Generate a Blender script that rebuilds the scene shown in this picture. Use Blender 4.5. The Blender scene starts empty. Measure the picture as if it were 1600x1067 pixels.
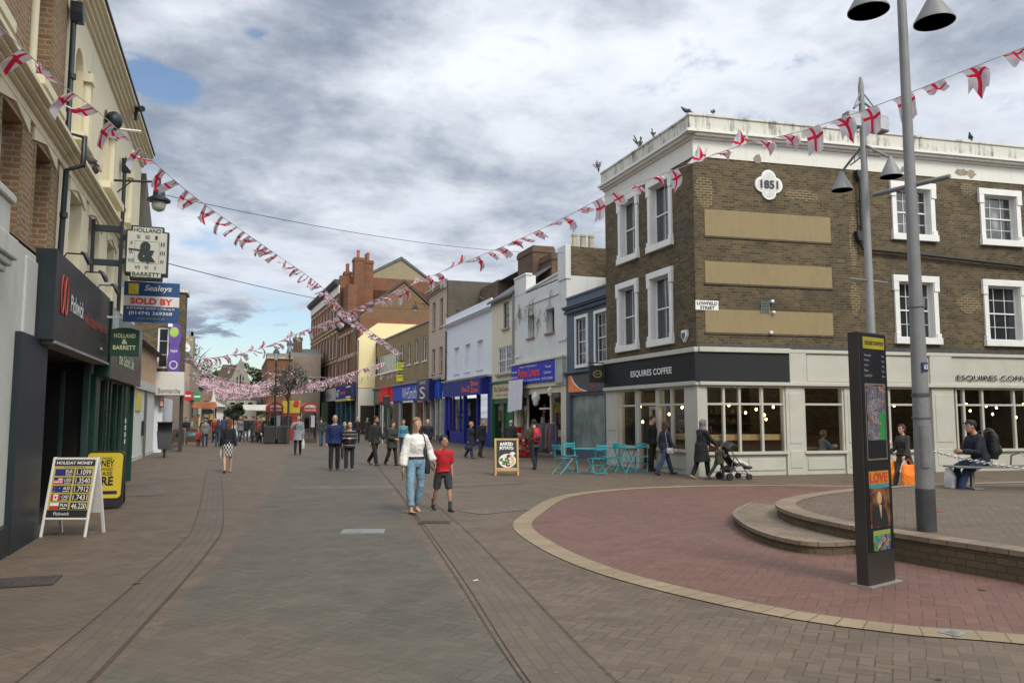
import bpy, math, random
from mathutils import Vector, Matrix, noise
R=math.radians
random.seed(7)
S=bpy.context.scene; COL=S.collection
# ---------------------------------------------------------------- camera
cd=bpy.data.cameras.new('camera'); cam=bpy.data.objects.new('camera',cd); COL.objects.link(cam)
cd.sensor_width=36; cd.lens=36*1244/1600; cd.clip_start=.1; cd.clip_end=3000
cam.location=(0,0,1.68); cam.rotation_euler=(R(90+5.37),0,R(-19.0)); S.camera=cam
S.render.resolution_x=1024; S.render.resolution_y=682
S.view_settings.view_transform='Standard'; S.view_settings.look='None'; S.view_settings.gamma=1; S.view_settings.exposure=0.68
S.view_settings.use_curve_mapping=False
# ---------------------------------------------------------------- node helpers
class NT:
    def __init__(s,tree): s.t=tree; s.n=tree.nodes; s.l=tree.links
    def new(s,ty,**k):
        n=s.n.new(ty)
        for a,b in k.items(): setattr(n,a,b)
        return n
    def inp(s,sock,v):
        if hasattr(v,'is_linked') or isinstance(v,bpy.types.NodeSocket): s.l.new(v,sock)
        elif v is not None:
            try: sock.default_value=v
            except Exception:
                sock.default_value=(v[0],v[1],v[2]) if len(v)!=len(sock.default_value) and len(sock.default_value)==3 else (v[0],v[1],v[2],1)
    def m(s,op,a,b=None,c=None,clamp=False):
        n=s.new('ShaderNodeMath',operation=op,use_clamp=clamp); s.inp(n.inputs[0],a)
        if b is not None: s.inp(n.inputs[1],b)
        if c is not None: s.inp(n.inputs[2],c)
        return n.outputs[0]
    def v(s,op,a,b=None,sc=None):
        n=s.new('ShaderNodeVectorMath',operation=op); s.inp(n.inputs[0],a)
        if b is not None: s.inp(n.inputs[1],b)
        if sc is not None: s.inp(n.inputs['Scale'],sc)
        return n.outputs['Value'] if op in('DOT_PRODUCT','LENGTH','DISTANCE') else n.outputs[0]
    def mix(s,f,a,b,mode='MIX'):
        n=s.new('ShaderNodeMix',data_type='RGBA',blend_type=mode); s.inp(n.inputs[0],f); s.inp(n.inputs[6],a); s.inp(n.inputs[7],b); return n.outputs[2]
    def noise(s,vec,scale,det=3,rough=.55,dist=0):
        n=s.new('ShaderNodeTexNoise'); s.inp(n.inputs['Vector'],vec); n.inputs['Scale'].default_value=scale
        n.inputs['Detail'].default_value=det; n.inputs['Roughness'].default_value=rough; n.inputs['Distortion'].default_value=dist
        return n.outputs[0]
    def ramp(s,f,a,b):
        n=s.new('ShaderNodeMapRange'); s.inp(n.inputs[0],f); n.inputs[1].default_value=a; n.inputs[2].default_value=b; n.interpolation_type='SMOOTHSTEP'; return n.outputs[0]
    def sep(s,v):
        n=s.new('ShaderNodeSeparateXYZ'); s.inp(n.inputs[0],v); return n.outputs
    def comb(s,x=0,y=0,z=0):
        n=s.new('ShaderNodeCombineXYZ'); s.inp(n.inputs[0],x); s.inp(n.inputs[1],y); s.inp(n.inputs[2],z); return n.outputs[0]
# ---------------------------------------------------------------- world and sun
w=bpy.data.worlds.new('World'); S.world=w; w.use_nodes=True
T=NT(w.node_tree); T.n.clear()
SUN_EL=44; SUN_AZ=166   # compass azimuth, clockwise from +Y
sky=T.new('ShaderNodeTexSky',sky_type='NISHITA',sun_disc=False,sun_elevation=R(SUN_EL),sun_rotation=R(SUN_AZ))
tc=T.new('ShaderNodeTexCoord').outputs['Generated']
sx=T.sep(tc); zc=T.m('MAXIMUM',sx[2],.0)
den=T.m('ADD',zc,.16)
pp=T.comb(T.m('DIVIDE',sx[0],den),T.m('DIVIDE',sx[1],den),0)
n1=T.noise(pp,.85,7,.56,.3); n2=T.noise(T.v('ADD',pp,(3.1,7.7,1.3)),1.9,6,.58,.2); n3=T.noise(T.v('ADD',pp,(9.1,1.7,4.3)),.75,3,.5)
def dirof(px,py):
    x=(px-800)/1244; y=(533.5-py)/1244; P=R(5.37); Y=R(19)
    f=math.cos(P)-y*math.sin(P); u=math.sin(P)+y*math.cos(P)
    return Vector((f*math.sin(Y)+x*math.cos(Y),f*math.cos(Y)-x*math.sin(Y),u)).normalized()
n4=T.noise(T.v('ADD',pp,(5.1,2.7,8.3)),6.5,6,.65,.3)
dens=T.m('ADD',n1,T.m('ADD',T.m('MULTIPLY',T.m('SUBTRACT',n2,.5),.5),T.m('MULTIPLY',T.m('SUBTRACT',n4,.5),.3)))
for (px,py,sz,am) in ((270,140,.040,.42),(222,118,.034,.36),(405,55,.020,.36),(415,555,.075,.40),(330,575,.06,.36),(480,585,.05,.3),(200,20,.03,.05),(340,385,.03,.12),(440,470,.05,.1)):
    d=dirof(px,py); dd=T.v('SUBTRACT',tc,tuple(d)); dd=T.v('MULTIPLY',dd,(1,1,2.0)); ln=T.m('ADD',T.v('LENGTH',dd),T.m('ADD',T.m('MULTIPLY',T.m('SUBTRACT',n2,.5),.16),T.m('MULTIPLY',T.m('SUBTRACT',n4,.5),.10)))
    g=T.m('MULTIPLY',T.m('MULTIPLY',T.ramp(ln,sz*2.6,sz*.1),am),T.ramp(T.m('ADD',T.m('MULTIPLY',n4,.6),T.m('MULTIPLY',n2,.4)),.36,.56)) if sz<.055 else T.m('MULTIPLY',T.ramp(ln,sz*2.6,sz*.1),am); dens=T.m('SUBTRACT',dens,g)
cm=T.ramp(dens,.24,.40)
shade=T.ramp(T.m('ADD',T.m('ADD',T.m('MULTIPLY',n2,.5),T.m('MULTIPLY',n1,.5)),T.m('MULTIPLY',n4,.1)),.445,.67)
shade2=T.ramp(n3,.36,.78)
ccol=T.mix(shade,(.86,.90,.97,1),(.25,.30,.385,1))
ccol=T.mix(T.m('MULTIPLY',shade2,.35),ccol,(.29,.345,.44,1))
sdir=(math.sin(R(SUN_AZ))*math.cos(R(SUN_EL)),math.cos(R(SUN_AZ))*math.cos(R(SUN_EL)),math.sin(R(SUN_EL)))
glow=T.ramp(T.v('DOT_PRODUCT',tc,sdir),-.15,.95)   # thin bright cloud round the hidden sun
ccol=T.mix(1.0,ccol,T.comb(T.m('ADD',1,T.m('MULTIPLY',glow,1.5)),T.m('ADD',1,T.m('MULTIPLY',glow,1.42)),T.m('ADD',1,T.m('MULTIPLY',glow,1.2))),'MULTIPLY')
b1=T.new('ShaderNodeBackground'); T.l.new(sky.outputs[0],b1.inputs[0]); b1.inputs[1].default_value=.085
b2=T.new('ShaderNodeBackground'); T.inp(b2.inputs[0],ccol); b2.inputs[1].default_value=.70
mx=T.new('ShaderNodeMixShader'); T.inp(mx.inputs[0],cm); T.l.new(b1.outputs[0],mx.inputs[1]); T.l.new(b2.outputs[0],mx.inputs[2])
out=T.new('ShaderNodeOutputWorld'); T.l.new(mx.outputs[0],out.inputs[0])
sl=bpy.data.lights.new('sun','SUN'); sl.energy=1.5; sl.angle=R(16); sl.color=(1,.93,.80)
so=bpy.data.objects.new('sun',sl); COL.objects.link(so)
sd=Vector((math.sin(R(SUN_AZ))*math.cos(R(SUN_EL)),math.cos(R(SUN_AZ))*math.cos(R(SUN_EL)),math.sin(R(SUN_EL))))
so.rotation_euler=sd.to_track_quat('Z','Y').to_euler(); so.location=(0,0,50)
# ---------------------------------------------------------------- materials
MC={}
def mat0(name):
    m=bpy.data.materials.new(name); m.use_nodes=True; t=NT(m.node_tree); t.n.clear()
    p=t.new('ShaderNodeBsdfPrincipled'); o=t.new('ShaderNodeOutputMaterial'); t.l.new(p.outputs[0],o.inputs[0]); return m,t,p
def bump(t,p,h,st=.3,d=.01):
    b=t.new('ShaderNodeBump'); b.inputs['Strength'].default_value=st; b.inputs['Distance'].default_value=d; t.inp(b.inputs['Height'],h); t.l.new(b.outputs[0],p.inputs['Normal'])
def M(name,col,rough=.7,var=.18,scale=3,bmp=.15,metal=0,fine=40,em=0):
    if name in MC: return MC[name]
    m,t,p=mat0(name); co=t.new('ShaderNodeTexCoord').outputs['Object']
    a=t.noise(co,scale,5,.6); b=t.noise(co,fine,2,.5)
    f=t.m('ADD',t.m('MULTIPLY',a,.75),t.m('MULTIPLY',b,.25))
    c=t.mix(t.ramp(f,.33,.67),tuple(x*(1-var) for x in col)+(1,),tuple(min(1,x*(1+var*.7)) for x in col)+(1,))
    t.inp(p.inputs['Base Color'],c); p.inputs['Roughness'].default_value=rough; p.inputs['Metallic'].default_value=metal
    t.inp(p.inputs['Roughness'],t.m('ADD',t.m('MULTIPLY',a,.2),rough-.1,clamp=True))
    if em: p.inputs['Emission Color'].default_value=tuple(col)+(1,); p.inputs['Emission Strength'].default_value=em
    if bmp: bump(t,p,b,bmp,.01)
    MC[name]=m; return m
def stained(name,col,dark,amt=.5,rough=.8,lo=.5,hi=.72,zs=.35):
    "painted render or stone with vertical weather streaks and mildew"
    if name in MC: return MC[name]
    m,t,p=mat0(name); co=t.new('ShaderNodeTexCoord').outputs['Object']
    st=t.noise(t.v('MULTIPLY',co,(3.5,3.5,zs)),1.6,6,.65,.3); bl=t.noise(co,1.1,6,.65); fi=t.noise(co,30,3,.6)
    f=t.ramp(t.m('ADD',t.m('MULTIPLY',st,.55),t.m('MULTIPLY',bl,.45)),lo,hi)
    c=t.mix(t.m('MULTIPLY',f,amt),tuple(col)+(1,),tuple(dark)+(1,))
    c=t.mix(t.m('MULTIPLY',t.ramp(fi,.4,.7),.12),c,tuple(x*.5 for x in col)+(1,))
    t.inp(p.inputs['Base Color'],c); p.inputs['Roughness'].default_value=rough; bump(t,p,fi,.15,.01)
    MC[name]=m; return m
def brick(name,c1,c2,mortar,dirt=(.05,.045,.04),damt=.5,patch=None):
    if name in MC: return MC[name]
    m,t,p=mat0(name); co=t.new('ShaderNodeTexCoord').outputs['Object']; s=t.sep(co)
    vec=t.comb(t.m('ADD',s[0],s[1]),s[2],0)
    b=t.new('ShaderNodeTexBrick',offset=.5,squash=1); t.l.new(vec,b.inputs['Vector'])
    b.inputs['Scale'].default_value=1; b.inputs['Brick Width'].default_value=.225; b.inputs['Row Height'].default_value=.078
    b.inputs['Mortar Size'].default_value=.011; b.inputs['Mortar Smooth'].default_value=.15; b.inputs['Bias'].default_value=0
    b.inputs['Color1'].default_value=c1+(1,); b.inputs['Color2'].default_value=c2+(1,); b.inputs['Mortar'].default_value=mortar+(1,)
    big=t.noise(co,.55,6,.65,.4); med=t.noise(co,5,4,.6); fi=t.noise(co,45,2,.5)
    hs=t.noise(t.v('MULTIPLY',co,(.5,.5,3)),1.3,4,.6)
    c=t.mix(t.m('MULTIPLY',t.ramp(t.m('ADD',t.m('MULTIPLY',big,.6),t.m('MULTIPLY',hs,.4)),.42,.66),damt),b.outputs[0],dirt+(1,))
    if patch: c=t.mix(t.m('MULTIPLY',t.ramp(med,.52,.7),.5),c,patch+(1,))
    c=t.mix(t.m('MULTIPLY',t.ramp(fi,.35,.7),.3),c,tuple(x*.45 for x in c1)+(1,))
    t.inp(p.inputs['Base Color'],c); p.inputs['Roughness'].default_value=.9
    bump(t,p,t.m('SUBTRACT',t.m('MULTIPLY',fi,.4),b.outputs['Fac']),.5,.012)
    MC[name]=m; return m
def herring(t,vec,u):
    "herringbone block paving: returns (joint mask 0..1, random per block)"
    s=t.sep(t.v('SCALE',vec,sc=1/u)); ix=t.m('FLOOR',s[0]); iy=t.m('FLOOR',s[1]); fx=t.m('SUBTRACT',s[0],ix); fy=t.m('SUBTRACT',s[1],iy)
    k=t.m('FLOORED_MODULO',t.m('SUBTRACT',ix,iy),4.0); k=t.m('ROUND',k)
    k0=t.m('COMPARE',k,0,.1);k1=t.m('COMPARE',k,1,.1);k2=t.m('COMPARE',k,2,.1);k3=t.m('COMPARE',k,3,.1)
    L=t.m('ADD',fx,k1);Rr=t.m('ADD',t.m('SUBTRACT',1,fx),k0);B=t.m('ADD',fy,k2);U=t.m('ADD',t.m('SUBTRACT',1,fy),k3)
    d=t.m('MINIMUM',t.m('MINIMUM',L,Rr),t.m('MINIMUM',B,U))
    wn=t.new('ShaderNodeTexWhiteNoise',noise_dimensions='2D'); t.l.new(t.comb(t.m('SUBTRACT',ix,k1),t.m('SUBTRACT',iy,k2),0),wn.inputs['Vector'])
    return d,wn.outputs['Value']
def paving(name,c1,c2,joint,rot=45,u=.105,stain=(.05,.045,.04),samt=.35,patch=None,uv=None,jw=.085):
    if name in MC: return MC[name]
    m,t,p=mat0(name); co=t.new('ShaderNodeTexCoord').outputs['Object']
    wob=t.noise(co,1.7,2,.5); rt=t.new('ShaderNodeVectorRotate',rotation_type='Z_AXIS'); t.l.new(co,rt.inputs['Vector']); rt.inputs['Angle'].default_value=R(rot)
    if uv:
        uvn=t.new('ShaderNodeTexCoord').outputs['UV']; b=t.new('ShaderNodeTexBrick',offset=.5); t.l.new(uvn,b.inputs['Vector']); b.inputs['Scale'].default_value=1
        b.inputs['Brick Width'].default_value=uv[0]; b.inputs['Row Height'].default_value=uv[1]; b.inputs['Mortar Size'].default_value=.008; b.inputs['Mortar Smooth'].default_value=.2
        b.inputs['Color1'].default_value=c1+(1,); b.inputs['Color2'].default_value=c2+(1,); b.inputs['Mortar'].default_value=joint+(1,); c=b.outputs[0]; jm=b.outputs['Fac']; rnd=None
    else:
        v=t.v('ADD',rt.outputs[0],t.v('SCALE',t.comb(wob,t.noise(co,2.3,2,.5),0),sc=.05))
        d,rnd=herring(t,v,u); jm=t.ramp(d,jw,.02)
        js=t.m('MULTIPLY',jm,t.m('ADD',t.ramp(t.noise(co,1.3,5,.7),.44,.62),.18,clamp=True))
        c=t.mix(rnd,c1+(1,),c2+(1,)); c=t.mix(js,c,joint+(1,))
    big=t.noise(co,.22,6,.65,.5); mid=t.noise(co,1.6,6,.7,.3); fi=t.noise(co,60,3,.6); sp=t.noise(co,14,2,.5); gum=t.new('ShaderNodeTexVoronoi'); t.l.new(co,gum.inputs['Vector']); gum.inputs['Scale'].default_value=2.6
    if rnd is not None: c=t.mix(t.m('MULTIPLY',t.m('GREATER_THAN',rnd,.86),.45),c,tuple(x*.55 for x in c1)+(1,)); c=t.mix(t.m('MULTIPLY',t.m('LESS_THAN',rnd,.08),.35),c,tuple(min(1,x*1.4) for x in c2)+(1,))
    c=t.mix(t.m('MULTIPLY',t.ramp(gum.outputs['Distance'],.06,.04),.6),c,tuple(x*.45 for x in c1)+(1,)); drift=t.noise(t.v('ADD',co,(31.0,7.0,0)),.55,7,.7,.8); c=t.mix(t.m('MULTIPLY',t.ramp(drift,.52,.66),.4),c,tuple(x*.8 for x in stain)+(1,)); c=t.mix(t.m('MULTIPLY',t.ramp(drift,.42,.3),.22),c,(.24,.21,.17,1))
    c=t.mix(t.m('MULTIPLY',t.ramp(mid,.42,.72),samt),c,stain+(1,))
    c=t.mix(t.m('MULTIPLY',t.ramp(big,.4,.65),samt*.8),c,(patch or stain)+(1,))
    c=t.mix(t.m('MULTIPLY',t.ramp(fi,.35,.7),.35),c,tuple(x*.5 for x in c1)+(1,))
    c=t.mix(t.m('MULTIPLY',t.ramp(sp,.72,.78),.5),c,tuple(min(1,x*2.2) for x in c2)+(1,))
    t.inp(p.inputs['Base Color'],c); t.inp(p.inputs['Roughness'],t.m('ADD',t.m('MULTIPLY',mid,.3),.55))
    bump(t,p,t.m('SUBTRACT',t.m('MULTIPLY',fi,.3),jm),.45,.008)
    MC[name]=m; return m
def slate(name,col=(.07,.07,.08)):
    if name in MC: return MC[name]
    m,t,p=mat0(name); co=t.new('ShaderNodeTexCoord').outputs['Object']; s=t.sep(co)
    b=t.new('ShaderNodeTexBrick',offset=.5); t.l.new(t.comb(t.m('ADD',s[0],t.m('MULTIPLY',s[1],.3)),t.m('ADD',s[2],t.m('MULTIPLY',s[1],.5)),0),b.inputs['Vector']); b.inputs['Scale'].default_value=1
    b.inputs['Brick Width'].default_value=.3; b.inputs['Row Height'].default_value=.2; b.inputs['Mortar Size'].default_value=.01
    b.inputs['Color1'].default_value=col+(1,); b.inputs['Color2'].default_value=tuple(x*1.5 for x in col)+(1,); b.inputs['Mortar'].default_value=(.03,.03,.03,1)
    c=t.mix(t.m('MULTIPLY',t.ramp(t.noise(co,1.5,5,.6),.45,.7),.5),b.outputs[0],(.10,.09,.06,1))
    t.inp(p.inputs['Base Color'],c); p.inputs['Roughness'].default_value=.6; bump(t,p,b.outputs['Fac'],-.4,.02); MC[name]=m; return m
def glassm(name='clear_glass',tint=(.75,.8,.8),refl=.0):
    if name in MC: return MC[name]
    m=bpy.data.materials.new(name); m.use_nodes=True; t=NT(m.node_tree); t.n.clear()
    a=t.new('ShaderNodeBsdfTransparent'); a.inputs[0].default_value=tuple(x**.5 for x in tint)+(1,); g=t.new('ShaderNodeBsdfGlossy'); g.inputs['Roughness'].default_value=.02
    co=t.new('ShaderNodeTexCoord').outputs['Object']; bb=t.new('ShaderNodeBump'); bb.inputs['Strength'].default_value=.05; bb.inputs['Distance'].default_value=.05; t.l.new(t.noise(co,1.2,2,.5),bb.inputs['Height']); t.l.new(bb.outputs[0],g.inputs['Normal'])
    ge=t.new('ShaderNodeNewGeometry'); cs=t.m('ABSOLUTE',t.v('DOT_PRODUCT',ge.outputs['Normal'],ge.outputs['Incoming'])); fr=t.m('ADD',t.m('MULTIPLY',t.m('POWER',t.m('SUBTRACT',1,cs,clamp=True),5),.9),.035); mxx=t.new('ShaderNodeMixShader'); t.inp(mxx.inputs[0],t.m('ADD',t.m('MULTIPLY',fr,.8),refl*.5,clamp=True))
    t.l.new(a.outputs[0],mxx.inputs[1]); t.l.new(g.outputs[0],mxx.inputs[2]); o=t.new('ShaderNodeOutputMaterial'); t.l.new(mxx.outputs[0],o.inputs[0]); MC[name]=m; return m
def darkglass(name='window_glass',col=(.025,.03,.035),curt=.0):
    if name in MC: return MC[name]
    m,t,p=mat0(name); co=t.new('ShaderNodeTexCoord').outputs['Object']
    nz=t.noise(t.v('MULTIPLY',co,(1,1,.4)),1.1,2,.5)
    c=t.mix(t.m('MULTIPLY',t.ramp(nz,.5,.62),curt),col+(1,),(.4,.42,.42,1))
    t.inp(p.inputs['Base Color'],c); p.inputs['Roughness'].default_value=.04; p.inputs['Specular IOR Level'].default_value=.8
    bump(t,p,t.noise(co,1.3,2,.5),.06,.06); MC[name]=m; return m
WH=M('white_gloss_paint',(.74,.74,.72),.5,.06,2,.05); BLK=M('black_paint',(.02,.02,.022),.45,.2,4,.1)
GL=glassm(); DG=darkglass(); DGC=darkglass('curtained_window_glass',curt=.8)
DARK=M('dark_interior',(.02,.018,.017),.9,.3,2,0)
# ---------------------------------------------------------------- mesh helpers
SPLITN={'wrapped_goods','window_dressing','collar','shop_frame','shop_pane','jamb_brickwork','jamb','interior','parapet_pier','string_course','wall','tables','stickers','notice','poles','pilasters_and_stallriser','legs','wings','socks','side_wall','window_poster','ribs','caps','leg','dark_mullion','mullions','black_pilaster','brown_pier','floodlight_arm','ground_wall','shopfronts','rear_block','core_wall'}
class MB:
    def __init__(s): s.v=[]; s.f=[]; s.mi=[]; s.uv=None
    def quad(s,*p,m=0):
        i=len(s.v); s.v+= [tuple(q) for q in p]; s.f.append(tuple(range(i,i+len(p)))); s.mi.append(m); return s
    def box(s,x0,x1,y0,y1,z0,z1,m=0):
        if x0>x1:x0,x1=x1,x0
        if y0>y1:y0,y1=y1,y0
        if z0>z1:z0,z1=z1,z0
        i=len(s.v); s.v+=[(x0,y0,z0),(x1,y0,z0),(x1,y1,z0),(x0,y1,z0),(x0,y0,z1),(x1,y0,z1),(x1,y1,z1),(x0,y1,z1)]
        for f in ((0,3,2,1),(4,5,6,7),(0,1,5,4),(1,2,6,5),(2,3,7,6),(3,0,4,7)): s.f.append(tuple(i+a for a in f)); s.mi.append(m)
        return s
    def prism(s,poly,a,b,axis='y',m=0):
        "poly in the plane across axis, extruded from a to b"
        def P(u,v,w): return {'y':(u,w,v),'x':(w,u,v),'z':(u,v,w)}[axis]
        n=len(poly); i=len(s.v); s.v+=[P(u,v,a) for u,v in poly]+[P(u,v,b) for u,v in poly]
        s.f.append(tuple(range(i,i+n))); s.f.append(tuple(range(i+2*n-1,i+n-1,-1))); s.mi+=[m,m]
        for k in range(n): s.f.append((i+k,i+n+k,i+n+(k+1)%n,i+(k+1)%n)); s.mi.append(m)
        return s
    def tube(s,pts,r,n=10,m=0,ref=(1,0,0),cap=True):
        pts=[Vector(p) for p in pts]; L=len(pts)
        if not isinstance(r,(list,tuple)): r=[r]*L
        i0=len(s.v); ref=Vector(ref)
        for k,p in enumerate(pts):
            tg=(pts[min(k+1,L-1)]-pts[max(k-1,0)]).normalized()
            x=ref-tg*ref.dot(tg)
            if x.length<1e-3: x=Vector((0,1,0))-tg*tg.y
            if x.length<1e-3: x=Vector((0,0,1))-tg*tg.z
            x.normalize(); y=tg.cross(x); rr=r[k]; a,b=(rr if isinstance(rr,(list,tuple)) else (rr,rr))
            for j in range(n):
                th=2*math.pi*j/n; s.v.append(tuple(p+x*a*math.cos(th)+y*b*math.sin(th)))
        for k in range(L-1):
            for j in range(n): s.f.append((i0+k*n+j,i0+k*n+(j+1)%n,i0+(k+1)*n+(j+1)%n,i0+(k+1)*n+j)); s.mi.append(m)
        if cap: s.f.append(tuple(i0+j for j in range(n-1,-1,-1))); s.f.append(tuple(i0+(L-1)*n+j for j in range(n))); s.mi+=[m,m]
        return s
    def lathe(s,prof,c=(0,0,0),n=16,m=0):
        return s.tube([(c[0],c[1],c[2]+z) for r_,z in prof],[max(r_,.0005) for r_,z in prof],n,m)
    def ell(s,c,r,n=12,k=8,m=0,mtx=None):
        i0=len(s.v); c=Vector(c)
        for a in range(1,k):
            ph=math.pi*a/k
            for j in range(n):
                th=2*math.pi*j/n; q=Vector((r[0]*math.sin(ph)*math.cos(th),r[1]*math.sin(ph)*math.sin(th),-r[2]*math.cos(ph)))
                if mtx: q=mtx@q
                s.v.append(tuple(c+q))
        q0=Vector((0,0,-r[2])); q1=Vector((0,0,r[2]))
        if mtx: q0=mtx@q0; q1=mtx@q1
        b=len(s.v); s.v+=[tuple(c+q0),tuple(c+q1)]
        for a in range(k-2):
            for j in range(n): s.f.append((i0+a*n+j,i0+a*n+(j+1)%n,i0+(a+1)*n+(j+1)%n,i0+(a+1)*n+j)); s.mi.append(m)
        for j in range(n): s.f.append((b,i0+(j+1)%n,i0+j)); s.f.append((b+1,i0+(k-2)*n+j,i0+(k-2)*n+(j+1)%n)); s.mi+=[m,m]
        return s
    def mesh(s,name,mats,smooth=False):
        me=bpy.data.meshes.new(name); me.from_pydata(s.v,[],s.f); mats=mats if isinstance(mats,(list,tuple)) else [mats]
        for mm in mats: me.materials.append(mm)
        me.polygons.foreach_set('material_index',s.mi)
        if smooth: me.polygons.foreach_set('use_smooth',[True]*len(s.f))
        me.update(); return me
    def build(s,name,mats,parent=None,smooth=False,label=None,bev=0,_s=True):
        if _s and name in SPLITN:
            q=boxes(s)
            if 1<len(q)<=60: return split(s,name,mats,parent,smooth=smooth,label=label,bev=bev)[0]
        o=bpy.data.objects.new(name,s.mesh(name,mats,smooth)); COL.objects.link(o)
        if parent: o.parent=parent
        if label: o['label']=label
        if bev:
            b=o.modifiers.new('bevel','BEVEL'); b.width=bev; b.segments=2; b.limit_method='ANGLE'; b.angle_limit=R(40)
        if smooth and not bev:
            try: o.data.set_sharp_from_angle(angle=R(45))
            except Exception: pass
        return o
def boxes(mb):
    "split into clusters of touching pieces"
    n=len(mb.v); par=list(range(n))
    def fd(a):
        while par[a]!=a: par[a]=par[par[a]]; a=par[a]
        return a
    for f in mb.f:
        for k in f[1:]: par[fd(k)]=fd(f[0])
    comp={}
    for i in range(n): comp.setdefault(fd(i),[]).append(i)
    cs=[]
    for c in comp.values():
        q=[mb.v[i] for i in c]; cs.append([[min(p[k] for p in q)-.012 for k in range(3)],[max(p[k] for p in q)+.012 for k in range(3)],set(c)])
    ch=True
    while ch:
        ch=False
        for i in range(len(cs)):
            for j in range(len(cs)-1,i,-1):
                if all(cs[i][0][k]<=cs[j][1][k] and cs[j][0][k]<=cs[i][1][k] for k in range(3)):
                    cs[i][0]=[min(a,b) for a,b in zip(cs[i][0],cs[j][0])]; cs[i][1]=[max(a,b) for a,b in zip(cs[i][1],cs[j][1])]; cs[i][2]|=cs[j][2]; del cs[j]; ch=True
    return [c[2] for c in cs]
def split(mb,name,mats,parent=None,**k):
    out=[]
    for c in boxes(mb):
        m=MB(); mp={}
        for i in sorted(c): mp[i]=len(m.v); m.v.append(mb.v[i])
        for f,mi in zip(mb.f,mb.mi):
            if f[0] in c: m.f.append(tuple(mp[i] for i in f)); m.mi.append(mi)
        out.append(m.build(name,mats,parent,_s=False,**k))
    return out
def thing(name,label,cat,loc=(0,0,0),rz=0,group=None,kind=None):
    o=bpy.data.objects.new(name,None); COL.objects.link(o); o.location=loc; o.rotation_euler=(0,0,R(rz)); o.empty_display_size=.2
    o['label']=label; o['category']=cat
    if group:o['group']=group
    if kind:o['kind']=kind
    return o
def tag(o,label,cat,group=None,kind=None):
    o['label']=label; o['category']=cat
    if group:o['group']=group
    if kind:o['kind']=kind
    return o
def struct(o,label=None):
    o['kind']='structure'
    if label:o['label']=label
    return o
def copy_tree(o,parent=None):
    c=o.copy(); COL.objects.link(c); c.parent=parent
    for ch in o.children: copy_tree(ch,c)
    return c
def text(mb,s,x,z,w_,h,y=0,m=0,ext=.008,bold=.0,shear=0,arc=0,flipm=None):
    "lettering fitted to a box, x/z lower left, facing -y"
    cu=bpy.data.curves.new('t','FONT'); cu.body=s; cu.size=1; cu.extrude=0; cu.offset=bold; cu.shear=shear; cu.resolution_u=3
    o=bpy.data.objects.new('t',cu); COL.objects.link(o); dg=bpy.context.evaluated_depsgraph_get(); me=bpy.data.meshes.new_from_object(o.evaluated_get(dg))
    vs=[v.co.copy() for v in me.vertices]; fs=[tuple(p.vertices) for p in me.polygons]
    bpy.data.objects.remove(o); bpy.data.curves.remove(cu); bpy.data.meshes.remove(me)
    if not vs: return mb
    a=min(v.x for v in vs);b=max(v.x for v in vs);c=min(v.y for v in vs);d=max(v.y for v in vs)
    cx=.5*(a+b); i=len(mb.v)
    for v in vs:
        u=(v.x-a)/(b-a or 1); q=(v.y-c)/(d-c or 1)
        mb.v.append((x+u*w_,y-ext,z+q*h+arc*4*u*(1-u)))
    for f in fs: mb.f.append(tuple(i+k for k in f)); mb.mi.append(m)
    return mb
def remesh(mb,vox,smooth=2,nz=0,nf=9,seed=0,name='m',mats=None,parent=None,label=None,matfn=None):
    o=bpy.data.objects.new('tmp',mb.mesh('tmp',[])); COL.objects.link(o)
    r=o.modifiers.new('r','REMESH'); r.mode='VOXEL'; r.voxel_size=vox; r.adaptivity=0
    if smooth: k=o.modifiers.new('s','SMOOTH'); k.factor=.6; k.iterations=smooth
    dg=bpy.context.evaluated_depsgraph_get(); me=bpy.data.meshes.new_from_object(o.evaluated_get(dg)); bpy.data.objects.remove(o)
    me.name=name
    if nz:
        for v,nn in [(v,v.normal.copy()) for v in me.vertices]:
            v.co+=nn*nz*(noise.noise(Vector((v.co.x*nf,v.co.y*nf,v.co.z*nf*.6+seed*3.1)))+.5*noise.noise(v.co*nf*2.1))
    me.polygons.foreach_set('use_smooth',[True]*len(me.polygons)); me.materials.clear()
    for mm in (mats if isinstance(mats,(list,tuple)) else [mats]): me.materials.append(mm)
    if matfn:
        for p in me.polygons: p.material_index=matfn(p.center,p.normal)
    ob=bpy.data.objects.new(name,me); COL.objects.link(ob)
    if parent: ob.parent=parent
    if label: ob['label']=label
    return ob
def catmull(pts,closed=False,k=6):
    P=[Vector(p) for p in pts]; n=len(P); out=[]
    for i in range(n if closed else n-1):
        g=lambda j:P[j%n] if closed else P[max(0,min(n-1,j))]
        a,b,c,d=g(i-1),g(i),g(i+1),g(i+2)
        for q in range(k):
            t=q/k; out.append(.5*((2*b)+(c-a)*t+(2*a-5*b+4*c-d)*t*t+(3*b-a-3*c+d)*t**3))
    if not closed: out.append(P[-1])
    return out
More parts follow.
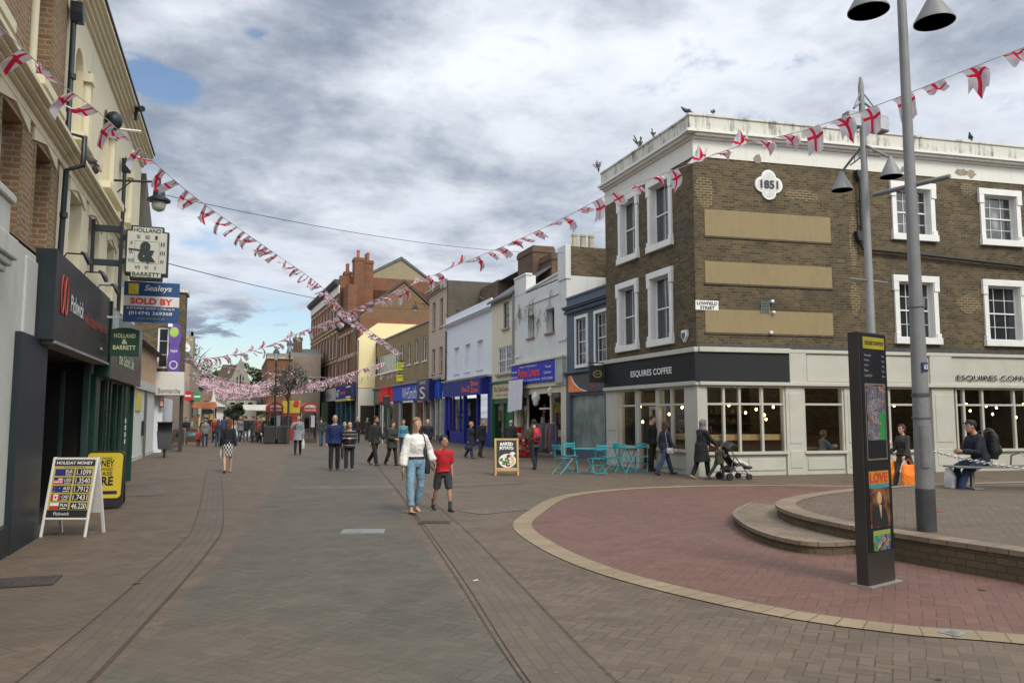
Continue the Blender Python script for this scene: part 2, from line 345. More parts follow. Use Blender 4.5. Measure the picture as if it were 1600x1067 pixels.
# ---------------------------------------------------------------- facade helpers (local: x right, y into building, z up)
def wall(root,x0,x1,z0,z1,ops,mt,D=8,rev=.14,name='wall',label=None,top=None,side=True):
    "front wall with openings (reveals), sides, back and flat top; `top` = list of (x,z) for a raked top edge"
    b=MB(); xs=sorted(set([x0,x1]+[o[0] for o in ops]+[o[1] for o in ops])); zs=sorted(set([z0,z1]+[o[2] for o in ops]+[o[3] for o in ops]))
    for i in range(len(xs)-1):
        for j in range(len(zs)-1):
            cx=(xs[i]+xs[i+1])/2; cz=(zs[j]+zs[j+1])/2
            if any(o[0]<cx<o[1] and o[2]<cz<o[3] for o in ops): continue
            b.quad((xs[i],0,zs[j]),(xs[i+1],0,zs[j]),(xs[i+1],0,zs[j+1]),(xs[i],0,zs[j+1]))
    for o in ops:
        a,c,d,e=o[:4]; r=o[4] if len(o)>4 else rev
        b.quad((a,0,d),(a,0,e),(a,r,e),(a,r,d)); b.quad((c,0,d),(c,r,d),(c,r,e),(c,0,e))
        b.quad((a,0,e),(c,0,e),(c,r,e),(a,r,e)); b.quad((a,0,d),(a,r,d),(c,r,d),(c,0,d))
    if side:
        b.quad((x0,0,z0),(x0,0,z1),(x0,D,z1),(x0,D,z0)); b.quad((x1,0,z0),(x1,D,z0),(x1,D,z1),(x1,0,z1))
        b.quad((x0,D,z0),(x0,D,z1),(x1,D,z1),(x1,D,z0)); b.quad((x0,0,z1),(x1,0,z1),(x1,D,z1),(x0,D,z1))
    return b.build(name,mt,root,label=label)
def window(root,x0,x1,z0,z1,y=.1,nx=1,nz=2,fm=None,pm=None,fr=.05,bar=.018,meet=True,sill=None,sm=None):
    fm=fm or WH; pm=pm or DG; b=MB(); d=.05
    b.box(x0,x0+fr,y,y+d,z0,z1).box(x1-fr,x1,y,y+d,z0,z1).box(x0+fr,x1-fr,y,y+d,z0,z0+fr).box(x0+fr,x1-fr,y,y+d,z1-fr,z1)
    zm=(z0+z1)/2
    if meet: b.box(x0+fr,x1-fr,y-.012,y+d,zm-.022,zm+.022)
    for i in range(1,nx):
        x=x0+(x1-x0)*i/nx; b.box(x-bar/2,x+bar/2,y+.012,y+d-.005,z0+fr,z1-fr)
    for k in range(1,nz):
        z=z0+(z1-z0)*k/nz
        if meet and abs(z-zm)<.03: continue
        b.box(x0+fr,x1-fr,y+.010,y+d-.003,z-bar/2,z+bar/2)
    w_=b.build('window',fm,root)
    MB().box(x0+fr*.6,x1-fr*.6,y+.03,y+.036,z0+fr*.6,z1-fr*.6).build('pane',pm,w_)
    if sill:
        MB().box(x0-.08,x1+.08,-sill,y+.02,z0-.09,z0-.002).build('sill',sm or fm,w_)
    return w_
def cornice(root,x0,x1,z,prof,mt,name='cornice',y0=0,ret=0):
    "prof: list of (projection, height) steps from bottom to top, mitred at the ends by returning ret into the building"
    b=MB(); zz=z
    for pr,h in prof:
        b.box(x0-(pr if ret else 0),x1+(pr if ret else 0),y0-pr,y0+(.05 if not ret else ret),zz,zz+h); zz+=h
    return b.build(name,mt,root,bev=.01)
def sign(root,x0,x1,z0,z1,bm,texts,y=-.08,th=.07,name='sign_board',label=None,extra=None):
    "board with lettering as sub-part; texts: (string,x,z,w,h,mat,[bold],[shear])"
    o=MB().box(x0,x1,y,y+th,z0,z1).build(name,bm,root,label=label)
    if texts:
        b=MB(); ms=[]
        for tx in texts:
            s_,x,z,w_,h,mt=tx[:6]; bo=tx[6] if len(tx)>6 else .01; sh=tx[7] if len(tx)>7 else 0; ar=tx[8] if len(tx)>8 else 0
            if mt not in ms: ms.append(mt)
            text(b,s_,x,z,w_,h,y=y-.002,m=ms.index(mt),ext=.01,bold=bo,shear=sh,arc=ar)
        b.build('lettering',ms,o)
    return o
def goods(root,x0,x1,z0,z1,y0,y1,seed,cols,n=30,name='window_display'):
    rr=random.Random(seed); b=MB(); ms=[M('display_%d_%d'%(seed,i),c,.6,.2,6,.1) for i,c in enumerate(cols)]
    for i in range(n):
        w_=rr.uniform(.12,.4); h=rr.uniform(.15,.55); x=rr.uniform(x0,x1-w_); z=z0+rr.choice([0,.02,.5,1.0,1.4])*(z1-z0)/2.0; y=rr.uniform(y0,y1-.1)
        b.box(x,x+w_,y,y+.05+.05*rr.random(),z,min(z1,z+h),m=rr.randrange(len(ms)))
    return b.build(name,ms,root,bev=.01)
# ================================================================ ground
def sheet(name,poly,z,mt,label=None):
    o=MB().quad(*[(x,y,z) for x,y in poly]).build(name,mt); return struct(o,label)
PV=paving('brown_block_paving',(.128,.088,.060),(.162,.115,.082),(.046,.035,.026),45,.105,(.078,.060,.046),.65,(.112,.092,.062))
PG=paving('grey_block_paving',(.092,.081,.062),(.116,.102,.079),(.044,.039,.029),45,.105,(.060,.056,.045),.6,(.135,.100,.068))
PR=paving('red_block_paving',(.150,.072,.054),(.178,.089,.067),(.08,.045,.034),45,.105,(.12,.07,.062),.4,(.15,.09,.08))
PC=paving('channel_paving',(.116,.086,.061),(.146,.108,.079),(.100,.076,.056),0,.1,(.075,.065,.055),.4,None,uv=(.2,.1))
PY=paving('sandstone_sett_band',(.27,.20,.125),(.33,.25,.16),(.12,.095,.065),0,.1,(.2,.155,.10),.35,None,uv=(.2,.32))
struct(MB().box(-500,500,-300,900,-.5,0).build('ground',PV),'brown herringbone block paving of the pedestrian street')
gl=[(-1.1,2.5),(-.76,5.8),(-.53,7.0),(-.27,9.15),(0,11.1),(.34,14.3),(1.3,24),(2.47,36.8),(6.3,54),(9,64)]
gr=[(1.2,1.0),(1.78,4.9),(2.1,8),(2.72,13.4),(3.74,21.3),(5.5,36),(9.2,54),(11,62)]
sheet('grey_paving_lane',[(p.x,p.y) for p in catmull([(a,b,0) for a,b in gl])]+[(p.x,p.y) for p in reversed(catmull([(a,b,0) for a,b in gr]))],.004,PG,'greyer carriageway strip of block paving up the middle of the street')
def strip(name,pts,wd,z,mt,label,closed=False,k=8,ty='s'):
    c=catmull([(a,b,0) for a,b in pts],closed,k); n=len(c); v=[];f=[];uv=[];L=0
    for i,p in enumerate(c):
        a=c[(i-1)%n] if closed or i>0 else c[0]; b=c[(i+1)%n] if closed or i<n-1 else c[-1]
        t=(b-a).normalized(); nn=Vector((-t.y,t.x,0))
        if i: L+=(p-c[i-1]).length
        v+=[tuple(p+nn*wd/2+Vector((0,0,z))),tuple(p-nn*wd/2+Vector((0,0,z)))]; uv.append(L)
    tot=L+(c[0]-c[-1]).length
    mb=MB(); mb.v=v; m=n if closed else n-1; U=[]
    for i in range(m):
        j=(i+1)%n; mb.f.append((2*i,2*i+1,2*j+1,2*j)); mb.mi.append(0); a=uv[i]; b=uv[j] if j else tot; U+=[(a,wd),(a,0),(b,0),(b,wd)]
    o=mb.build(name,mt); ul=o.data.uv_layers.new(name='UVMap')
    for i,q in enumerate(U): ul.data[i].uv=q
    return struct(o,label)
strip('drainage_channel',[(-1.4,3.2),(-1.04,5.9),(-.85,7.5),(-.68,9.0),(-.47,11.2),(-.37,13),(-.42,17.5),(-.65,28),(-.9,40),(-1.1,52)],.42,.008,PC,'curved brick drainage channel along the left side of the street')
strip('drainage_channel',[(1.9,2.5),(2.05,4.8),(2.5,8.0),(2.95,11.5),(3.25,14),(3.75,18),(4.7,26),(6.2,37),(9.0,52)],.5,.008,PC,'brick drainage channel right of the grey carriageway')
strip('joint_line',[(1.6,2.5),(1.77,4.9),(2.2,8.1),(2.66,11.6),(2.97,14.1),(3.48,18),(4.4,26),(5.9,37)],.008,.012,M('dark_joint',(.055,.044,.033),.9),'dark open joint beside the right hand channel')
strip('joint_line',[(2.2,2.5),(2.33,4.7),(2.78,8),(3.24,11.4),(3.53,14),(4.02,18),(4.98,26),(6.4,37)],.008,.012,MC['dark_joint'],'dark open joint between right hand channel and brown paving')
strip('joint_line',[(-1.6,3.4),(-1.26,6.0),(-1.06,7.6),(-.90,9.1),(-.69,11.2),(-.58,13),(-.63,17.6),(-.86,28)],.008,.012,MC['dark_joint'],'dark open joint on the building side of the left channel')
strip('joint_line',[(-1.2,3.2),(-.82,5.8),(-.63,7.4),(-.46,8.9),(-.25,11.1),(-.15,13),(-.21,17.5),(-.4,25)],.008,.012,MC['dark_joint'],'dark open joint at the left edge of the grey carriageway')
ring=[(5.67,4.6),(5.0,5.15),(4.42,6.0),(3.97,7.4),(3.83,8.6),(3.9,10.05),(4.2,11.7),(4.95,13.2),(6.55,15.65),(8.35,16.75),(10.05,16.95),(11.7,16.75),(13.3,16.1),(16,14.6),(18.3,12),(19,8.5),(17.5,5),(14,2.8),(9.5,2.3),(7.2,3.1)]
rc=catmull([(a,b,0) for a,b in ring],True,6)
sheet('red_paving_circle',[(p.x,p.y) for p in rc],.004,PR,'red block paved circle bordered by a sandstone band')
strip('sandstone_border',ring,.30,.009,PY,'pale sandstone sett band round the red paved circle',True)
PT=paving('repair_paving',(.138,.108,.086),(.175,.138,.108),(.06,.05,.04),20,.105,(.09,.08,.065),.4)
for x,y,w_,d,a in ((4.6,13.9,1.5,.7,20),(2.6,19.4,2.6,.8,-12),(-.5,12.4,.45,.5,0),(-1.9,20,.8,2.6,4),(5.9,19.2,1.9,.6,8),(3.0,11.6,.42,1.3,-16)):
    ca,sa=math.cos(R(a)),math.sin(R(a)); sheet('paving_patch',[(x+ca*u-sa*v,y+sa*u+ca*v) for u,v in ((-w_/2,-d/2),(w_/2,-d/2),(w_/2,d/2),(-w_/2,d/2))],.0065,PT,'relaid patch of paler block paving')
# inspection covers
CV=M('cover_metal',(.16,.15,.14),.6,.3,8,.4)
def cover(x,y,w_,d,rz,label,mt,inf=None,grp='inspection covers in the paving'):
    t=thing('inspection_cover',label,'manhole cover',(x,y,0),rz,grp)
    b=MB().box(-w_/2,w_/2,-d/2,d/2,.004,.016); b.build('cover_frame',mt,t)
    b=MB()
    for i in range(8):
        for j in range(4): b.box(-w_/2+.04+i*(w_-.08)/8,-w_/2+.04+(i+.8)*(w_-.08)/8,-d/2+.04+j*(d-.08)/4,-d/2+.04+(j+.8)*(d-.08)/4,.0165,.0195)
    b.build('lid',inf or mt,t)
cover(1.80,11.9,.62,.42,-14,'pale galvanised rectangular cover in the grey lane in front of the woman in white',M('galvanised',(.22,.225,.215),.5,.2,9,.3))
cover(-2.05,9.45,.72,.50,0,'dark brown recessed cover in the paving at the far left foreground',M('rust_cover',(.055,.045,.038),.8,.3,9,.3))
cover(3.02,12.55,.5,.32,-20,'dark gully cover in the right channel just below the boy',M('dark_cover',(.05,.042,.04),.7,.3,9,.3))
cover(5.3,4.9,.16,.16,20,'small pale square stopcock cover near the sandstone band at lower right',MC['galvanised'])
# ================================================================ raised terrace
tr=[(8.2,2.6),(7.75,4.2),(7.56,6.1),(7.36,7.4),(7.34,8.6),(7.6,9.8),(8.25,10.85),(9.6,11.75),(11.3,12.35),(13.6,12.6),(16.5,12.2),(18.2,10.0),(18.6,6.5),(16.6,3.6),(12.5,1.8)]
tc_=catmull([(a,b,0) for a,b in tr],True,6); n=len(tc_)
def off(c,d):
    o=[]
    for i,p in enumerate(c):
        t=(c[(i+1)%len(c)]-c[i-1]).normalized(); o.append(p+Vector((-t.y,t.x,0))*d)
    return o
terr=thing('raised_terrace','low brown brick planter-like terrace with sandstone coping inside the red circle','terrace',(0,0,0)); terr['kind']='structure'
BW=brick('terrace_brick',(.115,.082,.045),(.165,.12,.07),(.10,.085,.06),(.05,.045,.03),.5,(.10,.095,.05))
COP=paving('coping_setts',(.24,.175,.125),(.30,.225,.16),(.08,.065,.05),0,.1,(.13,.105,.08),.5,None,uv=(.22,.6))
def loopwall(c,z0,z1,name,mt,root):
    b=MB(); n=len(c); b.v=[(p.x,p.y,z0) for p in c]+[(p.x,p.y,z1) for p in c]; U=[];L=0
    for i in range(n):
        j=(i+1)%n; b.f.append((i,n+i,n+j,j)); b.mi.append(0); d=(c[j]-c[i]).length; U+=[(L,z0),(L,z1),(L+d,z1),(L+d,z0)]; L+=d
    o=b.build(name,mt,root); ul=o.data.uv_layers.new(name='UVMap')
    for i,q in enumerate(U): ul.data[i].uv=q
    return o
def uvbrick(name,c1,c2,mortar,bw=.215,bh=.075):
    m,t,p=mat0(name); u=t.new('ShaderNodeTexCoord'); b=t.new('ShaderNodeTexBrick',offset=.5); t.l.new(u.outputs['UV'],b.inputs['Vector']); b.inputs['Scale'].default_value=1
    b.inputs['Brick Width'].default_value=bw; b.inputs['Row Height'].default_value=bh; b.inputs['Mortar Size'].default_value=.006; b.inputs['Mortar Smooth'].default_value=.3
    b.inputs['Color1'].default_value=c1+(1,); b.inputs['Color2'].default_value=c2+(1,); b.inputs['Mortar'].default_value=mortar+(1,)
    co=u.outputs['Object']; f=t.noise(co,2.2,6,.65,.4); g=t.noise(co,50,2,.5)
    c=t.mix(t.m('MULTIPLY',t.ramp(f,.42,.68),.6),b.outputs[0],(.055,.055,.03,1)); c=t.mix(t.m('MULTIPLY',t.ramp(g,.35,.7),.3),c,tuple(x*.5 for x in c1)+(1,))
    t.inp(p.inputs['Base Color'],c); p.inputs['Roughness'].default_value=.9; bump(t,p,t.m('SUBTRACT',t.m('MULTIPLY',g,.4),b.outputs['Fac']),.6,.012); return m
TB=uvbrick('terrace_wall_brick',(.105,.075,.042),(.15,.11,.065),(.055,.045,.03))
loopwall(tc_,0,.27,'brick_wall',TB,terr)
def ringtop(c,ci,z0,z1,name,mt,root):
    b=MB(); n=len(c); b.v=[(p.x,p.y,z0) for p in c]+[(p.x,p.y,z1) for p in c]+[(p.x,p.y,z1) for p in ci]; U=[];L=0
    for i in range(n):
        j=(i+1)%n; d=(c[j]-c[i]).length
        b.f+= [(i,n+i,n+j,j),(n+i,2*n+i,2*n+j,n+j)]; b.mi+=[0,0]; U+=[(L,.05),(L,.1),(L+d,.1),(L+d,.05),(L,.1),(L,.45),(L+d,.45),(L+d,.1)]; L+=d
    o=b.build(name,mt,root); ul=o.data.uv_layers.new(name='UVMap')
    for i,q in enumerate(U): ul.data[i].uv=q
    return o
co_=off(tc_,.025); ci_=off(tc_,-.28)
# orientation: make sure the offset goes outwards
if (co_[10]-Vector((12,8,0))).length<(tc_[10]-Vector((12,8,0))).length: co_=off(tc_,-.025); ci_=off(tc_,.28)
ringtop(co_,ci_,.27,.325,'coping',COP,terr)
MB().quad(*[(p.x,p.y,.318) for p in ci_]).build('terrace_paving',PV,terr)
st=[(8.9,12.1),(8.3,11.85),(7.55,11.05),(7.15,10.35),(6.78,9.5),(6.6,8.75),(6.68,8.22),(7.2,8.08),(8.3,8.4),(8.9,9.5)]
sc_=catmull([(a,b,0) for a,b in st],True,5)
stp=thing('curved_step','low sandstone topped brick step curving against the left end of the terrace','step'); stp['kind']='structure'
loopwall(sc_,0,.105,'brick_riser',TB,stp)
so_=off(sc_,.02); si_=off(sc_,-.06)
if (so_[15]-Vector((8.2,9.8,0))).length<(sc_[15]-Vector((8.2,9.8,0))).length: so_=off(sc_,-.02); si_=off(sc_,.06)
ringtop(so_,si_,.105,.155,'nosing',COP,stp)
MB().quad(*[(p.x,p.y,.151) for p in si_]).build('tread',paving('step_tread',(.20,.15,.105),(.27,.20,.145),(.06,.05,.04),20,.105,(.11,.09,.065),.5),stp)
wl=thing('wall_light','small bright round light set in the terrace wall at the right edge','light',(7.52,5.72,.17),-90)
MB().lathe([(.05,0),(.05,.02),(.04,.03)],(0,0,0),12).build('bezel',M('steel_bright',(.5,.5,.5),.35,.1,5,0,1),wl,True).rotation_euler=(R(90),0,0)
MB().lathe([(.036,.026),(.03,.04),(.0,.045)],(0,0,0),12).build('lens',M('lamp_lens',(.9,.9,.85),.3,.05,5,0,0,40,.6),wl,True).rotation_euler=(R(90),0,0)
LF=[M('litter_%d'%i,c,.8) for i,c in enumerate([(.5,.48,.44),(.12,.07,.03),(.35,.06,.04)])]
for i,(x,y,sz,lab) in enumerate([(2.36,8.0,.03,'scrap of white paper on the right hand channel'),(6.9,6.0,.05,'brown leaf on the red paving near the totem'),(9.6,9.0,.06,'dark red wrapper lying on the raised terrace'),(1.1,4.6,.02,'tiny white scrap in the grey lane foreground'),(4.3,4.1,.025,'tiny white scrap on the brown paving at lower right'),(-.9,9.0,.05,'dead leaf on the curved left channel')]):
    z=.322 if 'terrace' in lab else .011; t=thing('leaf' if 'leaf' in lab else 'paper_scrap',lab,'scrap',(x,y,z),40*i); MB().quad((-sz,-sz*.6,.0),(sz,-sz*.5,.006),(sz*.8,sz*.6,.012),(-sz*.7,sz*.7,.003)).quad((-sz,-sz*.6,-.002),(-sz*.7,sz*.7,.001),(sz*.8,sz*.6,.010),(sz,-sz*.5,.004)).build('scrap',LF[i%3],t)
# ================================================================ CORNER BUILDING (right)
BRK=brick('brown_stock_brick',(.052,.037,.020),(.158,.112,.058),(.160,.132,.085),(.040,.035,.024),.62,(.20,.135,.055))
WST=stained('white_stucco',(.72,.71,.66),(.45,.43,.36),.5,.8,.5,.75)
PAR=stained('weathered_parapet',(.60,.59,.53),(.13,.13,.11),.95,.9,.47,.62,.5)
SHOP=M('putty_shop_paint',(.48,.47,.41),.55,.07,1.5,.05); CH=M('charcoal_fascia',(.009,.011,.013),.7,.15,1,.03)
TANP=stained('tan_render_panel',(.28,.22,.115),(.20,.16,.09),.6,.9,.42,.7,1)
cb=thing('corner_building','three storey brown brick corner building dated 1851 with white cornice and a coffee shop below','building',(12.3,19.6,0),-5)
AR=[(6.85,8.1,7.3,8.75),(10.15,11.4,7.3,8.75),(6.8,8.05,4.08,5.8),(10.1,11.35,4.08,5.8),(13.6,14.8,7.3,8.75),(13.6,14.8,4.08,5.8)]
pan=[(.33,4.5,6.88,7.66),(.31,4.48,5.5,6.13),(.28,4.46,4.07,4.74)]
wall(cb,0,16,3.6,9.2,[a+(.22,) for a in AR],BRK,9,.2,'brick_wall',side=False); MB().box(.3,15.98,.4,5.7,3.55,9.3).box(5,15.98,5.7,9,0,9.3).build('rear_block',BRK,cb)
def architrave(root,a,mt,xf=None,w_=.16):
    x0,x1,z0,z1=a; b=MB(); p=-.06
    b.box(x0-w_,x0,p,.03,z0,z1).box(x1,x1+w_,p,.03,z0,z1).box(x0-w_-.05,x1+w_+.05,p-.03,.03,z1,z1+.2)
    b.box(x0-w_-.045,x0-.02,p-.028,.029,z1-.28,z1).box(x1+.02,x1+w_+.045,p-.028,.029,z1-.28,z1)
    b.box(x0-w_-.05,x1+w_+.05,p-.06,.03,z0-.2,z0).box(x0-w_-.03,x0-.03,p-.035,.028,z0,z0+.14).box(x1+.03,x1+w_+.03,p-.035,.028,z0,z0+.14)
    b.box(x0,x0+.012,0,.2,z0,z1).box(x1-.012,x1,0,.2,z0,z1).box(x0,x1,0,.2,z1-.012,z1)
    o=b.build('window_surround',mt,root,bev=.008)
    if xf: o.matrix_basis=xf
    return o
for i,a in enumerate(AR):
    window(cb,*a,y=.16,nx=3,nz=4,pm=DGC if a[2]>7 else DG,fr=.045); architrave(cb,a,WH)
for p in pan: MB().box(p[0],p[1],-.018,.02,p[2],p[3]).build('render_panel',TANP,cb,bev=.006)
b=MB()
for p in pan: b.box(p[0]-.03,p[1]+.03,-.03,.02,p[2]-.05,p[2]-.004)
split(b,'brick_ledge',M('dark_ledge',(.09,.07,.05),.9,.3,5,.3),cb)
MB().box(0,16,-.02,.02,3.62,3.74).build('lead_flashing',M('lead',(.06,.062,.066),.7,.3,6,.2),cb)
# left elevation in its own frame: origin at the far end, x towards the corner
XL=Matrix.Translation((0,0,0))@Matrix.Rotation(R(5),4,'Z')@Matrix.Translation((.03,5.9,0))@Matrix.Rotation(R(-90),4,'Z')
kids=set(cb.children)
LW=[(1.25,2.35,7.05,8.95),(3.35,4.5,7.05,8.95),(1.1,2.25,4.05,6.0),(3.3,4.45,4.05,6.0)]
wall(cb,0,5.9,3.6,9.2,[a+(.22,) for a in LW],BRK,.35,.2,'brick_wall',side=False); MB().box(-.01,.02,0.002,6,0.1,9.2).build('end_wall',BRK,cb)
for i,a in enumerate(LW): window(cb,*a,y=.16,nx=2,nz=2,fr=.04); architrave(cb,a,WH)
def corn(root,x0,x1,e0,e1):
    b=MB()
    b.box(x0-e0*0,x1,-.02,.3,9.2,9.72).build('frieze',WST,root)
    b=MB()
    for (p,z0,z1) in ((.10,9.72,9.78),(.22,9.78,9.85),(.30,9.85,9.93)): b.box(x0-p*e0,x1+p*e1,-p,.35,z0,z1)
    b.build('cornice',WST,root,bev=.008)
    b=MB().box(x0-.16*e0,x1+.16*e1,-.16,.2,9.93,10.36).box(x0-.2*e0,x1+.2*e1,-.2,.24,10.36,10.42); b.build('parapet',PAR,root,bev=.01)
corn(cb,0,5.9,0,0)
# shopfront of the left elevation
def shopfront(root,cells,doors,x0,x1,zt=2.5):
    "cells: window bays (x0,x1), mullion xs"
    for (a,c,mul,zb) in cells:
        b=MB()
        b.box(a-.06,a,-.02,.10,zb,zt).box(c,c+.06,-.02,.10,zb,zt).box(a-.06,c+.06,-.04,.10,zt,zt+.06).box(a-.09,c+.09,-.09,.12,zb-.08,zb)
        b.box(a,c,-.015,.08,2.0,2.06)
        for m_ in mul: b.box(m_-.035,m_+.035,-.02,.09,zb,zt)
        f=b.build('shop_window',SHOP,root,bev=.005); b=MB(); MB().box(a-.01,c+.01,.03,.036,zb,zt).build('pane',GL,f)
LC=[(1.05,2.1,[],.72),(3.65,5.15,[4.4],.72)]
shopfront(cb,LC,[],0,5.9)
split(MB().box(0,.85,-.05,.25,0,2.56).box(.2,.7,-.07,.0,1.2,2.3).box(.2,.7,-.07,0,.25,.8).box(.98,2.16,.0,.25,0,.64).box(1.15,2.0,-.03,.2,.15,.5).box(3.58,5.3,0,.25,0,.64).box(3.75,5.1,-.03,.2,.15,.5).box(5.21,5.95,-.05,.25,0,2.56),'pilaster_and_stallriser',SHOP,cb,bev=.01)
MB().box(2.16,2.3,.0,.1,0,2.5).box(3.42,3.58,.0,.1,0,2.5).box(2.3,3.42,.02,.1,2.02,2.1).build('door_frame',SHOP,cb,bev=.006)
dd=MB().box(2.38,2.5,.35,.4,0.05,2.0).box(3.25,3.36,.35,.4,.05,2.0).box(2.5,3.25,.35,.4,1.9,2.0).box(2.5,3.25,.35,.4,.05,.3).box(2.85,2.92,.35,.4,.3,1.9).build('door',SHOP,cb)
MB().box(2.5,3.25,.37,.376,.3,1.9).build('pane',GL,dd); MB().box(3.15,3.19,.30,.34,.8,1.3).build('handle',BLK,dd)
MB().box(-.02,6.0,-.16,.1,2.56,2.68).box(-.02,6.0,-.18,.1,3.5,3.64).build('fascia_moulding',SHOP,cb,bev=.012)
sign(cb,0,5.99,2.69,3.5,CH,[('ESQUIRES COFFEE',2.05,2.92,2.62,.235,WH,.022)],y=-.12,th=.14,name='shop_fascia',label='charcoal fascia with small white capitals')
for o in set(cb.children)-kids: o.matrix_basis=XL@o.matrix_basis
# main elevation ground floor
corn(cb,0,16,0,0)
# the corner mitre of the two cornices
b=MB(); b.box(-.30,.05,-.30,.35,9.851,9.929).build('cornice',WST,cb)
MB().box(-.16,.1,-.16,.1,9.931,10.359).box(-.199,.1,-.199,.1,10.361,10.419).build('parapet',PAR,cb)
MB().quad((0,.2,10.0),(16,.2,10.0),(16,9,10.0),(.6,5.9,10.0),(.3,5.9,10)).build('roof',M('flat_roof_felt',(.08,.08,.08),.9),cb)
MC_=[(.28,2.7,[.8,1.3,2.02],.68),(3.42,4.66,[],.68),(5.3,7.55,[6.3],.68),(8.75,12.3,[9.0,9.7,10.9,11.4],.68),(13.2,15.6,[14.2],.68)]
shopfront(cb,MC_,[],0,16)
b=MB()
for a,c in ((-.05,.22),(2.76,3.36),(4.72,5.24),(7.8,8.6),(12.45,13.1),(15.66,16)):
    b.box(a,c,-.06,.25,0,2.56)
    if c-a>.4: b.box(a+.1,c-.1,-.075,0,.9,2.35).box(a+.1,c-.1,-.075,0,.2,.7)
for a,c in ((.22,2.76),(3.36,4.72),(5.24,7.8),(8.6,12.45),(13.1,15.66)):
    b.box(a,c,0,.25,0,.6); n_=max(1,int((c-a)/1.1))
    for i in range(n_): b.box(a+.1+(c-a-.1)*i/n_,a+(c-a-.05)*(i+1)/n_,-.025,0,.14,.48)
split(b,'pilaster_and_stallriser',SHOP,cb,bev=.01)
MB().box(0,16,-.16,.1,2.56,2.66).box(0,2.9,-.18,.1,3.5,3.64).box(2.9,16,-.10,.1,3.52,3.62).build('fascia_moulding',SHOP,cb,bev=.012)
sign(cb,-.12,2.86,2.66,3.5,CH,[],y=-.12,th=.14,name='shop_fascia')
fb=MB().box(2.861,16,-.03,.1,2.66,3.52).box(2.9,3.45,-.09,0,2.66,3.52).box(7.75,8.55,-.09,0,2.66,3.52).box(12.4,13.1,-.09,0,2.66,3.52).box(3.5,7.7,-.045,0,2.7,3.48).build('fascia_panels',SHOP,cb,bev=.01)
b=MB(); text(b,'ESQUIRES COFFEE',8.72,2.76,2.88,.19,y=-.05,ext=.03,bold=.012); b.build('lettering',CH,fb)
b=MB(); text(b,'ESQUIRES COFFEE',8.722,2.757,2.885,.196,y=-.04,ext=.006,bold=.035); b.build('lettering_backing',WH,fb)
# interior
b=MB(); b.box(.3,26,6.2,6.3,0,3.4).box(15.7,15.8,.3,6.2,0,3.5).box(.3,15.8,.4,6.2,3.4,3.5).box(.3,15.8,.3,6.2,-.02,.02); b.build('interior',M('cafe_wall',(.16,.13,.09),.8,.5,1,0),cb)
b=MB()
rr=random.Random(3)
for i in range(110):
    x=rr.uniform(2.2,13); z=rr.choice([1.1,1.45,1.8]); b.box(x,x+rr.uniform(.05,.2),5.9,6.1,z,z+rr.uniform(.08,.25),m=rr.randrange(4))
b.box(2,13.2,5.7,6.19,1.05,1.09).box(2,13.2,5.8,6.19,1.4,1.43).box(2,13.2,5.8,6.19,1.75,1.78).box(3,8,4.2,4.7,0,1.0,m=0)
b.build('back_bar',[M('shelf_wood',(.16,.09,.04)),M('cafe_crockery',(.35,.33,.28)),M('cafe_green',(.08,.14,.06)),M('cafe_amber',(.3,.17,.05))],cb)
MB().box(.35,2.7,.15,.45,1.0,1.16).build('window_counter',M('oak_counter',(.50,.31,.14),.5),cb)
o=MB().box(3.5,5.25,.15,.42,1.0,1.16).build('window_counter',MC['oak_counter'],cb); o.matrix_basis=XL@o.matrix_basis
MB().box(.3,15.6,3.9,4.0,0,.75).box(9,9.8,1,1.6,.7,.74).box(3.6,4.4,.8,1.4,.7,.74).build('tables',MC['shelf_wood'],cb)
BULB=M('lit_filament_bulb',(1,.62,.25),.4,.05,4,0,0,40,12)
for i,(x,z,y) in enumerate([(.85,2.0,.8),(1.1,1.92,1.2),(1.3,1.78,1.6),(1.7,1.88,1.3),(2.0,1.72,1.0),(2.25,1.95,1.8),(1.95,1.6,2.2),(9.4,2.05,1.2),(10.3,2.0,1.6),(10.6,1.75,1.8),(10.9,1.95,2.2),(11.2,1.8,1.1),(11.5,1.65,1.6),(11.9,2.05,1.8),(9.9,1.85,2.6),(6.0,1.9,1.5),(6.7,2.0,1.8)]):
    x+=.7*y; z+=(z-1.68)*y/20
    c=MB().tube([(x,y,3.4),(x,y,z+.09)],.006,6).lathe([(.02,.05),(.02,.10)],(x,y,z),8).build('pendant_lamp',BLK,cb); MB().ell((x,y,z),(.035,.035,.045)).build('bulb',BULB,c,True)
for x_,y_,z_,e_ in ((2.2,2.2,2.9,16),(5.5,3.5,2.9,18),(9.5,2.6,2.9,14),(12.5,2.5,2.9,14),(1.2,4.0,2.9,14),(1.6,.8,2.2,8)):
    ld_=bpy.data.lights.new('cafe_lamp','POINT'); ld_.energy=e_; ld_.color=(1,.82,.60); ld_.shadow_soft_size=.12; lo_=bpy.data.objects.new('cafe_lamp',ld_); COL.objects.link(lo_); lo_.location=(x_,y_,z_); lo_.parent=cb
for i,(x,z,y) in enumerate([(1.5,2.0,.5),(1.65,1.5,.5),(3.9,1.75,.2),(4.5,1.95,.3)]):
    p=XL@Vector((x,y,z)); c=MB().tube([(p.x,p.y,3.4),(p.x,p.y,p.z+.09)],.006,6).build('pendant_lamp',BLK,cb); MB().ell(tuple(p),(.035,.035,.045)).build('bulb',BULB,c,True)
RPB=brick('repointed_brick',(.085,.06,.03),(.15,.105,.05),(.33,.27,.17),(.06,.05,.03),.3)
def blob(n,rx,rz,seed):
    rr=random.Random(seed); return [(rx*(.7+.45*rr.random())*math.cos(2*math.pi*k/n),rz*(.7+.45*rr.random())*math.sin(2*math.pi*k/n)) for k in range(n)]
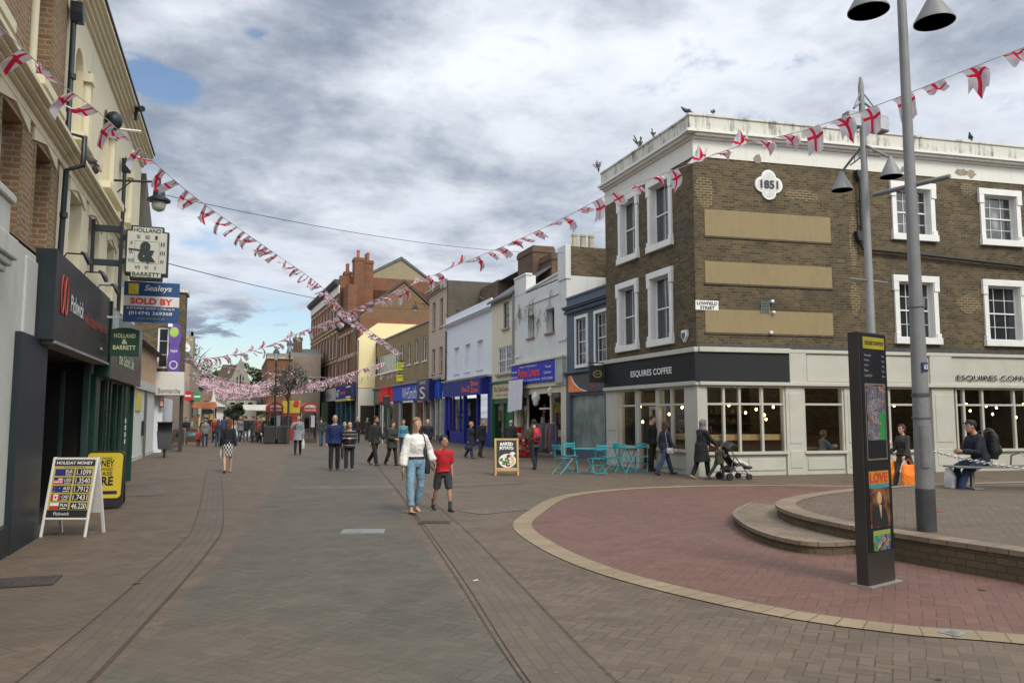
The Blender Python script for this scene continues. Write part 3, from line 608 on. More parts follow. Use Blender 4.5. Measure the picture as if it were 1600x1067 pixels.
for (x,z,rx,rz_,sd) in ((3.6,8.28,.62,.2,3),(5.28,6.9,.16,1.0,5),(5.25,5.2,.18,.55,6),(9.6,8.9,.4,.22,8),(9.4,5.2,.5,.3,9),(.35,8.2,.3,.5,10)): MB().prism([(x+u,z+v) for u,v in blob(14,rx,rz_,sd)],-.006,.0,'y').build('repointed_brickwork',RPB,cb)
for (x,z,rx,rz_,sd) in ((9.35,9.42,.26,.13,1),(9.72,9.4,.2,.15,2),(2.1,9.28,.14,.16,4),(7.2,9.35,.12,.12,7)): MB().prism([(x+u,z+v) for u,v in blob(16,rx,rz_,sd)],-.026,-.0,'y').build('peeled_patch',stained('bare_render',(.36,.31,.24),(.2,.17,.12),.7,.9,.4,.6),cb)
# fittings on the brick
q=thing('date_plaque','white quatrefoil plaque reading 1851 high on the brown brick wall','plaque',(0,0,0)); q.parent=None
q.matrix_basis=cb.matrix_basis@Matrix.Translation((2.43,0,8.51)); q.location=Vector((12.3,19.6,0))+Matrix.Rotation(R(-5),3,'Z')@Vector((2.43,0,8.51)); q.rotation_euler=(0,0,R(-5))
b=MB()
def quatre(r,d,y0,y1,mb):
    pts=[]
    for k in range(4):
        a0=k*math.pi/2; cx,cz=d*math.cos(a0),d*math.sin(a0)
        for j in range(-5,6):
            a=a0+j*math.pi/2/5*1.0; pts.append((cx+r*math.cos(a),cz+r*math.sin(a)))
    mb.prism(pts,y0,y1,'y')
quatre(.24,.215,-.06,0,b); b.build('plaque_body',WH,q,bev=.01)
b=MB(); quatre(.19,.19,-.068,-.055,b); b.build('recess',M('plaque_shade',(.62,.62,.6),.6),q)
b=MB(); text(b,'1851',-.29,-.12,.58,.25,y=-.07,ext=.02,bold=.03); b.build('lettering',BLK,q)
sg=thing('street_sign','white street nameplate with black capitals on the brick corner','street sign',(12.3,19.6,0),-5)
sg.location=Vector((12.3,19.6,0))+Matrix.Rotation(R(-5),3,'Z')@Vector((0,0,4.83))
MB().box(-.02,.70,-.03,0,-.13,.15).build('plate',WH,sg,bev=.01); b=MB(); text(b,'LOWFIELD',.02,.02,.64,.095,y=-.031,ext=.006,bold=.02); text(b,'STREET',.12,-.105,.45,.095,y=-.031,ext=.006,bold=.02); b.build('lettering',BLK,sg)
def onwall(base,rz,x,y,z): return Vector(base)+Matrix.Rotation(R(rz),3,'Z')@Vector((x,y,z))
for (x,z,s_) in ((2.42,5.02,.055),(2.45,4.7,.05),(2.35,4.1,.055)):
    t=thing('wall_light',{5.02:'small white round fitting above the middle of the street level panel',4.7:'small white round fitting at the top edge of the lowest tan panel',4.1:'small white round fitting at the bottom edge of the lowest tan panel'}[z],'light fitting',onwall((12.3,19.6,0),-5,x,-.02,z),-5)
    MB().box(-.03,.03,-.03,.02,-.04,.04).build('bracket',WH,t); MB().ell((0,-.05,0),(s_,s_,s_)).build('globe',WH,t,True)
t=thing('ventilation_grille','small grey green louvre between the two lower tan panels','vent',onwall((12.3,19.6,0),-5,2.2,0,4.86),-5)
b=MB()
for i in range(8): b.box(-.12,.12,-.035,0,-.18+i*.045,-.155+i*.045)
b.box(-.14,-.12,-.04,0,-.2,.2).box(.12,.14,-.04,0,-.2,.2); b.build('louvre',M('vent_green',(.13,.17,.15),.7),t)
XLw=cb.matrix_basis if False else Matrix.Translation((12.3,19.6,0))@Matrix.Rotation(R(-5),4,'Z')@XL
p=XLw@Vector((5.3,0,4.02)); t=thing('burglar_alarm','white shield shaped alarm box beside the first floor corner window','alarm box',p,-90)
MB().prism([(-.14,.16),(.14,.16),(.14,-.02),(0,-.2),(-.14,-.02)],-.09,0,'y').build('case',WH,t,bev=.01); MB().prism([(-.09,.08),(.09,.08),(.07,-.04),(0,-.12),(-.07,-.04)],-.1,-.088,'y').build('badge',M('alarm_blue',(.03,.06,.2),.5),t)
def pipe(name,label,pts,r,mt,hop=None,loc=(0,0,0),rz=0,brk=[]):
    t=thing(name,label,'drainpipe',loc,rz)
    MB().tube(pts,r,10).build('pipe',mt,t,True)
    if hop: MB().prism([(-.13,.16),(.13,.16),(.11,0),(.06,-.14),(-.06,-.14),(-.11,0)],-.2,-.02,'y').build('hopper_head',mt,t,bev=.01).location=hop
    b=MB()
    for q_ in brk: b.lathe([(r*1.35,-.04),(r*1.35,.04)],q_,10)
    if brk: b.build('collar',mt,t,True)
    return t
pipe('drainpipe','black cast iron downpipe with hopper head running down the middle of the brick corner building',[(0,-.14,9.0),(0,-.14,6.75)],.055,BLK,(0,0,9.0),onwall((12.3,19.6,0),-5,5.5,0,0),-5,[(0,-.14,8.2),(0,-.14,7.4)])
pipe('sloping_pipe','black pipe sloping right across the brick wall between its two window rows',[(5.42,-.12,7.0),(5.5,-.12,6.72),(7.5,-.12,6.66),(11.6,-.12,6.46),(15.9,-.12,6.3)],.05,BLK,(5.42,0.01,7.1),(12.3,19.6,0),-5)
for nm,x0,x1 in (('a',2.7,5.0),):
    pass
# hanging sign of the coffee shop
hs=thing('hanging_sign','square black hanging sign with a gold ring at the left end of the coffee shop','hanging sign',tuple(XLw@Vector((.12,0,0))),-5)
MB().tube([(0.05,0,3.55),(-.75,0,3.55)],.02,8).tube([(-.02,0,3.75),(-.02,0,3.4)],.02,8).build('bracket',BLK,hs,True)
MB().box(-.72,-.12,-.03,.03,2.86,3.46).build('board',M('sign_black',(.02,.024,.024),.5),hs,bev=.01)
b=MB()
for k in range(24):
    a=k*math.pi/12; a2=a+math.pi/12
    for ys in (-1,1):
        pr=[(-.42+.17*math.cos(a),3.16+.13*math.sin(a)),(-.42+.17*math.cos(a2),3.16+.13*math.sin(a2)),(-.42+.13*math.cos(a2),3.16+.095*math.sin(a2)),(-.42+.13*math.cos(a),3.16+.095*math.sin(a))]
        b.prism(pr,ys*.031,ys*.036,'y')
b.box(-.53,-.31,-.036,-.031,3.15,3.175); b.build('emblem',M('gold_paint',(.5,.32,.06),.4,.1,4,0,.3),hs)
# ================================================================ RIGHT ROW (frames: x right as seen from the street = towards the camera, origin at the far end)
def rowthing(name,label,y_far,X=13.3,rz=-90,cat='building'): return thing(name,label,cat,(X,y_far,0),rz)
RD=(.80,.10,.06)
def coping(root,pts,mt,name='parapet_coping',y0=-.06,y1=.3,h=.1):
    b=MB()
    for (x0,z0),(x1,z1) in zip(pts,pts[1:]): b.prism([(x0,z0),(x1,z1),(x1,z1+h),(x0,z0+h)],y0,y1,'y')
    return b.build(name,mt,root,bev=.006)
# --- R9 blue grey shop
BG=stained('blue_grey_paint',(.085,.115,.155),(.055,.07,.09),.5,.7); CR=stained('cream_paint',(.62,.57,.44),(.42,.38,.28),.45,.8)
r9=rowthing('blue_grey_shop','two storey blue grey painted shop squeezed between the white building and the brick corner',31.4)
W9=[(1.05,2.1,3.78,5.7),(2.95,4.0,3.78,5.7),(4.7,5.6,3.78,5.7)]
wall(r9,0,6.2,2.6,6.7,W9,BG,6,.12)
for a in W9:
    window(r9,*a,y=.08,nx=3,nz=4,fr=.05); b=MB(); x0,x1,z0,z1=a
    b.box(x0-.13,x0,-.05,.03,z0-.12,z1+.13).box(x1,x1+.13,-.05,.03,z0-.12,z1+.13).box(x0,x1,-.05,.03,z1,z1+.13).box(x0-.02,x1+.02,-.09,.03,z0-.12,z0); b.build('window_surround',WH,r9,bev=.006)
cornice(r9,0,6.2,6.12,[(.08,.06),(.2,.07),(.26,.06)],BG); b=MB()
for i in range(34): b.box(.05+i*.18,.14+i*.18,-.16,.02,6.0,6.12)
b.build('dentils',BG,r9); cornice(r9,0,6.2,6.66,[(.05,.09)],M('lead_cap',(.1,.12,.14),.6),'parapet_coping')
cornice(r9,0,6.2,3.42,[(.12,.05),(.2,.07)],BG,'shop_cornice')
MB().box(0,.35,-.05,.3,0,3.42).box(3.75,4.1,-.05,.3,0,3.42).box(5.6,6.2,-.05,.3,0,3.42).box(.35,3.75,0,.3,0,.35).box(.35,3.75,-.01,.1,2.55,2.66).build('pilasters_and_stallriser',BG,r9,bev=.01)
sf=sign(r9,.3,4.2,2.66,3.4,M('slate_grey_sign',(.06,.06,.068),.5),[],y=-.07,th=.09,name='shop_fascia')
ORG=M('orange_vinyl',(.85,.20,.02),.5,.06,3,.0)
MB().prism([(.32,2.68),(2.0,2.68),(1.35,2.82),(.85,3.05),(.5,3.38),(.32,3.38)],-.078,-.071,'y').prism([(2.0,2.68),(2.25,2.68),(1.45,2.84),(.93,3.09),(.6,3.38),(.5,3.38),(.85,3.05),(1.35,2.82)],-.079,-.071,'y',1).build('orange_swoosh',[ORG,WH],sf)
b=MB(); text(b,'Your local',.42,2.86,.4,.05,y=-.08,ext=.004); text(b,'job centre shop',.42,2.76,.75,.05,y=-.08,ext=.004); b.build('lettering',WH,sf)
b=MB()
for k in range(7):
    a=k*math.pi*2/7; b.ell((2.75+.18*math.cos(a),-.075,3.03+.22*math.sin(a)),(.06,.012,.09))
b.build('leaf_emblem',M('emblem_rust',(.35,.06,.03),.6),sf,True)
MB().box(.35,3.75,.12,.13,.35,2.55).build('shop_pane',M('painted_interior_light',(.20,.26,.24),.18,.35,1.2,0),r9); MB().box(.05,6.1,1.1,1.2,0,3.2).box(.3,3.8,.3,2.6,0,.02).build('interior',M('grey_green_wall',(.50,.56,.53),.8,.2,1,0),r9)  # opaque pane colour imitates the pale lit interior seen through clear glass
b=MB(); b.box(2.0,2.45,.3,.33,1.35,2.15).build('poster_frame',ORG,r9); b=MB()
for i in range(2): b.box(2.06,2.39,.28,.3,1.40+i*.37,1.72+i*.37)
b.build('window_poster',M('poster_paper',(.55,.58,.6),.6,.2,12),r9); b=MB()
for x in (1.55,2.75):
    for k in range(2): b.box(x,x+.42,.24,.26,.55+k*.42,.92+k*.42,m=1)
    b.box(x-.03,x,.22,.28,.4,1.42).box(x+.42,x+.45,.22,.28,.4,1.42).box(x,x+.42,.22,.28,.93,.96).box(x,x+.42,.22,.28,1.36,1.40)
b.build('leaflet_stand',[BLK,MC['poster_paper']],r9)
MB().box(4.1,5.6,.2,.24,.1,2.4).build('door',BG,r9); MB().box(4.25,5.45,.17,.2,.6,2.2).build('pane',DG,r9.children[-1]) 
# --- R8 white building
WR=stained('white_render',(.62,.63,.62),(.36,.35,.32),.6,.85,.48,.72,.5)
r8=rowthing('white_rendered_shop','tall plain white rendered building with stepped parapet above the bed linen shop',38.2)
W8=[(1.95,2.85,5.45,6.55),(4.4,5.4,5.45,6.55)]
wall(r8,0,6.8,3.2,7.75,W8,WR,7,.35)
for a in W8: window(r8,*a,y=.3,nx=1,nz=1,fm=M('grey_frame',(.2,.2,.2)),fr=.06,meet=False,sill=.09,sm=M('brick_red_sill',(.25,.17,.14)))
MB().box(0,1.75,-.02,.5,7.75,8.62).build('parapet_pier',WR,r8,bev=.02); MB().box(6.05,6.8,-.02,7,7.75,9.05).build('party_wall',BRK,r8); [MB().lathe([(.14,0),(.12,.5),(.15,.52),(.15,.62),(.1,.62)],(6.45,.55+.4*k_,9.05),12).build('chimney_pot',M('cream_pot',(.42,.36,.26),.8),r8,True) for k_ in range(3)]; MB().box(5.95,6.85,-.06,.2,7.6,9.1).build('parapet_pier',WR,r8,bev=.02)
coping(r8,[(0,8.62),(1.8,8.62)],WR); coping(r8,[(1.75,7.75),(5.95,7.95)],WR); MB().prism([(1.75,7.7),(5.95,7.7),(5.95,7.95),(1.75,7.75)],0,.25,'y').build('parapet',WR,r8)
cornice(r8,1.75,5.95,7.05,[(.06,.08)],WR,'string_course'); MB().box(0,.9,-.05,.02,4.62,4.72).box(5.9,6.8,-.05,.02,4.95,5.04).build('string_course',WR,r8)
MB().box(.02,6.78,-.12,.05,3.02,3.24).box(.02,6.78,-.25,.05,4.2,4.3).build('shop_cornice',CR,r8,bev=.01)
SB=M('royal_blue_sign',(.012,.022,.42),.6,.06,2,0); RDM=M('red_vinyl',(.75,.04,.03),.5,.05,3,0)
sg_=sign(r8,.05,5.9,3.24,4.2,SB,[('Prime Linens',1.15,3.55,2.9,.42,RDM,.03),('Wall to Wall Bargains',1.3,4.0,2.4,.10,WH),('Bedding, Curtains & Duvets',1.5,3.33,2.6,.12,WH,.012),('Towels',4.75,3.85,.75,.12,WH),('Cushions',4.6,3.6,.9,.12,WH),('01474 352488',4.35,3.33,1.3,.11,WH),('Bedding',.15,3.8,.8,.12,WH),('Blankets',.15,3.55,.85,.12,WH)],y=-.2,th=.2,name='shop_fascia')
MB().box(5.9,6.75,-.2,.02,3.1,4.25).build('fascia_end',M('grey_box',(.38,.40,.38)),r8,bev=.02)
MB().box(.05,.45,-.05,.3,0,3.02).box(6.2,6.78,-.05,.3,0,3.02).box(1.5,1.58,.1,.2,0,2.9).box(4.55,4.65,.1,.2,0,2.9).box(3.2,4.6,.1,.2,2.0,2.08).box(.45,6.2,.0,.2,2.72,3.02).build('shop_frame',CR,r8,bev=.01)
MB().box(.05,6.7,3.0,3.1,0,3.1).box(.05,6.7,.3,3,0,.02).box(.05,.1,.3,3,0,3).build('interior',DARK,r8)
MB().box(.45,1.5,.15,.155,.5,2.72).box(4.65,6.2,.15,.155,.5,2.72).build('shop_pane',GL,r8)
goods(r8,.6,6.1,.1,2.6,.5,1.8,5,[(.3,.3,.32),(.35,.1,.08),(.12,.12,.2),(.5,.48,.45)],45)
# shrubby dead creeper stain on the render
cp=thing('creeper','straggly dead creeper hanging on the white rendered parapet wall','climbing plant',(13.3,38.2,0),-90); b=MB(); rr=random.Random(5)
for k in range(20):
    x=rr.uniform(.3,5.2);z=7.6-rr.uniform(0,.5)-(.3 if x<2.5 else .6*rr.random()*2); p=[(x,-.04,z)]
    for j in range(7): x+=rr.uniform(-.14,.16); z-=rr.uniform(.02,.2); p.append((x,-.05-.03*rr.random(),z))
    b.tube(p,.012,4)
    for q in p:
        for _ in range(2):
            c=Vector(q)+Vector((rr.uniform(-.1,.1),-.03,rr.uniform(-.1,.1))); d=rr.uniform(.02,.05); b.quad(tuple(c),tuple(c+Vector((d,-.02,d))),tuple(c+Vector((0,-.02,2*d))),tuple(c+Vector((-d,0,d))))
b.build('stems',M('dead_creeper',(.17,.155,.13),.9),cp)
# --- R7 narrow cream house
r7=rowthing('narrow_cream_house','narrow cream rendered house with dark slate roof over the green fronted shop',42.05)
W7=[(2.0,3.0,6.3,7.7),(1.1,3.5,3.95,5.35)]
wall(r7,0,3.85,3.5,8.0,W7,CR,7,.12)
window(r7,*W7[0],y=.06,nx=2,nz=4,fm=M('brown_frame',(.16,.14,.12)),fr=.05,sill=.12,sm=M('stone_sill',(.3,.27,.2))); window(r7,1.1,2.28,3.95,5.35,y=.06,nx=3,nz=4,fr=.06,sill=None); window(r7,2.32,3.5,3.95,5.35,y=.06,nx=3,nz=4,fr=.06); MB().box(.9,3.7,-.14,.05,3.82,3.94).build('sill',MC['stone_sill'],r7)
SL=slate('slate_roof'); MB().prism([(-.3,7.95),(3.5,10.6),(3.5,10.5),(-.3,7.83)],0,3.9,'x').build('roof',SL,r7)
GRN=M('dark_green_paint',(.012,.10,.045),.5,.12,3,.05)
MB().box(0,.3,-.08,.3,0,3.5).box(3.4,3.85,-.08,.3,0,3.5).box(0,3.85,-.12,.2,3.42,3.55).box(.3,3.4,0,.2,0,.5).box(.3,3.4,0,.2,2.35,2.62).box(1.95,2.05,0,.2,.5,2.35).build('shop_frame',GRN,r7,bev=.01)
sign(r7,.3,3.4,2.62,3.42,M('cream_sign',(.55,.48,.33),.6),[('The Thai Corner',.55,2.98,2.6,.28,M('brown_letter',(.22,.12,.07)),.01),('AUTHENTIC CUISINE',.85,2.76,2.0,.09,MC['brown_letter'])],y=-.05,th=.1,name='shop_fascia')
MB().box(.3,1.95,.1,.11,.5,2.35).build('shop_pane',glassm('misty_glass',(.45,.5,.46),.2),r7); MB().box(2.05,3.4,.1,.16,.05,2.35).build('door',GRN,r7); MB().box(.1,3.8,1.5,1.6,0,3.4).build('interior',M('pale_interior',(.25,.27,.24)),r7)
# big chimney stack behind
def chimney(root,x0,x1,y0,y1,z0,z1,mt,pots,potm,ph=.5,pr=.13):
    c=MB().box(x0,x1,y0,y1,z0,z1-.35).box(x0-.06,x1+.06,y0-.06,y1+.06,z1-.35,z1-.12).box(x0-.02,x1+.02,y0-.02,y1+.02,z1-.12,z1).build('chimney',mt,root)
    for i in range(pots):
        x=x0+(x1-x0)*(i+.5)/pots; MB().lathe([(pr,0),(pr*.85,ph*.85),(pr,ph*.88),(pr,ph),(pr*.7,ph)],(x,(y0+y1)/2,z1),12).build('chimney_pot',potm,c,True)
    return c
CHB=brick('soot_brick',(.13,.075,.045),(.18,.10,.055),(.09,.08,.07),(.04,.035,.03),.7,(.25,.13,.07)); POT=M('cream_pot',(.42,.36,.26),.8); POTR=M('terracotta_pot',(.30,.10,.05),.8)
chimney(r7,-.2,2.3,1.6,2.8,8.0,10.9,CHB,0,POT); chimney(r7,2.2,4.0,2.0,3.0,8,10.2,CHB,0,POT)
# --- behind R8/R9: party wall with pots, dark pitched roof
rb=rowthing('rear_brick_block','dark sooty brick rear block with slate roof behind the blue grey shop',31.6,X=15.2)
MB().box(-5.5,.1,0,6,6,8.9).box(0.1,4.6,.2,6,5,8.35).build('wall',CHB,rb); MB().prism([(0,8.3),(2.5,9.7),(5,8.3)],-5.5,0,'x').build('roof',SL,rb)
chimney(rb,.3,2.6,.3,1.2,8.3,9.1,CHB,0,POT,.75,.16)
MB().prism([(2.4,8.2),(4.9,11.4),(4.9,6.4),(2.4,6.4)],.1,8,'y').build('roof',slate('dark_slate',(.035,.037,.042)),rb)
# --- R6 white building
r6=rowthing('white_parapet_shop','low white building with three blocked windows over the blue shoe shop',52.3)
W6=[(2.1,3.3,4.45,6.1),(4.7,5.9,4.45,6.1),(7.3,8.5,4.45,6.1)]
WP=stained('clean_white_paint',(.68,.71,.76),(.5,.52,.56),.4,.8)
wall(r6,0,10.25,3.9,8.0,W6,WP,7,.25)
for a in W6: MB().box(a[0],a[1],.2,.26,a[2],a[3]).box(a[0],a[1],.18,.2,(a[2]+a[3])/2-.04,(a[2]+a[3])/2+.04).build('blocked_window',WP,r6); MB().box(a[0]-.06,a[1]+.06,-.07,.05,a[2]-.1,a[2]).build('sill',WP,r6)
cornice(r6,0,10.25,7.55,[(.08,.08),(.22,.08),(.32,.07)],WP); cornice(r6,0,10.25,7.78,[(.06,.5)],WP,'parapet'); cornice(r6,0,10.25,3.88,[(.3,.07),(.36,.06)],stained('grey_ledge',(.4,.4,.4),(.2,.2,.2)),'shop_cornice')
NB=M('navy_fascia',(.008,.018,.20),.6,.1,2,0); BB=M('bright_blue_frame',(.006,.012,.24),.6,.12,2,0); ORT=M('orange_letter',(.80,.10,.04),.5,.05,3,0)
z_=sign(r6,.1,9.8,2.95,3.88,NB,[('Shoe Zone',4.9,3.15,2.5,.36,ORT,.025)],y=-.25,th=.3,name='shop_fascia')
z2=MB().box(7.55,9.7,-.5,-.26,2.95,3.85).build('projecting_box',NB,z_); b=MB(); text(b,'Shoe',7.75,3.42,1.5,.3,y=-.505,bold=.025); text(b,'Zone',7.75,3.04,1.5,.3,y=-.505,bold=.025); b.build('lettering',ORT,z_)
MB().box(0,.4,-.1,.3,0,2.95).box(9.75,10.25,-.1,.3,0,3.9).box(.4,1.0,0,.2,0,2.95).box(4.4,4.6,-.02,.2,0,2.95).box(7.3,7.5,-.02,.2,0,2.95).box(.4,4.4,0,.2,0,.75).box(7.5,9.75,0,.2,0,.75).build('shop_frame',BB,r6,bev=.01)
b=MB()
for i in (1,3): b.box(1+i*.85,1.05+i*.85,-.01,.1,.75,2.95)
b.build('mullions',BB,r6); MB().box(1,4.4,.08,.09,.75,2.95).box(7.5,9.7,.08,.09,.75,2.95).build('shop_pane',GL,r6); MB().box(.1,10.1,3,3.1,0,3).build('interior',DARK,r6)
goods(r6,1.1,4.3,.8,2.6,.3,.8,11,[(.05,.12,.35),(.4,.42,.45),(.35,.3,.1),(.02,.05,.2)],40); goods(r6,7.6,9.6,.8,2.7,.3,.8,12,[(.5,.5,.5),(.45,.03,.03),(.02,.05,.3)],22)
MB().quad((0,7.0,7.9),(10.25,7.0,7.9),(10.25,3.5,9.3),(0,3.5,9.3)).quad((0,.3,7.9),(0,3.5,9.3),(10.25,3.5,9.3),(10.25,.3,7.9)).build('roof',slate('grey_slate',(.075,.08,.085)),r6)
bk=rowthing('brick_backland_block','dark brown brick block with sagging slate roof rising behind the white parapet',51.9,X=15.6); MB().box(0,3.9,0,6,5,10.4).build('wall',CHB,bk); MB().box(3.9,10.2,2,7,5,9.9).build('wall',CHB,bk); MB().prism([(0,10.3),(3,11.0),(7,10.3)],0,10,'x').build('roof',MC['grey_slate'],bk)
# --- R5 pinkish house
PK=stained('pink_beige_render',(.46,.37,.30),(.33,.26,.21),.5,.85)
r5=rowthing('pink_beige_house','tall narrow pink beige rendered house with flat cornice left of the white building',57.5)
W5=[(1.0,1.95,7.9,9.9),(3.2,4.15,7.9,9.9),(1.0,1.95,4.75,6.5),(3.2,4.15,4.75,6.5)]
wall(r5,0,5.2,4.2,10.9,W5,PK,6,.18)
for a in W5: window(r5,*a,y=.12,nx=1,nz=2,fm=PK,fr=.05,sill=.1)
cornice(r5,0,5.2,10.45,[(.12,.1),(.3,.12),(.42,.1)],PK); cornice(r5,0,5.2,10.75,[(.1,.3)],M('lead_cap2',(.12,.12,.12)),'parapet')
MB().box(5.2,5.5,0.02,6,4,10.9).build('side_wall',brick('grey_side_brick',(.10,.085,.065),(.13,.11,.085),(.09,.08,.07)),r5); MB().tube([(5.56,3,4),(5.56,3,10.9)],.06,8).build('drainpipe',M('grey_pipe',(.2,.2,.2)),r5,True)
# --- R4 sixties tan brick block with the blue newsagent sign
an=math.degrees(math.atan2(.7,20)); A4=(12.6,77.5)
r4=thing('tan_brick_block','long low tan brick post-war block over the blue fronted newsagent and red shop','building',(12.6,77.5,0),-90+an)
TBK=brick('tan_brick',(.28,.195,.09),(.35,.25,.12),(.25,.2,.13),(.14,.1,.06),.5)
W4=[(19.3-1.9*i-.9,19.3-1.9*i,5.9,7.7) for i in range(4)]+[(-1.2+.1,10.6,5.65,7.35)]
W4=[(18.3,19.4,5.85,7.7),(15.9,17.0,5.85,7.7),(13.4,14.5,5.85,7.7),(11.0,12.1,5.85,7.7),(-1.0,10.2,5.65,7.35)]
wall(r4,-2.5,20,4.3,8.7,W4,TBK,8,.15)
for a in W4[:4]: window(r4,*a,y=.1,nx=2,nz=1,fr=.08,meet=False,sill=.08)
window(r4,*W4[4],y=.1,nx=12,nz=1,fr=.1,bar=.09,meet=False,sill=.1,pm=darkglass('pale_glass',(.12,.2,.2)))
cornice(r4,-2.5,20,8.68,[(.1,.12)],M('concrete_cap',(.3,.28,.24)),'parapet_coping'); cornice(r4,-2.5,23.9,4.22,[(.35,.16)],M('concrete_canopy',(.22,.21,.2)),'shop_canopy')
WB=M('newsagent_blue',(.012,.065,.50),.6,.08,2,0)
MB().box(8.9,23.6,-.2,.05,2.95,4.2).build('shop_fascia',WB,r4,bev=.02); f=r4.children[-1]
b=MB(); text(b,'WHSmith',12.5,3.05,4.8,.95,y=-.21,bold=.005); b.build('lettering',WH,f)
z2=MB().box(18.9,22.4,-.62,-.2,2.8,4.35).build('projecting_box',M('deep_navy',(.01,.018,.11),.4,.1,2,0),f); b=MB(); text(b,'S',19.9,2.95,1.5,.85,y=-.63,bold=.0); text(b,'WHS',19.8,4.0,1.7,.24,y=-.63); b.build('lettering',WH,f)
RS=M('red_fascia',(.68,.02,.015),.6,.08,2,0)
o=MB().box(3.0,8.8,-.22,.05,2.95,4.25).box(4.6,7.8,-.5,-.22,2.95,4.3).build('shop_fascia',RS,r4,bev=.02,label='red shop fascia'); MB().box(4.7,7.7,-.52,-.5,3.9,4.2).build('panel',M('dark_red',(.4,.015,.02)),o); 
MB().box(-1.2,2.9,-.2,.05,2.8,4.15).build('shop_fascia',M('olive_grey_fascia',(.13,.14,.11)),r4,bev=.02,label='blank grey green fascia')
b=MB()
for x in (-1.3,2.8,5.6,8.7,10.6,15.5,18.7,20.6,22.0,23.2): b.box(x,x+.22,-.05,.25,0,2.95)
b.build('shop_frame',M('pale_mullion',(.42,.42,.40)),r4,bev=.01); MB().box(8.6,10.6,-.08,.3,0,2.95).box(-1.3,23.4,-.02,.2,0,.35).build('brown_pier',M('brown_brick_pier',(.10,.075,.06)),r4)
MB().box(-1.2,23.3,.1,.11,.35,2.95).build('shop_pane',glassm('shop_glass2',(.6,.68,.66),.06),r4); MB().box(-2,23.4,2.8,2.9,0,3).build('interior',M('shop_gloom',(.05,.055,.05)),r4)
goods(r4,3,8.6,.4,2.6,.4,1.2,21,[(.4,.03,.03),(.4,.35,.06),(.1,.14,.4),(.35,.35,.36)],50); goods(r4,10.8,23,.4,2.6,.4,1.6,22,[(.1,.3,.33),(.4,.42,.42),(.1,.12,.1),(.3,.25,.1),(.05,.05,.12)],90)
yb=thing('letting_board','yellow agents board reading TO LET on the tan brick wall','sign board',(12.95,66.0,5.45),-70)
YL=M('yellow_board',(.72,.68,.02),.5,.05,2,0); MB().box(-.75,.75,-.05,.05,-.85,.75).build('board',YL,yb,bev=.01); b=MB(); b.box(-.62,.62,-.06,-.05,-.28,.06,m=0); text(b,'SHOP & OFFICES',-.6,.5,1.2,.13,y=-.055,m=0); text(b,'TO LET',-.5,.22,1.0,.2,y=-.055,m=0); text(b,'01322 285588',-.6,-.55,1.2,.14,y=-.055,m=0); text(b,'LET agents',-.5,-.2,1.0,.18,y=-.065,m=1); b.build('lettering',[BLK,WH],yb); MB().box(-.4,.4,0,.4,.8,.9).build('bracket',BLK,yb)
# --- R2/R3 Victorian red brick block
RB=brick('red_brick',(.20,.072,.035),(.27,.10,.045),(.15,.095,.065),(.075,.05,.038),.55,(.27,.14,.07)); STN=M('buff_stone',(.42,.33,.2),.8,.2,3,.2)
ry=math.degrees(math.atan2(1.67,35))
r2=thing('victorian_brick_block','grand three storey Victorian red brick building with rows of sash windows and tall chimneys','building',(9.3,112,0),-90+ry)
# local x = 35 at the near end
def X2(s): return 35.04-s
NW=[]; 
for i in range(6): x=X2(11.8)+.25+i*1.85; NW+=[(x,x+.95,8.0,10.1),(x,x+.95,5.6,7.6)]
wall(r2,X2(12),X2(.0),4.9,11.2,NW,RB,8,.2)
for a in NW: window(r2,*a,y=.12,nx=1,nz=2,fr=.09); b=MB().box(a[0]-.12,a[1]+.12,-.06,.02,a[3],a[3]+.3).box(a[0]-.12,a[1]+.12,-.08,.02,a[2]-.14,a[2]).build('window_dressing',STN,r2)
cornice(r2,X2(12),X2(0),7.75,[(.08,.12)],STN,'string_course'); cornice(r2,X2(12),X2(0),10.9,[(.15,.15),(.35,.15),(.5,.2)],M('dark_cornice',(.07,.055,.045)),)
FW=[]
for i in range(9): x=.6+i*2.5; FW+=[(x,x+1.2,12.3,14.6),(x,x+1.2,8.3,11.0),(x,x+1.2,5.4,7.7)]
wall(r2,0,X2(12.05),4.9,15.9,FW,RB,12,.2)
for a in FW: window(r2,*a,y=.12,nx=1,nz=2,fr=.13); MB().box(a[0]-.14,a[1]+.14,-.06,.02,a[3],a[3]+.28).box(a[0]-.14,a[1]+.14,-.08,.02,a[2]-.14,a[2]).build('window_dressing',STN,r2)
cornice(r2,0,X2(12.05),15.3,[(.1,.9)],WST,'frieze'); cornice(r2,0,X2(12.05),16.2,[(.3,.15),(.5,.2),(.6,.3)],M('dark_cornice2',(.06,.06,.065))); cornice(r2,0,X2(12.05),11.5,[(.1,.15)],STN,'string_course')
MB().box(X2(12.05)-.6,X2(12.05),.02,12,11,17.3).box(X2(12.05),X2(9),.4,1.4,10,15.9).build('side_wall',RB,r2)
for (x0,x1,y0,y1,z1,n_) in ((X2(12.0),X2(10.6),1.35,2.35,19.2,1),(X2(12.6),X2(10.9),2.36,3.5,19.0,3),(X2(12.9),X2(12.1),.5,1.3,17.8,2)): chimney(r2,x0,x1,y0,y1,10,z1,RB,n_,POTR,.9,.18)
SM=[(X2(6),X2(.5)),(X2(11.5),X2(6.5))]
PBL=M('blue_shop_fascia',(.012,.03,.22),.6,.1,2,0)
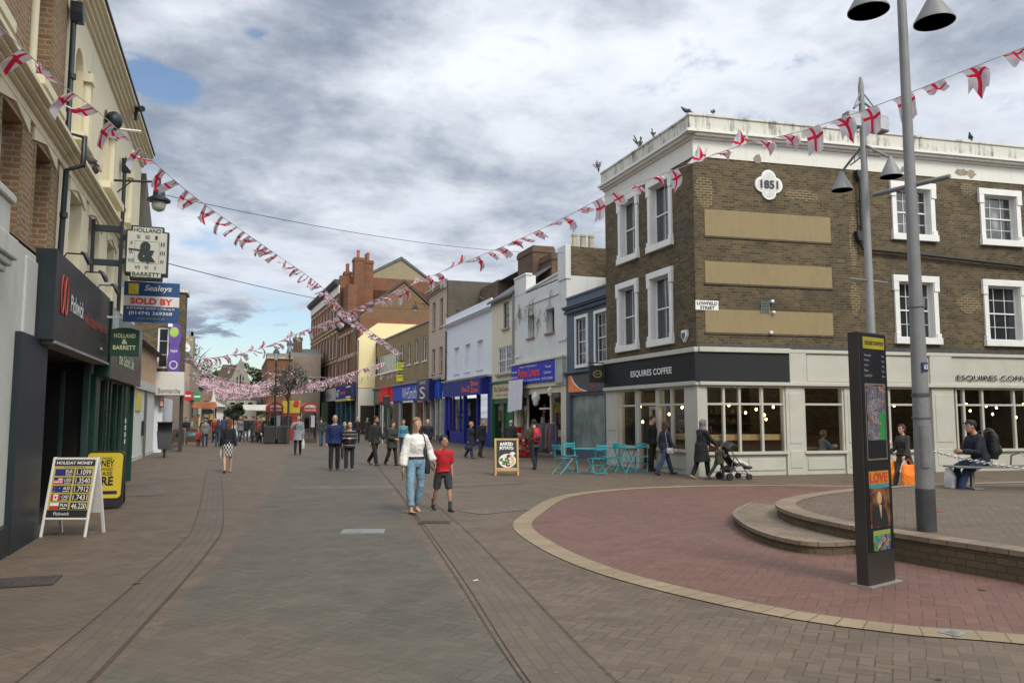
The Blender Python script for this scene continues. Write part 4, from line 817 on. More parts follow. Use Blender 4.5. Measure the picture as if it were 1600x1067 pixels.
f=MB().box(X2(11.8),X2(.1),-.25,.05,3.45,4.85).build('shop_fascia',PBL,r2,label='navy blue fascia of the pawnbroker shop'); MB().box(X2(3.7),X2(.5),-.6,-.25,3.4,4.9).build('projecting_box',M('navy_box',(.012,.015,.07)),f); b=MB(); text(b,'H&T',X2(11.4),3.7,2.2,.8,y=-.27,bold=.02); b.box(X2(4.6),X2(3.9),-.28,-.26,3.7,4.6); b.box(X2(3.3),X2(1),-.62,-.6,4.5,4.65); b.box(X2(3.4),X2(.9),-.62,-.6,3.5,3.65); b.build('lettering',WH,f); b=MB(); text(b,'Pawnbrokers',X2(8.6),3.95,3.4,.4,y=-.27,bold=.02); b.build('lettering',ORT,f)
MB().prism([(X2(8),3.2),(X2(.8),3.2),(X2(.8),3.42),(X2(8),3.42)],-.9,-.2,'y').build('awning',M('yellow_awning',(.5,.42,.12)),r2)
MB().box(-.2,X2(12.2),-.2,.05,3.4,4.8).build('shop_fascia',M('white_fascia',(.5,.5,.48)),r2,label='white shop fascia'); f=r2.children[-1]; b=MB(); text(b,'Halifax',X2(22),3.7,7,.8,y=-.21); b.build('lettering',M('pale_blue_letter',(.2,.25,.35)),f)
b=MB()
for x in (0,3,6,9.5,X2(12.2),X2(9),X2(6.2),X2(3.4),X2(.5)): b.box(x-.25,x,-.1,.25,0,3.45)
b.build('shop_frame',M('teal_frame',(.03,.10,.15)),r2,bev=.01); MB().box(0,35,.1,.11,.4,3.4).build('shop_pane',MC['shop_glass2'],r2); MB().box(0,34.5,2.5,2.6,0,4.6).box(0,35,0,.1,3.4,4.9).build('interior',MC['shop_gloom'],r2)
goods(r2,X2(11.5),X2(.6),.4,3,.4,1.2,31,[(.3,.32,.33),(.05,.2,.3),(.3,.06,.05),(.4,.4,.38)],60)
# sunlit cream end wall and wing facing the camera
YW=stained('cream_end_wall',(.74,.64,.36),(.55,.46,.26),.35,.85)
ew=thing('cream_end_wing','plain cream yellow end wall facing down the street beside the tan brick block','building',(10.8,76.95,0),0)
MB().prism([(0,4.4),(1.75,4.4),(1.75,9.2),(5.85,9.2),(5.85,10.7),(1.9,10.7),(.8,9.9),(0,9.1)],0,.25,'y').build('wall',YW,ew); MB().box(0,1.75,-.02,.25,0,4.35).build('lower_wall',stained('off_white_wall',(.6,.57,.48),(.4,.38,.3),.5),ew); MB().box(.35,1.7,-.04,.1,0,2.6).build('doorway',DARK,ew); MB().box(.35,1.7,-.07,.0,2.6,2.72).build('canopy',BLK,ew); MB().tube([(.05,-.06,0),(.05,-.06,9)],.05,8).build('drainpipe',BLK,ew,True)
gb=thing('gabled_brick_wall','broad brown brick gable rising behind the tan brick block','building',(11.2,78.3,0),0)
MB().prism([(-.4,6),(8.6,6),(8.6,11.2),(8,11.8),(4.3,15.0),(-.4,11.3)],0,10,'y').build('wall',brick('gable_brick',(.20,.10,.05),(.24,.14,.065),(.14,.1,.07),(.10,.08,.04),.6,(.2,.16,.07)),gb); MB().prism([(-.5,11.3),(4.3,15.1),(8.1,11.9),(8.1,12.2),(4.3,15.4),(-.5,11.6)],-.1,10,'y').build('verge',M('dark_verge',(.05,.045,.04)),gb)
tg=thing('tan_rendered_gable','tall tan rendered gable end behind the red brick chimneys','building',(14.9,100,0),0); MB().prism([(0,8),(8.4,8),(8.4,18.5),(7.6,19.5),(4.5,21.7),(0,19.2)],0,12,'y').build('wall',stained('tan_gable',(.27,.235,.15),(.18,.16,.10),.6,.9,.42,.7,1),tg); MB().prism([(-.1,19.2),(4.5,21.7),(8.5,19.0),(8.5,19.3),(4.5,22.1),(-.1,19.5)],-.15,12,'y').build('roof',SL,tg)
# post and cctv near the red shop
ps=thing('signpost','slim black post with a dark head in front of the red shop','post',(8.79,49.5,0)); MB().tube([(0,0,0),(0,0,2.9)],[.07,.06],10).build('post',BLK,ps,True); MB().box(-.22,.22,-.1,.1,2.35,2.95).build('head',BLK,ps,bev=.03); MB().tube([(-.22,0,0),(-.22,0,2.4)],.03,8).build('rail',M('pale_rail',(.5,.5,.5)),ps,True)
# --- far right: buildings beyond
fr1=thing('far_red_brick_building','distant red brick building with pale roof beyond the telephone boxes','building',(3.0,90,0),0); W=[(1.0+i*.9,1.4+i*.9,z,z+1.2) for i in range(1) for z in (3.2,5.4)]
wall(fr1,0,2.6,0,7.9,[(.7,1.2,5.2,6.6),(1.6,2.1,5.2,6.6)],RB,20,.1); MB().box(-.1,2.7,-.2,20,7.9,8.15).build('cornice',STN,fr1); MB().prism([(0,8.1),(5,8.9),(9,8.1)],.0,2.6,'x').build('roof',stained('lichen_slate',(.16,.15,.14),(.10,.09,.08)),fr1)
fr2=thing('far_grey_building','distant grey brown building with slate roof and small chimneys left of the Victorian block','building',(5.5,95,0),0); wall(fr2,0,3.6,0,8.6,[(.5,1,4.5,6),(1.5,2,4.5,6),(2.5,3,4.5,6)],M('grey_brown_brick',(.24,.20,.16),.9,.2,4,.2),18,.1); MB().prism([(0,8.6),(4,9.8),(9,8.6)],0,3.8,'x').build('roof',MC['lichen_slate'],fr2); chimney(fr2,.6,1.6,2,3,8.6,11,CHB,2,POT,.4)
# ================================================================ LEFT SIDE (frames: x right = away from the camera, +y into building (-X))
LX=-2.66
STC=stained('cream_stone',(.70,.64,.47),(.47,.42,.30),.5,.85,.48,.72,.6); LBR=brick('left_red_brown_brick',(.22,.115,.06),(.31,.175,.095),(.36,.30,.20),(.13,.09,.06),.35); YBR=brick('yellow_jamb_brick',(.27,.22,.09),(.34,.27,.12),(.10,.09,.06),(.10,.09,.05),.5)
def lf(name,label,y0,X=LX): return thing(name,label,'building',(X,y0,0),90)
la=lf('brick_shop_building','three storey red brown brick building with cream stone band at the left edge',6.0)
def yl(y,y0=6.0): return y-y0
AW=[(yl(8.7),yl(9.5),3.95,5.35),(yl(10.3),yl(11.2),3.95,5.35),(yl(11.95),yl(12.85),3.95,5.35),(yl(8.6),yl(9.7),6.0,8.4),(yl(11.3),yl(12.45),6.0,8.4)]
wall(la,0,yl(13.4),3.9,9.0,AW,LBR,8,.3,'brick_wall')
for i,a in enumerate(AW):
    window(la,*a,y=.22,nx=1,nz=2,fr=.07,pm=darkglass('sky_glass',(.06,.075,.08)))
    MB().box(a[0]-.12,a[0]-.002,-.004,.3,a[2],a[3]).box(a[1]+.002,a[1]+.12,-.004,.3,a[2],a[3]).build('jamb_brickwork',YBR,la)
    if a[2]<5: MB().prism([(a[0]-.25,a[3]-.04),(a[0]+.0,a[3]+.02),((a[0]+a[1])/2,a[3]+.12),(a[1],a[3]+.02),(a[1]+.25,a[3]-.04),(a[1]+.25,5.65),(a[0]-.25,5.65)],-.03,.02,'y').build('segmental_lintel',STC,la)
    else:
        MB().tube([((a[0]+a[1])/2,.1,a[2]),((a[0]+a[1])/2,.1,a[3])],.06,10).box(a[0]-.1,a[1]+.1,-.22,.1,5.9,6.02).build('colonnette_and_sill',STC,la,True)
def band(root,x0,x1,z,mt,name='string_cornice'): 
    return cornice(root,x0,x1,z,[(.04,.12),(.10,.05),(.18,.05),(.25,.07),(.22,.04)],mt,name)
band(la,0,yl(13.38),5.5,STC); cornice(la,0,yl(13.39),8.5,[(.08,.1),(.2,.1),(.3,.1)],STC)
WPL=stained('grey_white_column',(.50,.51,.47),(.30,.31,.27),.5,.7,.46,.7)
MB().box(yl(9.0),yl(12.2),-.02,.3,.35,3.85).box(yl(11.6),yl(12.2),-.05,.0,.35,3.75).box(yl(9.5),yl(10.25),-.10,.0,.35,3.3).box(yl(9.45),yl(10.3),-.14,.0,3.3,3.38).box(yl(9.4),yl(10.36),-.18,.0,3.38,3.46).box(yl(9.45),yl(10.3),-.15,0,3.7,4.1).box(yl(9.4),yl(10.36),-.19,0,4.1,4.2).box(yl(9.36),yl(10.42),-.22,0,3.46,3.7).build('shop_pilaster',WPL,la,bev=.02)
MB().box(yl(7),yl(12.22),-.09,.3,0,.36).build('plinth',M('black_plinth',(.015,.018,.022),.5),la); MB().box(yl(6),yl(9.0),.1,.3,.36,3.9).build('side_shop',DARK,la)
# cream building
lb=lf('cream_arched_building','tall cream stone building with paired arched openings on the left',13.4); L=23.3-13.4
y=lambda v:v-13.4
LW_=[(y(14.3),y(15.3),4.0,5.35),(y(16.0),y(17.2),4.0,5.35),(y(18.2),y(19.2),4.0,5.35),(y(20.4),y(21.6),4.0,5.35)]
AR_=[(y(14.15),y(14.85)),(y(15.1),y(15.8)),(y(17.0),y(17.75)),(y(18.0),y(18.75)),(y(20.0),y(20.7)),(y(20.95),y(21.65))]
def archwall(root,x0,x1,z0,z1,arches,za,zs,mt,rev):
    "wall strip with round headed recesses from za (sill) to springing zs"
    b=MB(); xs=[x0]
    for (a,c) in arches:
        r=(c-a)/2; m=(a+c)/2; b.quad((xs[-1],0,z0),(a,0,z0),(a,0,z1),(xs[-1],0,z1)); xs.append(c)
        b.quad((a,0,z0),(c,0,z0),(c,0,za),(a,0,za)); b.quad((a,0,za),(c,0,za),(c,rev,za),(a,rev,za))
        N=10; pts=[(m-r*math.cos(math.pi*k/N),zs+r*math.sin(math.pi*k/N)) for k in range(N+1)]
        for (p,q) in zip(pts,pts[1:]):
            b.quad((p[0],0,p[1]),(q[0],0,q[1]),(q[0],0,z1),(p[0],0,z1)); b.quad((p[0],0,p[1]),(p[0],rev,p[1]),(q[0],rev,q[1]),(q[0],0,q[1]))
        b.quad((a,0,za),(a,rev,za),(a,rev,zs),(a,0,zs)); b.quad((c,0,za),(c,0,zs),(c,rev,zs),(c,rev,za)); b.quad((a,rev,za),(c,rev,za),(c,rev,zs+r),(a,rev,zs+r))
    b.quad((xs[-1],0,z0),(x1,0,z0),(x1,0,z1),(xs[-1],0,z1)); return b.build('upper_wall',mt,root)
wall(lb,0,L,3.9,5.6,LW_,STC,8,.28,'lower_wall'); archwall(lb,0,L,5.6,8.5,AR_,6.25,7.45,STC,.16); MB().box(0,L,.3,8,5.6,8.8).build('core_wall',STC,lb)
for a in LW_:
    window(lb,*a,y=.2,nx=1,nz=2,fr=.08,pm=MC['sky_glass']); MB().prism([(a[0]-.2,a[3]-.06),(a[0],a[3]),((a[0]+a[1])/2,a[3]+.1),(a[1],a[3]),(a[1]+.2,a[3]-.06),(a[1]+.2,5.55),(a[0]-.2,5.55)],-.03,.02,'y').build('segmental_lintel',STC,lb)
for i,(a,c) in enumerate(AR_):
    if i>1:
        MB().box(a+.14,c-.14,.10,.15,6.3,7.5).build('window',WH,lb); MB().box(a+.19,c-.19,.09,.1,6.36,7.44).build('pane',DG,lb.children[-1])
b=MB()
for i in range(0,6,2): b.tube([((AR_[i][1]+AR_[i+1][0])/2,-.04,6.25),((AR_[i][1]+AR_[i+1][0])/2,-.04,7.4)],.07,10).box((AR_[i][1]+AR_[i+1][0])/2-.13,(AR_[i][1]+AR_[i+1][0])/2+.13,-.14,.02,7.4,7.55).box(AR_[i][0]-.1,AR_[i+1][1]+.1,-.2,.02,6.12,6.25)
split(b,'colonnette_and_sill',STC,lb,smooth=True)
band(lb,0,L,5.5,STC); cornice(lb,0,L+.05,8.44,[(.06,.07),(.12,.07),(.18,.07),(.24,.06),(.30,.07)],STC); cornice(lb,0,L+.05,8.79,[(.33,.05)],M('lead_gutter',(.06,.065,.07)),'gutter')
sb=lf('slate_hung_bay','dark slate sided upper bay just beyond the end of the cream arched building',23.4); MB().box(0,1.6,-.08,3,4.6,6.3).build('wall',stained('cream_bay',(.5,.45,.32),(.35,.3,.2)),sb); MB().prism([(0,6.3),(1.9,6.3),(1.9,7.3),(0,8.3)],-.12,3,'y').build('slate_side',M('slate_brown',(.10,.085,.075)),sb)
# Pickwick shopfront
PKF=M('dark_brown_fascia',(.018,.016,.015),.45,.15,1.5,0); DGN=M('bottle_green',(.008,.045,.028),.4,.15,2,.02); NVY=M('blue_black_paint',(.012,.02,.028),.45,.15,2,0)
sp=thing('money_exchange_shopfront','dark open fronted money exchange shop with a deep brown black fascia','shopfront',(LX,12.25,0),90)
MB().box(-.92,.55,-.10,.3,0,2.74).box(.0,.1,-.26,.02,2.72,3.98).build('black_pilaster',NVY,sp,bev=.01); MB().box(.56,.72,-.03,.28,0,2.75).build('jamb',M('brown_steel',(.06,.05,.042)),sp)
REDL=M('dull_red_letter',(.38,.055,.03),.5,.05,3,0)
b_=sign(sp,.1,5.0,2.72,3.98,PKF,[('Pickwick',1.15,3.25,1.05,.26,WH,.012),('well chosen',2.3,3.2,1.15,.22,REDL,.01),('foreign cash',3.5,3.2,1.15,.2,REDL,.01),('Travel Money',.9,2.85,.0,.0,WH) if False else ('www',4.0,2.9,.25,.05,WH)],y=-.24,th=.26,name='shop_fascia')
b=MB()
for k in range(2):
    pts=[(.55+.26*k+.10*math.cos(t_),-.25,3.42+.28*math.sin(t_)) for t_ in [i*math.pi/10 for i in range(21)]]; b.tube(pts,.010,5,ref=(0,1,0))
b.build('scroll_emblem',REDL,b_)
MB().box(.1,5.0,-.27,.0,2.68,2.72).build('fascia_trim',M('trim_grey',(.25,.25,.24)),sp)
MB().box(.7,5.0,2.9,3.0,0,2.72).box(.7,.75,.3,3,0,2.72).box(4.75,4.8,.0,3,0,2.72).box(.7,5,0,3,2.7,2.72).box(.7,4.8,.2,3,-.01,.015).build('recess',DARK,sp); MB().box(4.5,4.62,-.02,.08,0,2.7).box(4.0,4.05,.3,.36,0,2.5).build('jamb',M('dark_teal_metal',(.02,.05,.05)),sp); MB().box(2.6,2.85,2.7,2.8,1.15,1.45).box(2.62,2.78,2.72,2.8,.98,1.1).build('notice',WH,sp); MB().box(1.2,3.2,1.8,2.2,0,1.0).build('counter',M('counter_dark',(.03,.03,.035)),sp)
# health food shop
sh=thing('health_food_shopfront','dark green health food shopfront with a brown grey panelled fascia','shopfront',(LX,17.3,0),90)
MB().box(0,.5,-.06,.3,0,2.5).box(0,.12,-.28,.0,2.45,3.95).build('green_pilaster',DGN,sh,bev=.01)
HF=M('bronze_panel',(.055,.055,.048),.3,.2,1.2,0,.3)
hb=sign(sh,.12,5.9,2.45,3.9,HF,[('Holland & Barrett',1.4,3.35,2.6,.2,M('pale_green_letter',(.42,.52,.36)),.01),('the Good Life',1.6,2.8,2.6,.28,MC['pale_green_letter'],.02)],y=-.22,th=.24,name='shop_fascia')
MB().box(.12,1.3,-.235,-.221,3.0,3.85).build('pale_blue_panel',M('pale_blue_panel',(.25,.34,.34),.3),hb)
MB().box(4.6,5.0,-.03,.3,0,2.45).box(4.2,6.0,.0,.2,0,2.45).box(5.85,6.0,-.08,.3,0,2.45).box(.5,4.2,0,.2,0,.25).box(1.55,1.6,0,.12,.2,2.45).box(2.4,2.5,0,.12,.2,2.45).box(3.4,3.5,0,.12,.2,2.45).build('shop_frame',DGN,sh,bev=.01)
MB().box(1.7,1.76,-.03,.05,.1,2.45).build('chrome_post',M('chrome',(.5,.5,.5),.25,.05,2,0,1),sh); MB().box(.5,4.2,.06,.07,.25,2.45).build('shop_pane',glassm('green_glass',(.4,.5,.42),.05),sh); MB().box(.1,5.9,1.5,1.6,0,2.5).build('interior',M('warm_interior',(.12,.09,.05)),sh); goods(sh,.55,1.5,.3,2.2,.3,.9,41,[(.45,.36,.12),(.2,.3,.12),(.3,.15,.05)],25)
b=MB()
for i in range(4): b.box(4.75,4.86,-.04,-.03,1.0+i*.17,1.12+i*.17)
b.build('stickers',WH,sh)
def spot(y_,lab):
    t=thing('spot_lamp',lab,'spot lamp',(LX+.2,y_,4.0),90,'spot lamps over the dark fascia'); MB().tube([(0,0,0),(0,-.03,.06),(0,-.26,.06)],.012,8).build('arm',BLK,t,True); MB().tube([(0,-.22,.09),(0,-.27,.06),(0,-.32,-.03),(0,-.34,-.09)],[.018,.032,.038,.03],10).build('head',BLK,t,True); return t
spot(13.0,'nearest of the three black swan neck spot lamps over the dark brown fascia'); spot(14.6,'middle of the three black spot lamps over the dark brown fascia'); spot(16.0,'farthest of the three black spot lamps beside the clock bracket')
pipe('drainpipe','thick black downpipe with hopper head between the brown brick and cream buildings',[(13.42,-.08,8.0),(13.42,-.08,6.0),(13.40,-.32,5.95),(13.38,-.32,5.5),(13.36,-.10,5.4),(13.34,-.08,4.0)],.042,NVY,(13.42,-.02,7.9),(LX,0,0),90,[(13.42,-.1,6.9),(13.34,-.1,4.7)])
pipe('drainpipe','slimmer black downpipe with hopper between two arched bays of the cream building',[(19.45,-.1,7.3),(19.45,-.1,4.0)],.042,NVY,(19.45,-.02,7.3),(LX,0,0),90,[(19.45,-.1,6.3)])
# clock
CK=M('clock_face',(.50,.50,.45),.5,.05,2,0); CGN=M('clock_green_black',(.012,.028,.022),.4,.1,2,0)
ck=thing('hanging_clock','square projecting shop clock with Roman numerals and ampersand centre on a black bracket','clock',(-1.67,16,4.71),3)
poly=lambda w_,h,c:[(-w_+c,-h),(w_-c,-h),(w_-c,-h+c),(w_,-h+c),(w_,h-c),(w_-c,h-c),(w_-c,h),(-w_+c,h),(-w_+c,h-c),(-w_,h-c),(-w_,-h+c),(-w_+c,-h+c)]
MB().prism(poly(.37,.5,.09),0,.3,'y').build('case',CGN,ck,bev=.008); MB().prism(poly(.335,.465,.085),-.012,.0,'y').build('dial',CK,ck)
b=MB(); text(b,'HOLLAND',-.23,.375,.46,.075,y=-.014,bold=.01); text(b,'BARRETT',-.23,-.45,.46,.075,y=-.014,bold=.01); text(b,'&',-.15,-.18,.30,.38,y=-.02,bold=.05)
NU=['XII','I','II','III','IV','V','VI','VII','VIII','IX','X','XI']
for i,s_ in enumerate(NU):
    a=i*math.pi/6; sx_,cz_=math.sin(a),math.cos(a); k=.265/max(abs(sx_),abs(cz_)); w2=.022+.02*len(s_); text(b,s_,sx_*k-w2/2*1.0,cz_*k*1.08-.035,w2,.07,y=-.014,bold=.008)
b.build('lettering',CGN,ck); MB().prism([(-.31,.045),(-.31,.06),(.02,.035),(.02,.005)],-.03,-.024,'y').prism([(-.012,0),(.012,0),(.014,-.14),(.05,-.2),(.0,-.19)],-.036,-.031,'y').build('hands',BLK,ck)
b=MB(); 
for (x0,x1,z0,z1) in ((-.21,.21,-.21,-.205),(-.21,.21,.205,.21),(-.21,-.205,-.21,.21),(.205,.21,-.21,.21)): b.box(x0,x1,-.0145,-.012,z0,z1)
b.build('chapter_square',CGN,ck)
cbk=thing('clock_bracket','black steel frame bracket carrying the clock from the cream wall','bracket',(-2.6,16.15,0))
MB().box(-.03,.03,-.03,.03,4.3,5.3).box(.45,.5,-.03,.03,3.7,5.3).box(.03,.45,-.04,.04,5.08,5.2).box(.03,.45,-.04,.04,4.45,4.56).box(.5,.6,-.03,.03,4.95,5.05).box(.5,.6,-.03,.03,4.5,4.6).build('frame',NVY,cbk,bev=.005)
sd_=thing('sold_board','blue estate agents board reading SOLD BY hanging below the clock','sign board',(-1.65,17,3.91),2)
BLU=M('agents_blue',(.02,.075,.22),.5,.08,2,0); YB=M('agents_yellow',(.75,.6,.02),.5,.05,2,0)
MB().box(-.5,.5,-.015,.015,-.4,.4).build('board',BLU,sd_); b=MB(); b.box(-.5,.5,-.018,-.0151,-.08,.12,m=0); b.box(-.42,-.24,-.019,-.0152,.15,.36,m=2); text(b,'Sealeys',-.14,.19,.5,.15,y=-.016,m=0,bold=.015,shear=.25); text(b,'Hg',-.36,.2,.12,.11,y=-.02,m=0,shear=.2); text(b,'SOLD BY',-.38,-.045,.76,.125,y=-.02,m=1,bold=.035); text(b,'2 STOREY SHOP 1,778 sq ft',-.44,-.155,.86,.05,y=-.016,m=0,bold=.02); text(b,'(01474) 369368',-.4,-.27,.78,.085,y=-.016,m=0,bold=.015); text(b,'www.sealeys.co.uk',-.25,-.345,.5,.04,y=-.016,m=3); b.build('lettering',[WH,RDM,YB,M('lime_letter',(.4,.55,.1))],sd_); MB().box(-.99,-.5,-.02,.02,.3,.34).box(-.99,-.5,-.02,.02,-.34,-.3).build('bracket',WH,sd_)
hg=thing('hanging_sign','small dark green hanging sign with pale lettering on the green pilaster','hanging sign',(-2.11,17.1,3.12),2)
MB().prism([(-.26,-.27),(.26,-.27),(.26,.24),(.13,.275),(0,.285),(-.13,.275),(-.26,.24)],-.03,.03,'y').build('board',DGN,hg,bev=.008); b=MB(); text(b,'HOLLAND',-.19,.08,.38,.085,y=-.031,bold=.015); text(b,'&',-.05,-.04,.1,.095,y=-.031,bold=.01); text(b,'BARRETT',-.2,-.15,.4,.085,y=-.031,bold=.015); b.build('lettering',M('cream_letter',(.55,.56,.33)),hg); MB().box(-.55,-.26,-.01,.01,-.01,.01).build('bracket',BLK,hg)
# street lantern on the wall and floodlight
wlm=thing('wall_lantern','black bracket street lantern hanging from the cream building','street lamp',(LX,18.5,6.7),0); MB().tube([(0,0,0),(.85,0,.05),(.95,0,.05)],.025,8).tube([(0,0,-.35),(.35,0,.0)],.015,8).lathe([(.03,-.03),(.03,.12)],(.92,0,.05),8).build('bracket',BLK,wlm,True)
MB().lathe([(.03,0),(.05,-.05),(.11,-.12),(.13,-.28),(.24,-.36),(.24,-.40),(.12,-.42)],(.92,0,.02),16).build('hood',NVY,wlm,True); MB().lathe([(.13,0),(.15,-.06),(.12,-.16),(.05,-.2)],(.92,0,-.40),14).build('glass_bowl',M('milky_glass',(.45,.45,.42),.3),wlm,True)
fl=thing('security_camera','dark dome security camera on a white arm at the cream cornice','camera',(LX,18.1,7.35)); MB().tube([(0,0,.35),(-.0+.55,0,.35)],.03,8).build('arm',WH,fl,True); MB().ell((.1,-.5,.35),(.17,.17,.19)).build('dome',NVY,fl,True)
f2=thing('security_camera','small dark camera on the top cornice end of the cream building','camera',(-2.4,19.6,8.45)); MB().tube([(0,0,0),(0,0,.3)],.04,8).tube([(-.1,.1,.3),(.16,-.25,.2)],.07,8).build('body',NVY,f2,True)
# low shops beyond (C)
lc=lf('low_parade_shops','low run of pale shuttered shopfronts set back beyond the green shop',23.4,X=-3.67)
PW=stained('pale_shutter',(.50,.52,.50),(.35,.36,.34),.5); MB().box(0,17.4,0,6,2.8,4.5).build('wall',M('pale_wall_c',(.42,.40,.36)),lc); MB().prism([(-.4,4.45),(3,5.2),(6,4.45)],0,17.4,'x').build('roof',M('dark_roof_c',(.05,.05,.055)),lc); MB().box(10.5,17.3,-.06,0,3.1,4.45).build('peach_panel',M('peach_panel',(.55,.37,.22)),lc); MB().box(0,17.4,-.1,.1,2.75,3.1).build('fascia',PW,lc)
b=MB()
for i in range(40): b.box(.2+i*.43,.4+i*.43,-.03,.1,0,2.75)
b.box(0,17.4,.05,.12,0,2.75).box(0,17.4,-.05,.05,0,.15); b.build('shutters',PW,lc); MB().box(2,2.1,-.1,.0,0,2.75).box(8,8.12,-.12,0,0,2.75).box(13,13.12,-.12,0,0,2.75).build('dark_mullion',M('dark_grey_frame',(.10,.11,.11)),lc); MB().box(10.0,11.6,-.05,-.03,1.9,2.6).build('yellow_notice',M('yellow_notice',(.6,.5,.08)),lc); MB().box(12.2,12.35,-.12,-.03,.9,1.5).build('cash_machine',NVY,lc)
# D building facing the camera
ld=thing('white_sign_shop_building','brick building facing down the street with a white box fascia and purple hanging sign','building',(-9.5,41,0),0)
WD=[(5.85,6.35,3.95,5.9),(3.5,4.3,3.95,5.9)]; wall(ld,0,7.0,3.7,7.6,WD,BRK,1.6,.12)
for a in WD: window(ld,*a,y=.06,nx=1,nz=3,fr=.08,meet=False)
MB().box(-.2,7.1,-.1,1.7,7.6,7.75).build('parapet_coping',PAR,ld); MB().box(5.3,6.2,-.1,.1,0,3.7).build('white_pillar',WP,ld); MB().box(6.9,7.0,0.3,1.6,0,3.7).box(0,5.3,.2,.3,0,3.7).build('ground_wall',M('dark_shop_d',(.04,.04,.042)),ld); MB().box(-3,6.0,1.6,17,0,5.2).build('rear_range',M('pale_brown_render',(.3,.24,.19),.9,.2,2,.1),ld)
bx=MB().box(5.85,7.12,-.7,.4,2.66,3.75).build('box_fascia',stained('white_box',(.62,.61,.57),(.5,.49,.45),.4),ld,bev=.02); b=MB(); text(b,'Bonmarche',6.02,2.75,.95,.24,y=-.71,bold=.0); b.build('lettering',M('grey_letter',(.1,.1,.1)),bx)
MB().box(5.95,6.05,2.2,8,.3,2.6).build('white_window',WP,ld)
PU=M('purple_sign',(.10,.05,.28),.5,.1,2,0); ps_=thing('hanging_sign','tall narrow purple and lime vertical sign on the brick building','hanging sign',(-2.9,40.75,4.9),0)
MB().prism([(-.25,-1.15),(.25,-1.15),(.3,-.5),(.22,.1),(.32,.6),(.22,1.1),(.1,1.25),(-.2,1.2),(-.25,.6),(-.18,.1),(-.28,-.5)],-.04,.04,'y').build('board',PU,ps_); MB().ell((-.02,-.045,.75),(.2,.012,.24)).build('lime_spot',M('lime',(.35,.5,.08)),ps_); b=MB()
for k in range(9):
    pass
text(b,'vape',-.15,-.25,.3,.16,y=-.045); 
for k in range(20):
    a=k*math.pi/10; b.box(.0+.16*math.cos(a)-.025,.0+.16*math.cos(a)+.025,-.05,-.041,-.8+.18*math.sin(a)-.02,-.8+.18*math.sin(a)+.02)
b.build('lettering',WH,ps_); MB().box(-.3,-.1,-.045,.0,1.0,1.35).build('white_cap',WH,ps_)
bp=thing('barber_pole','red and white striped barber pole on the white pillar','barber pole',(-3.35,40.7,2.15)); b=MB()
for i in range(8): b.lathe([(.08,i*.07),(.08,i*.07+.035)],(0,0,0),10,0); b.lathe([(.079,i*.07+.035),(.079,i*.07+.07)],(0,0,0),10,1)
b.build('pole',[RDM,WH],bp,True); MB().lathe([(.1,-.04),(.1,0)],(0,0,0),10).lathe([(.1,.56),(.1,.6)],(0,0,0),10).box(-.02,.02,0,.2,-.02,.0).build('caps',BLK,bp,True)
# E and beyond
le=thing('far_cream_gable_building','distant small cream building with pointed gable left of the market','building',(-4.6,75,0),0); MB().prism([(0,0),(1.0,0),(1.0,4.6),(.5,6.4),(0,4.6)],0,16,'y').build('wall',STC,le); MB().box(.35,.65,-.03,.05,3.4,4.6).build('window',DG,le); MB().prism([(1.1,4.4),(.5,6.6),(.5,6.8),(1.25,4.5)],-.2,16,'y').build('roof',SL,le)
ct=thing('church_tower','square flint church tower with a white clock in the far distance','church tower',(-9.0,110,0),0); FL=stained('flint',(.26,.25,.20),(.15,.15,.12),.7,.9,.45,.6,1)
MB().box(0,3.45,0,4,0,12.0).build('tower',FL,ct); b=MB()
for i in range(4): b.box(i*.95,i*.95+.55,-.02,.4,12.0,12.55)
b.box(3.1,3.47,-.02,.4,12,12.55); b.build('battlements',FL,ct); MB().lathe([(.62,0),(.62,.08)],(0,0,0),20).build('clock_dial',WH,ct,True).matrix_basis=Matrix.Translation((2.5,-.02,10.4))@Matrix.Rotation(R(90),4,'X'); b=MB()
for i in range(7):
    for j in range(3):
        if (i+j)%2: b.box(.05+i*.48,.5+i*.48,-.03,.0,11.0+j*.33,11.3+j*.33)
b.build('chequer_stone',STN,ct); MB().box(2.35,2.45,-.15,-.1,10.35,10.9).box(2.4,2.8,-.15,-.1,10.35,10.42).build('clock_hands',BLK,ct)
ch=thing('church_nave','church nave with steep brown tiled roof and small stone gable in the far distance','church',(-4.6,150,0),0); RT=stained('brown_tile_roof',(.10,.075,.06),(.06,.05,.045),.6); MB().box(0,7,2,20,0,6).build('wall',FL,ch); MB().prism([(0,6),(1.9,11.0),(5.4,11.0),(7.2,6)],3,20,'y').build('roof',RT,ch)
MB().prism([(3.3,0),(6.7,0),(6.7,8),(5.0,12.2),(3.3,8)],0,3,'y').build('gable',FL,ch); MB().prism([(4.4,7.2),(4.6,7.2),(4.6,8.6),(4.5,8.8),(4.4,8.6)],-.06,.02,'y').prism([(4.9,7.2),(5.15,7.2),(5.15,9.0),(5.02,9.2),(4.9,9.0)],-.06,.02,'y').prism([(5.4,7.2),(5.6,7.2),(5.6,8.6),(5.5,8.8),(5.4,8.6)],-.06,.02,'y').build('lancet_window',DARK,ch); MB().box(4.93,5.07,1.3,1.5,12.2,13.4).box(4.7,5.3,1.35,1.45,12.8,12.92).build('gable_cross',STN,ch)
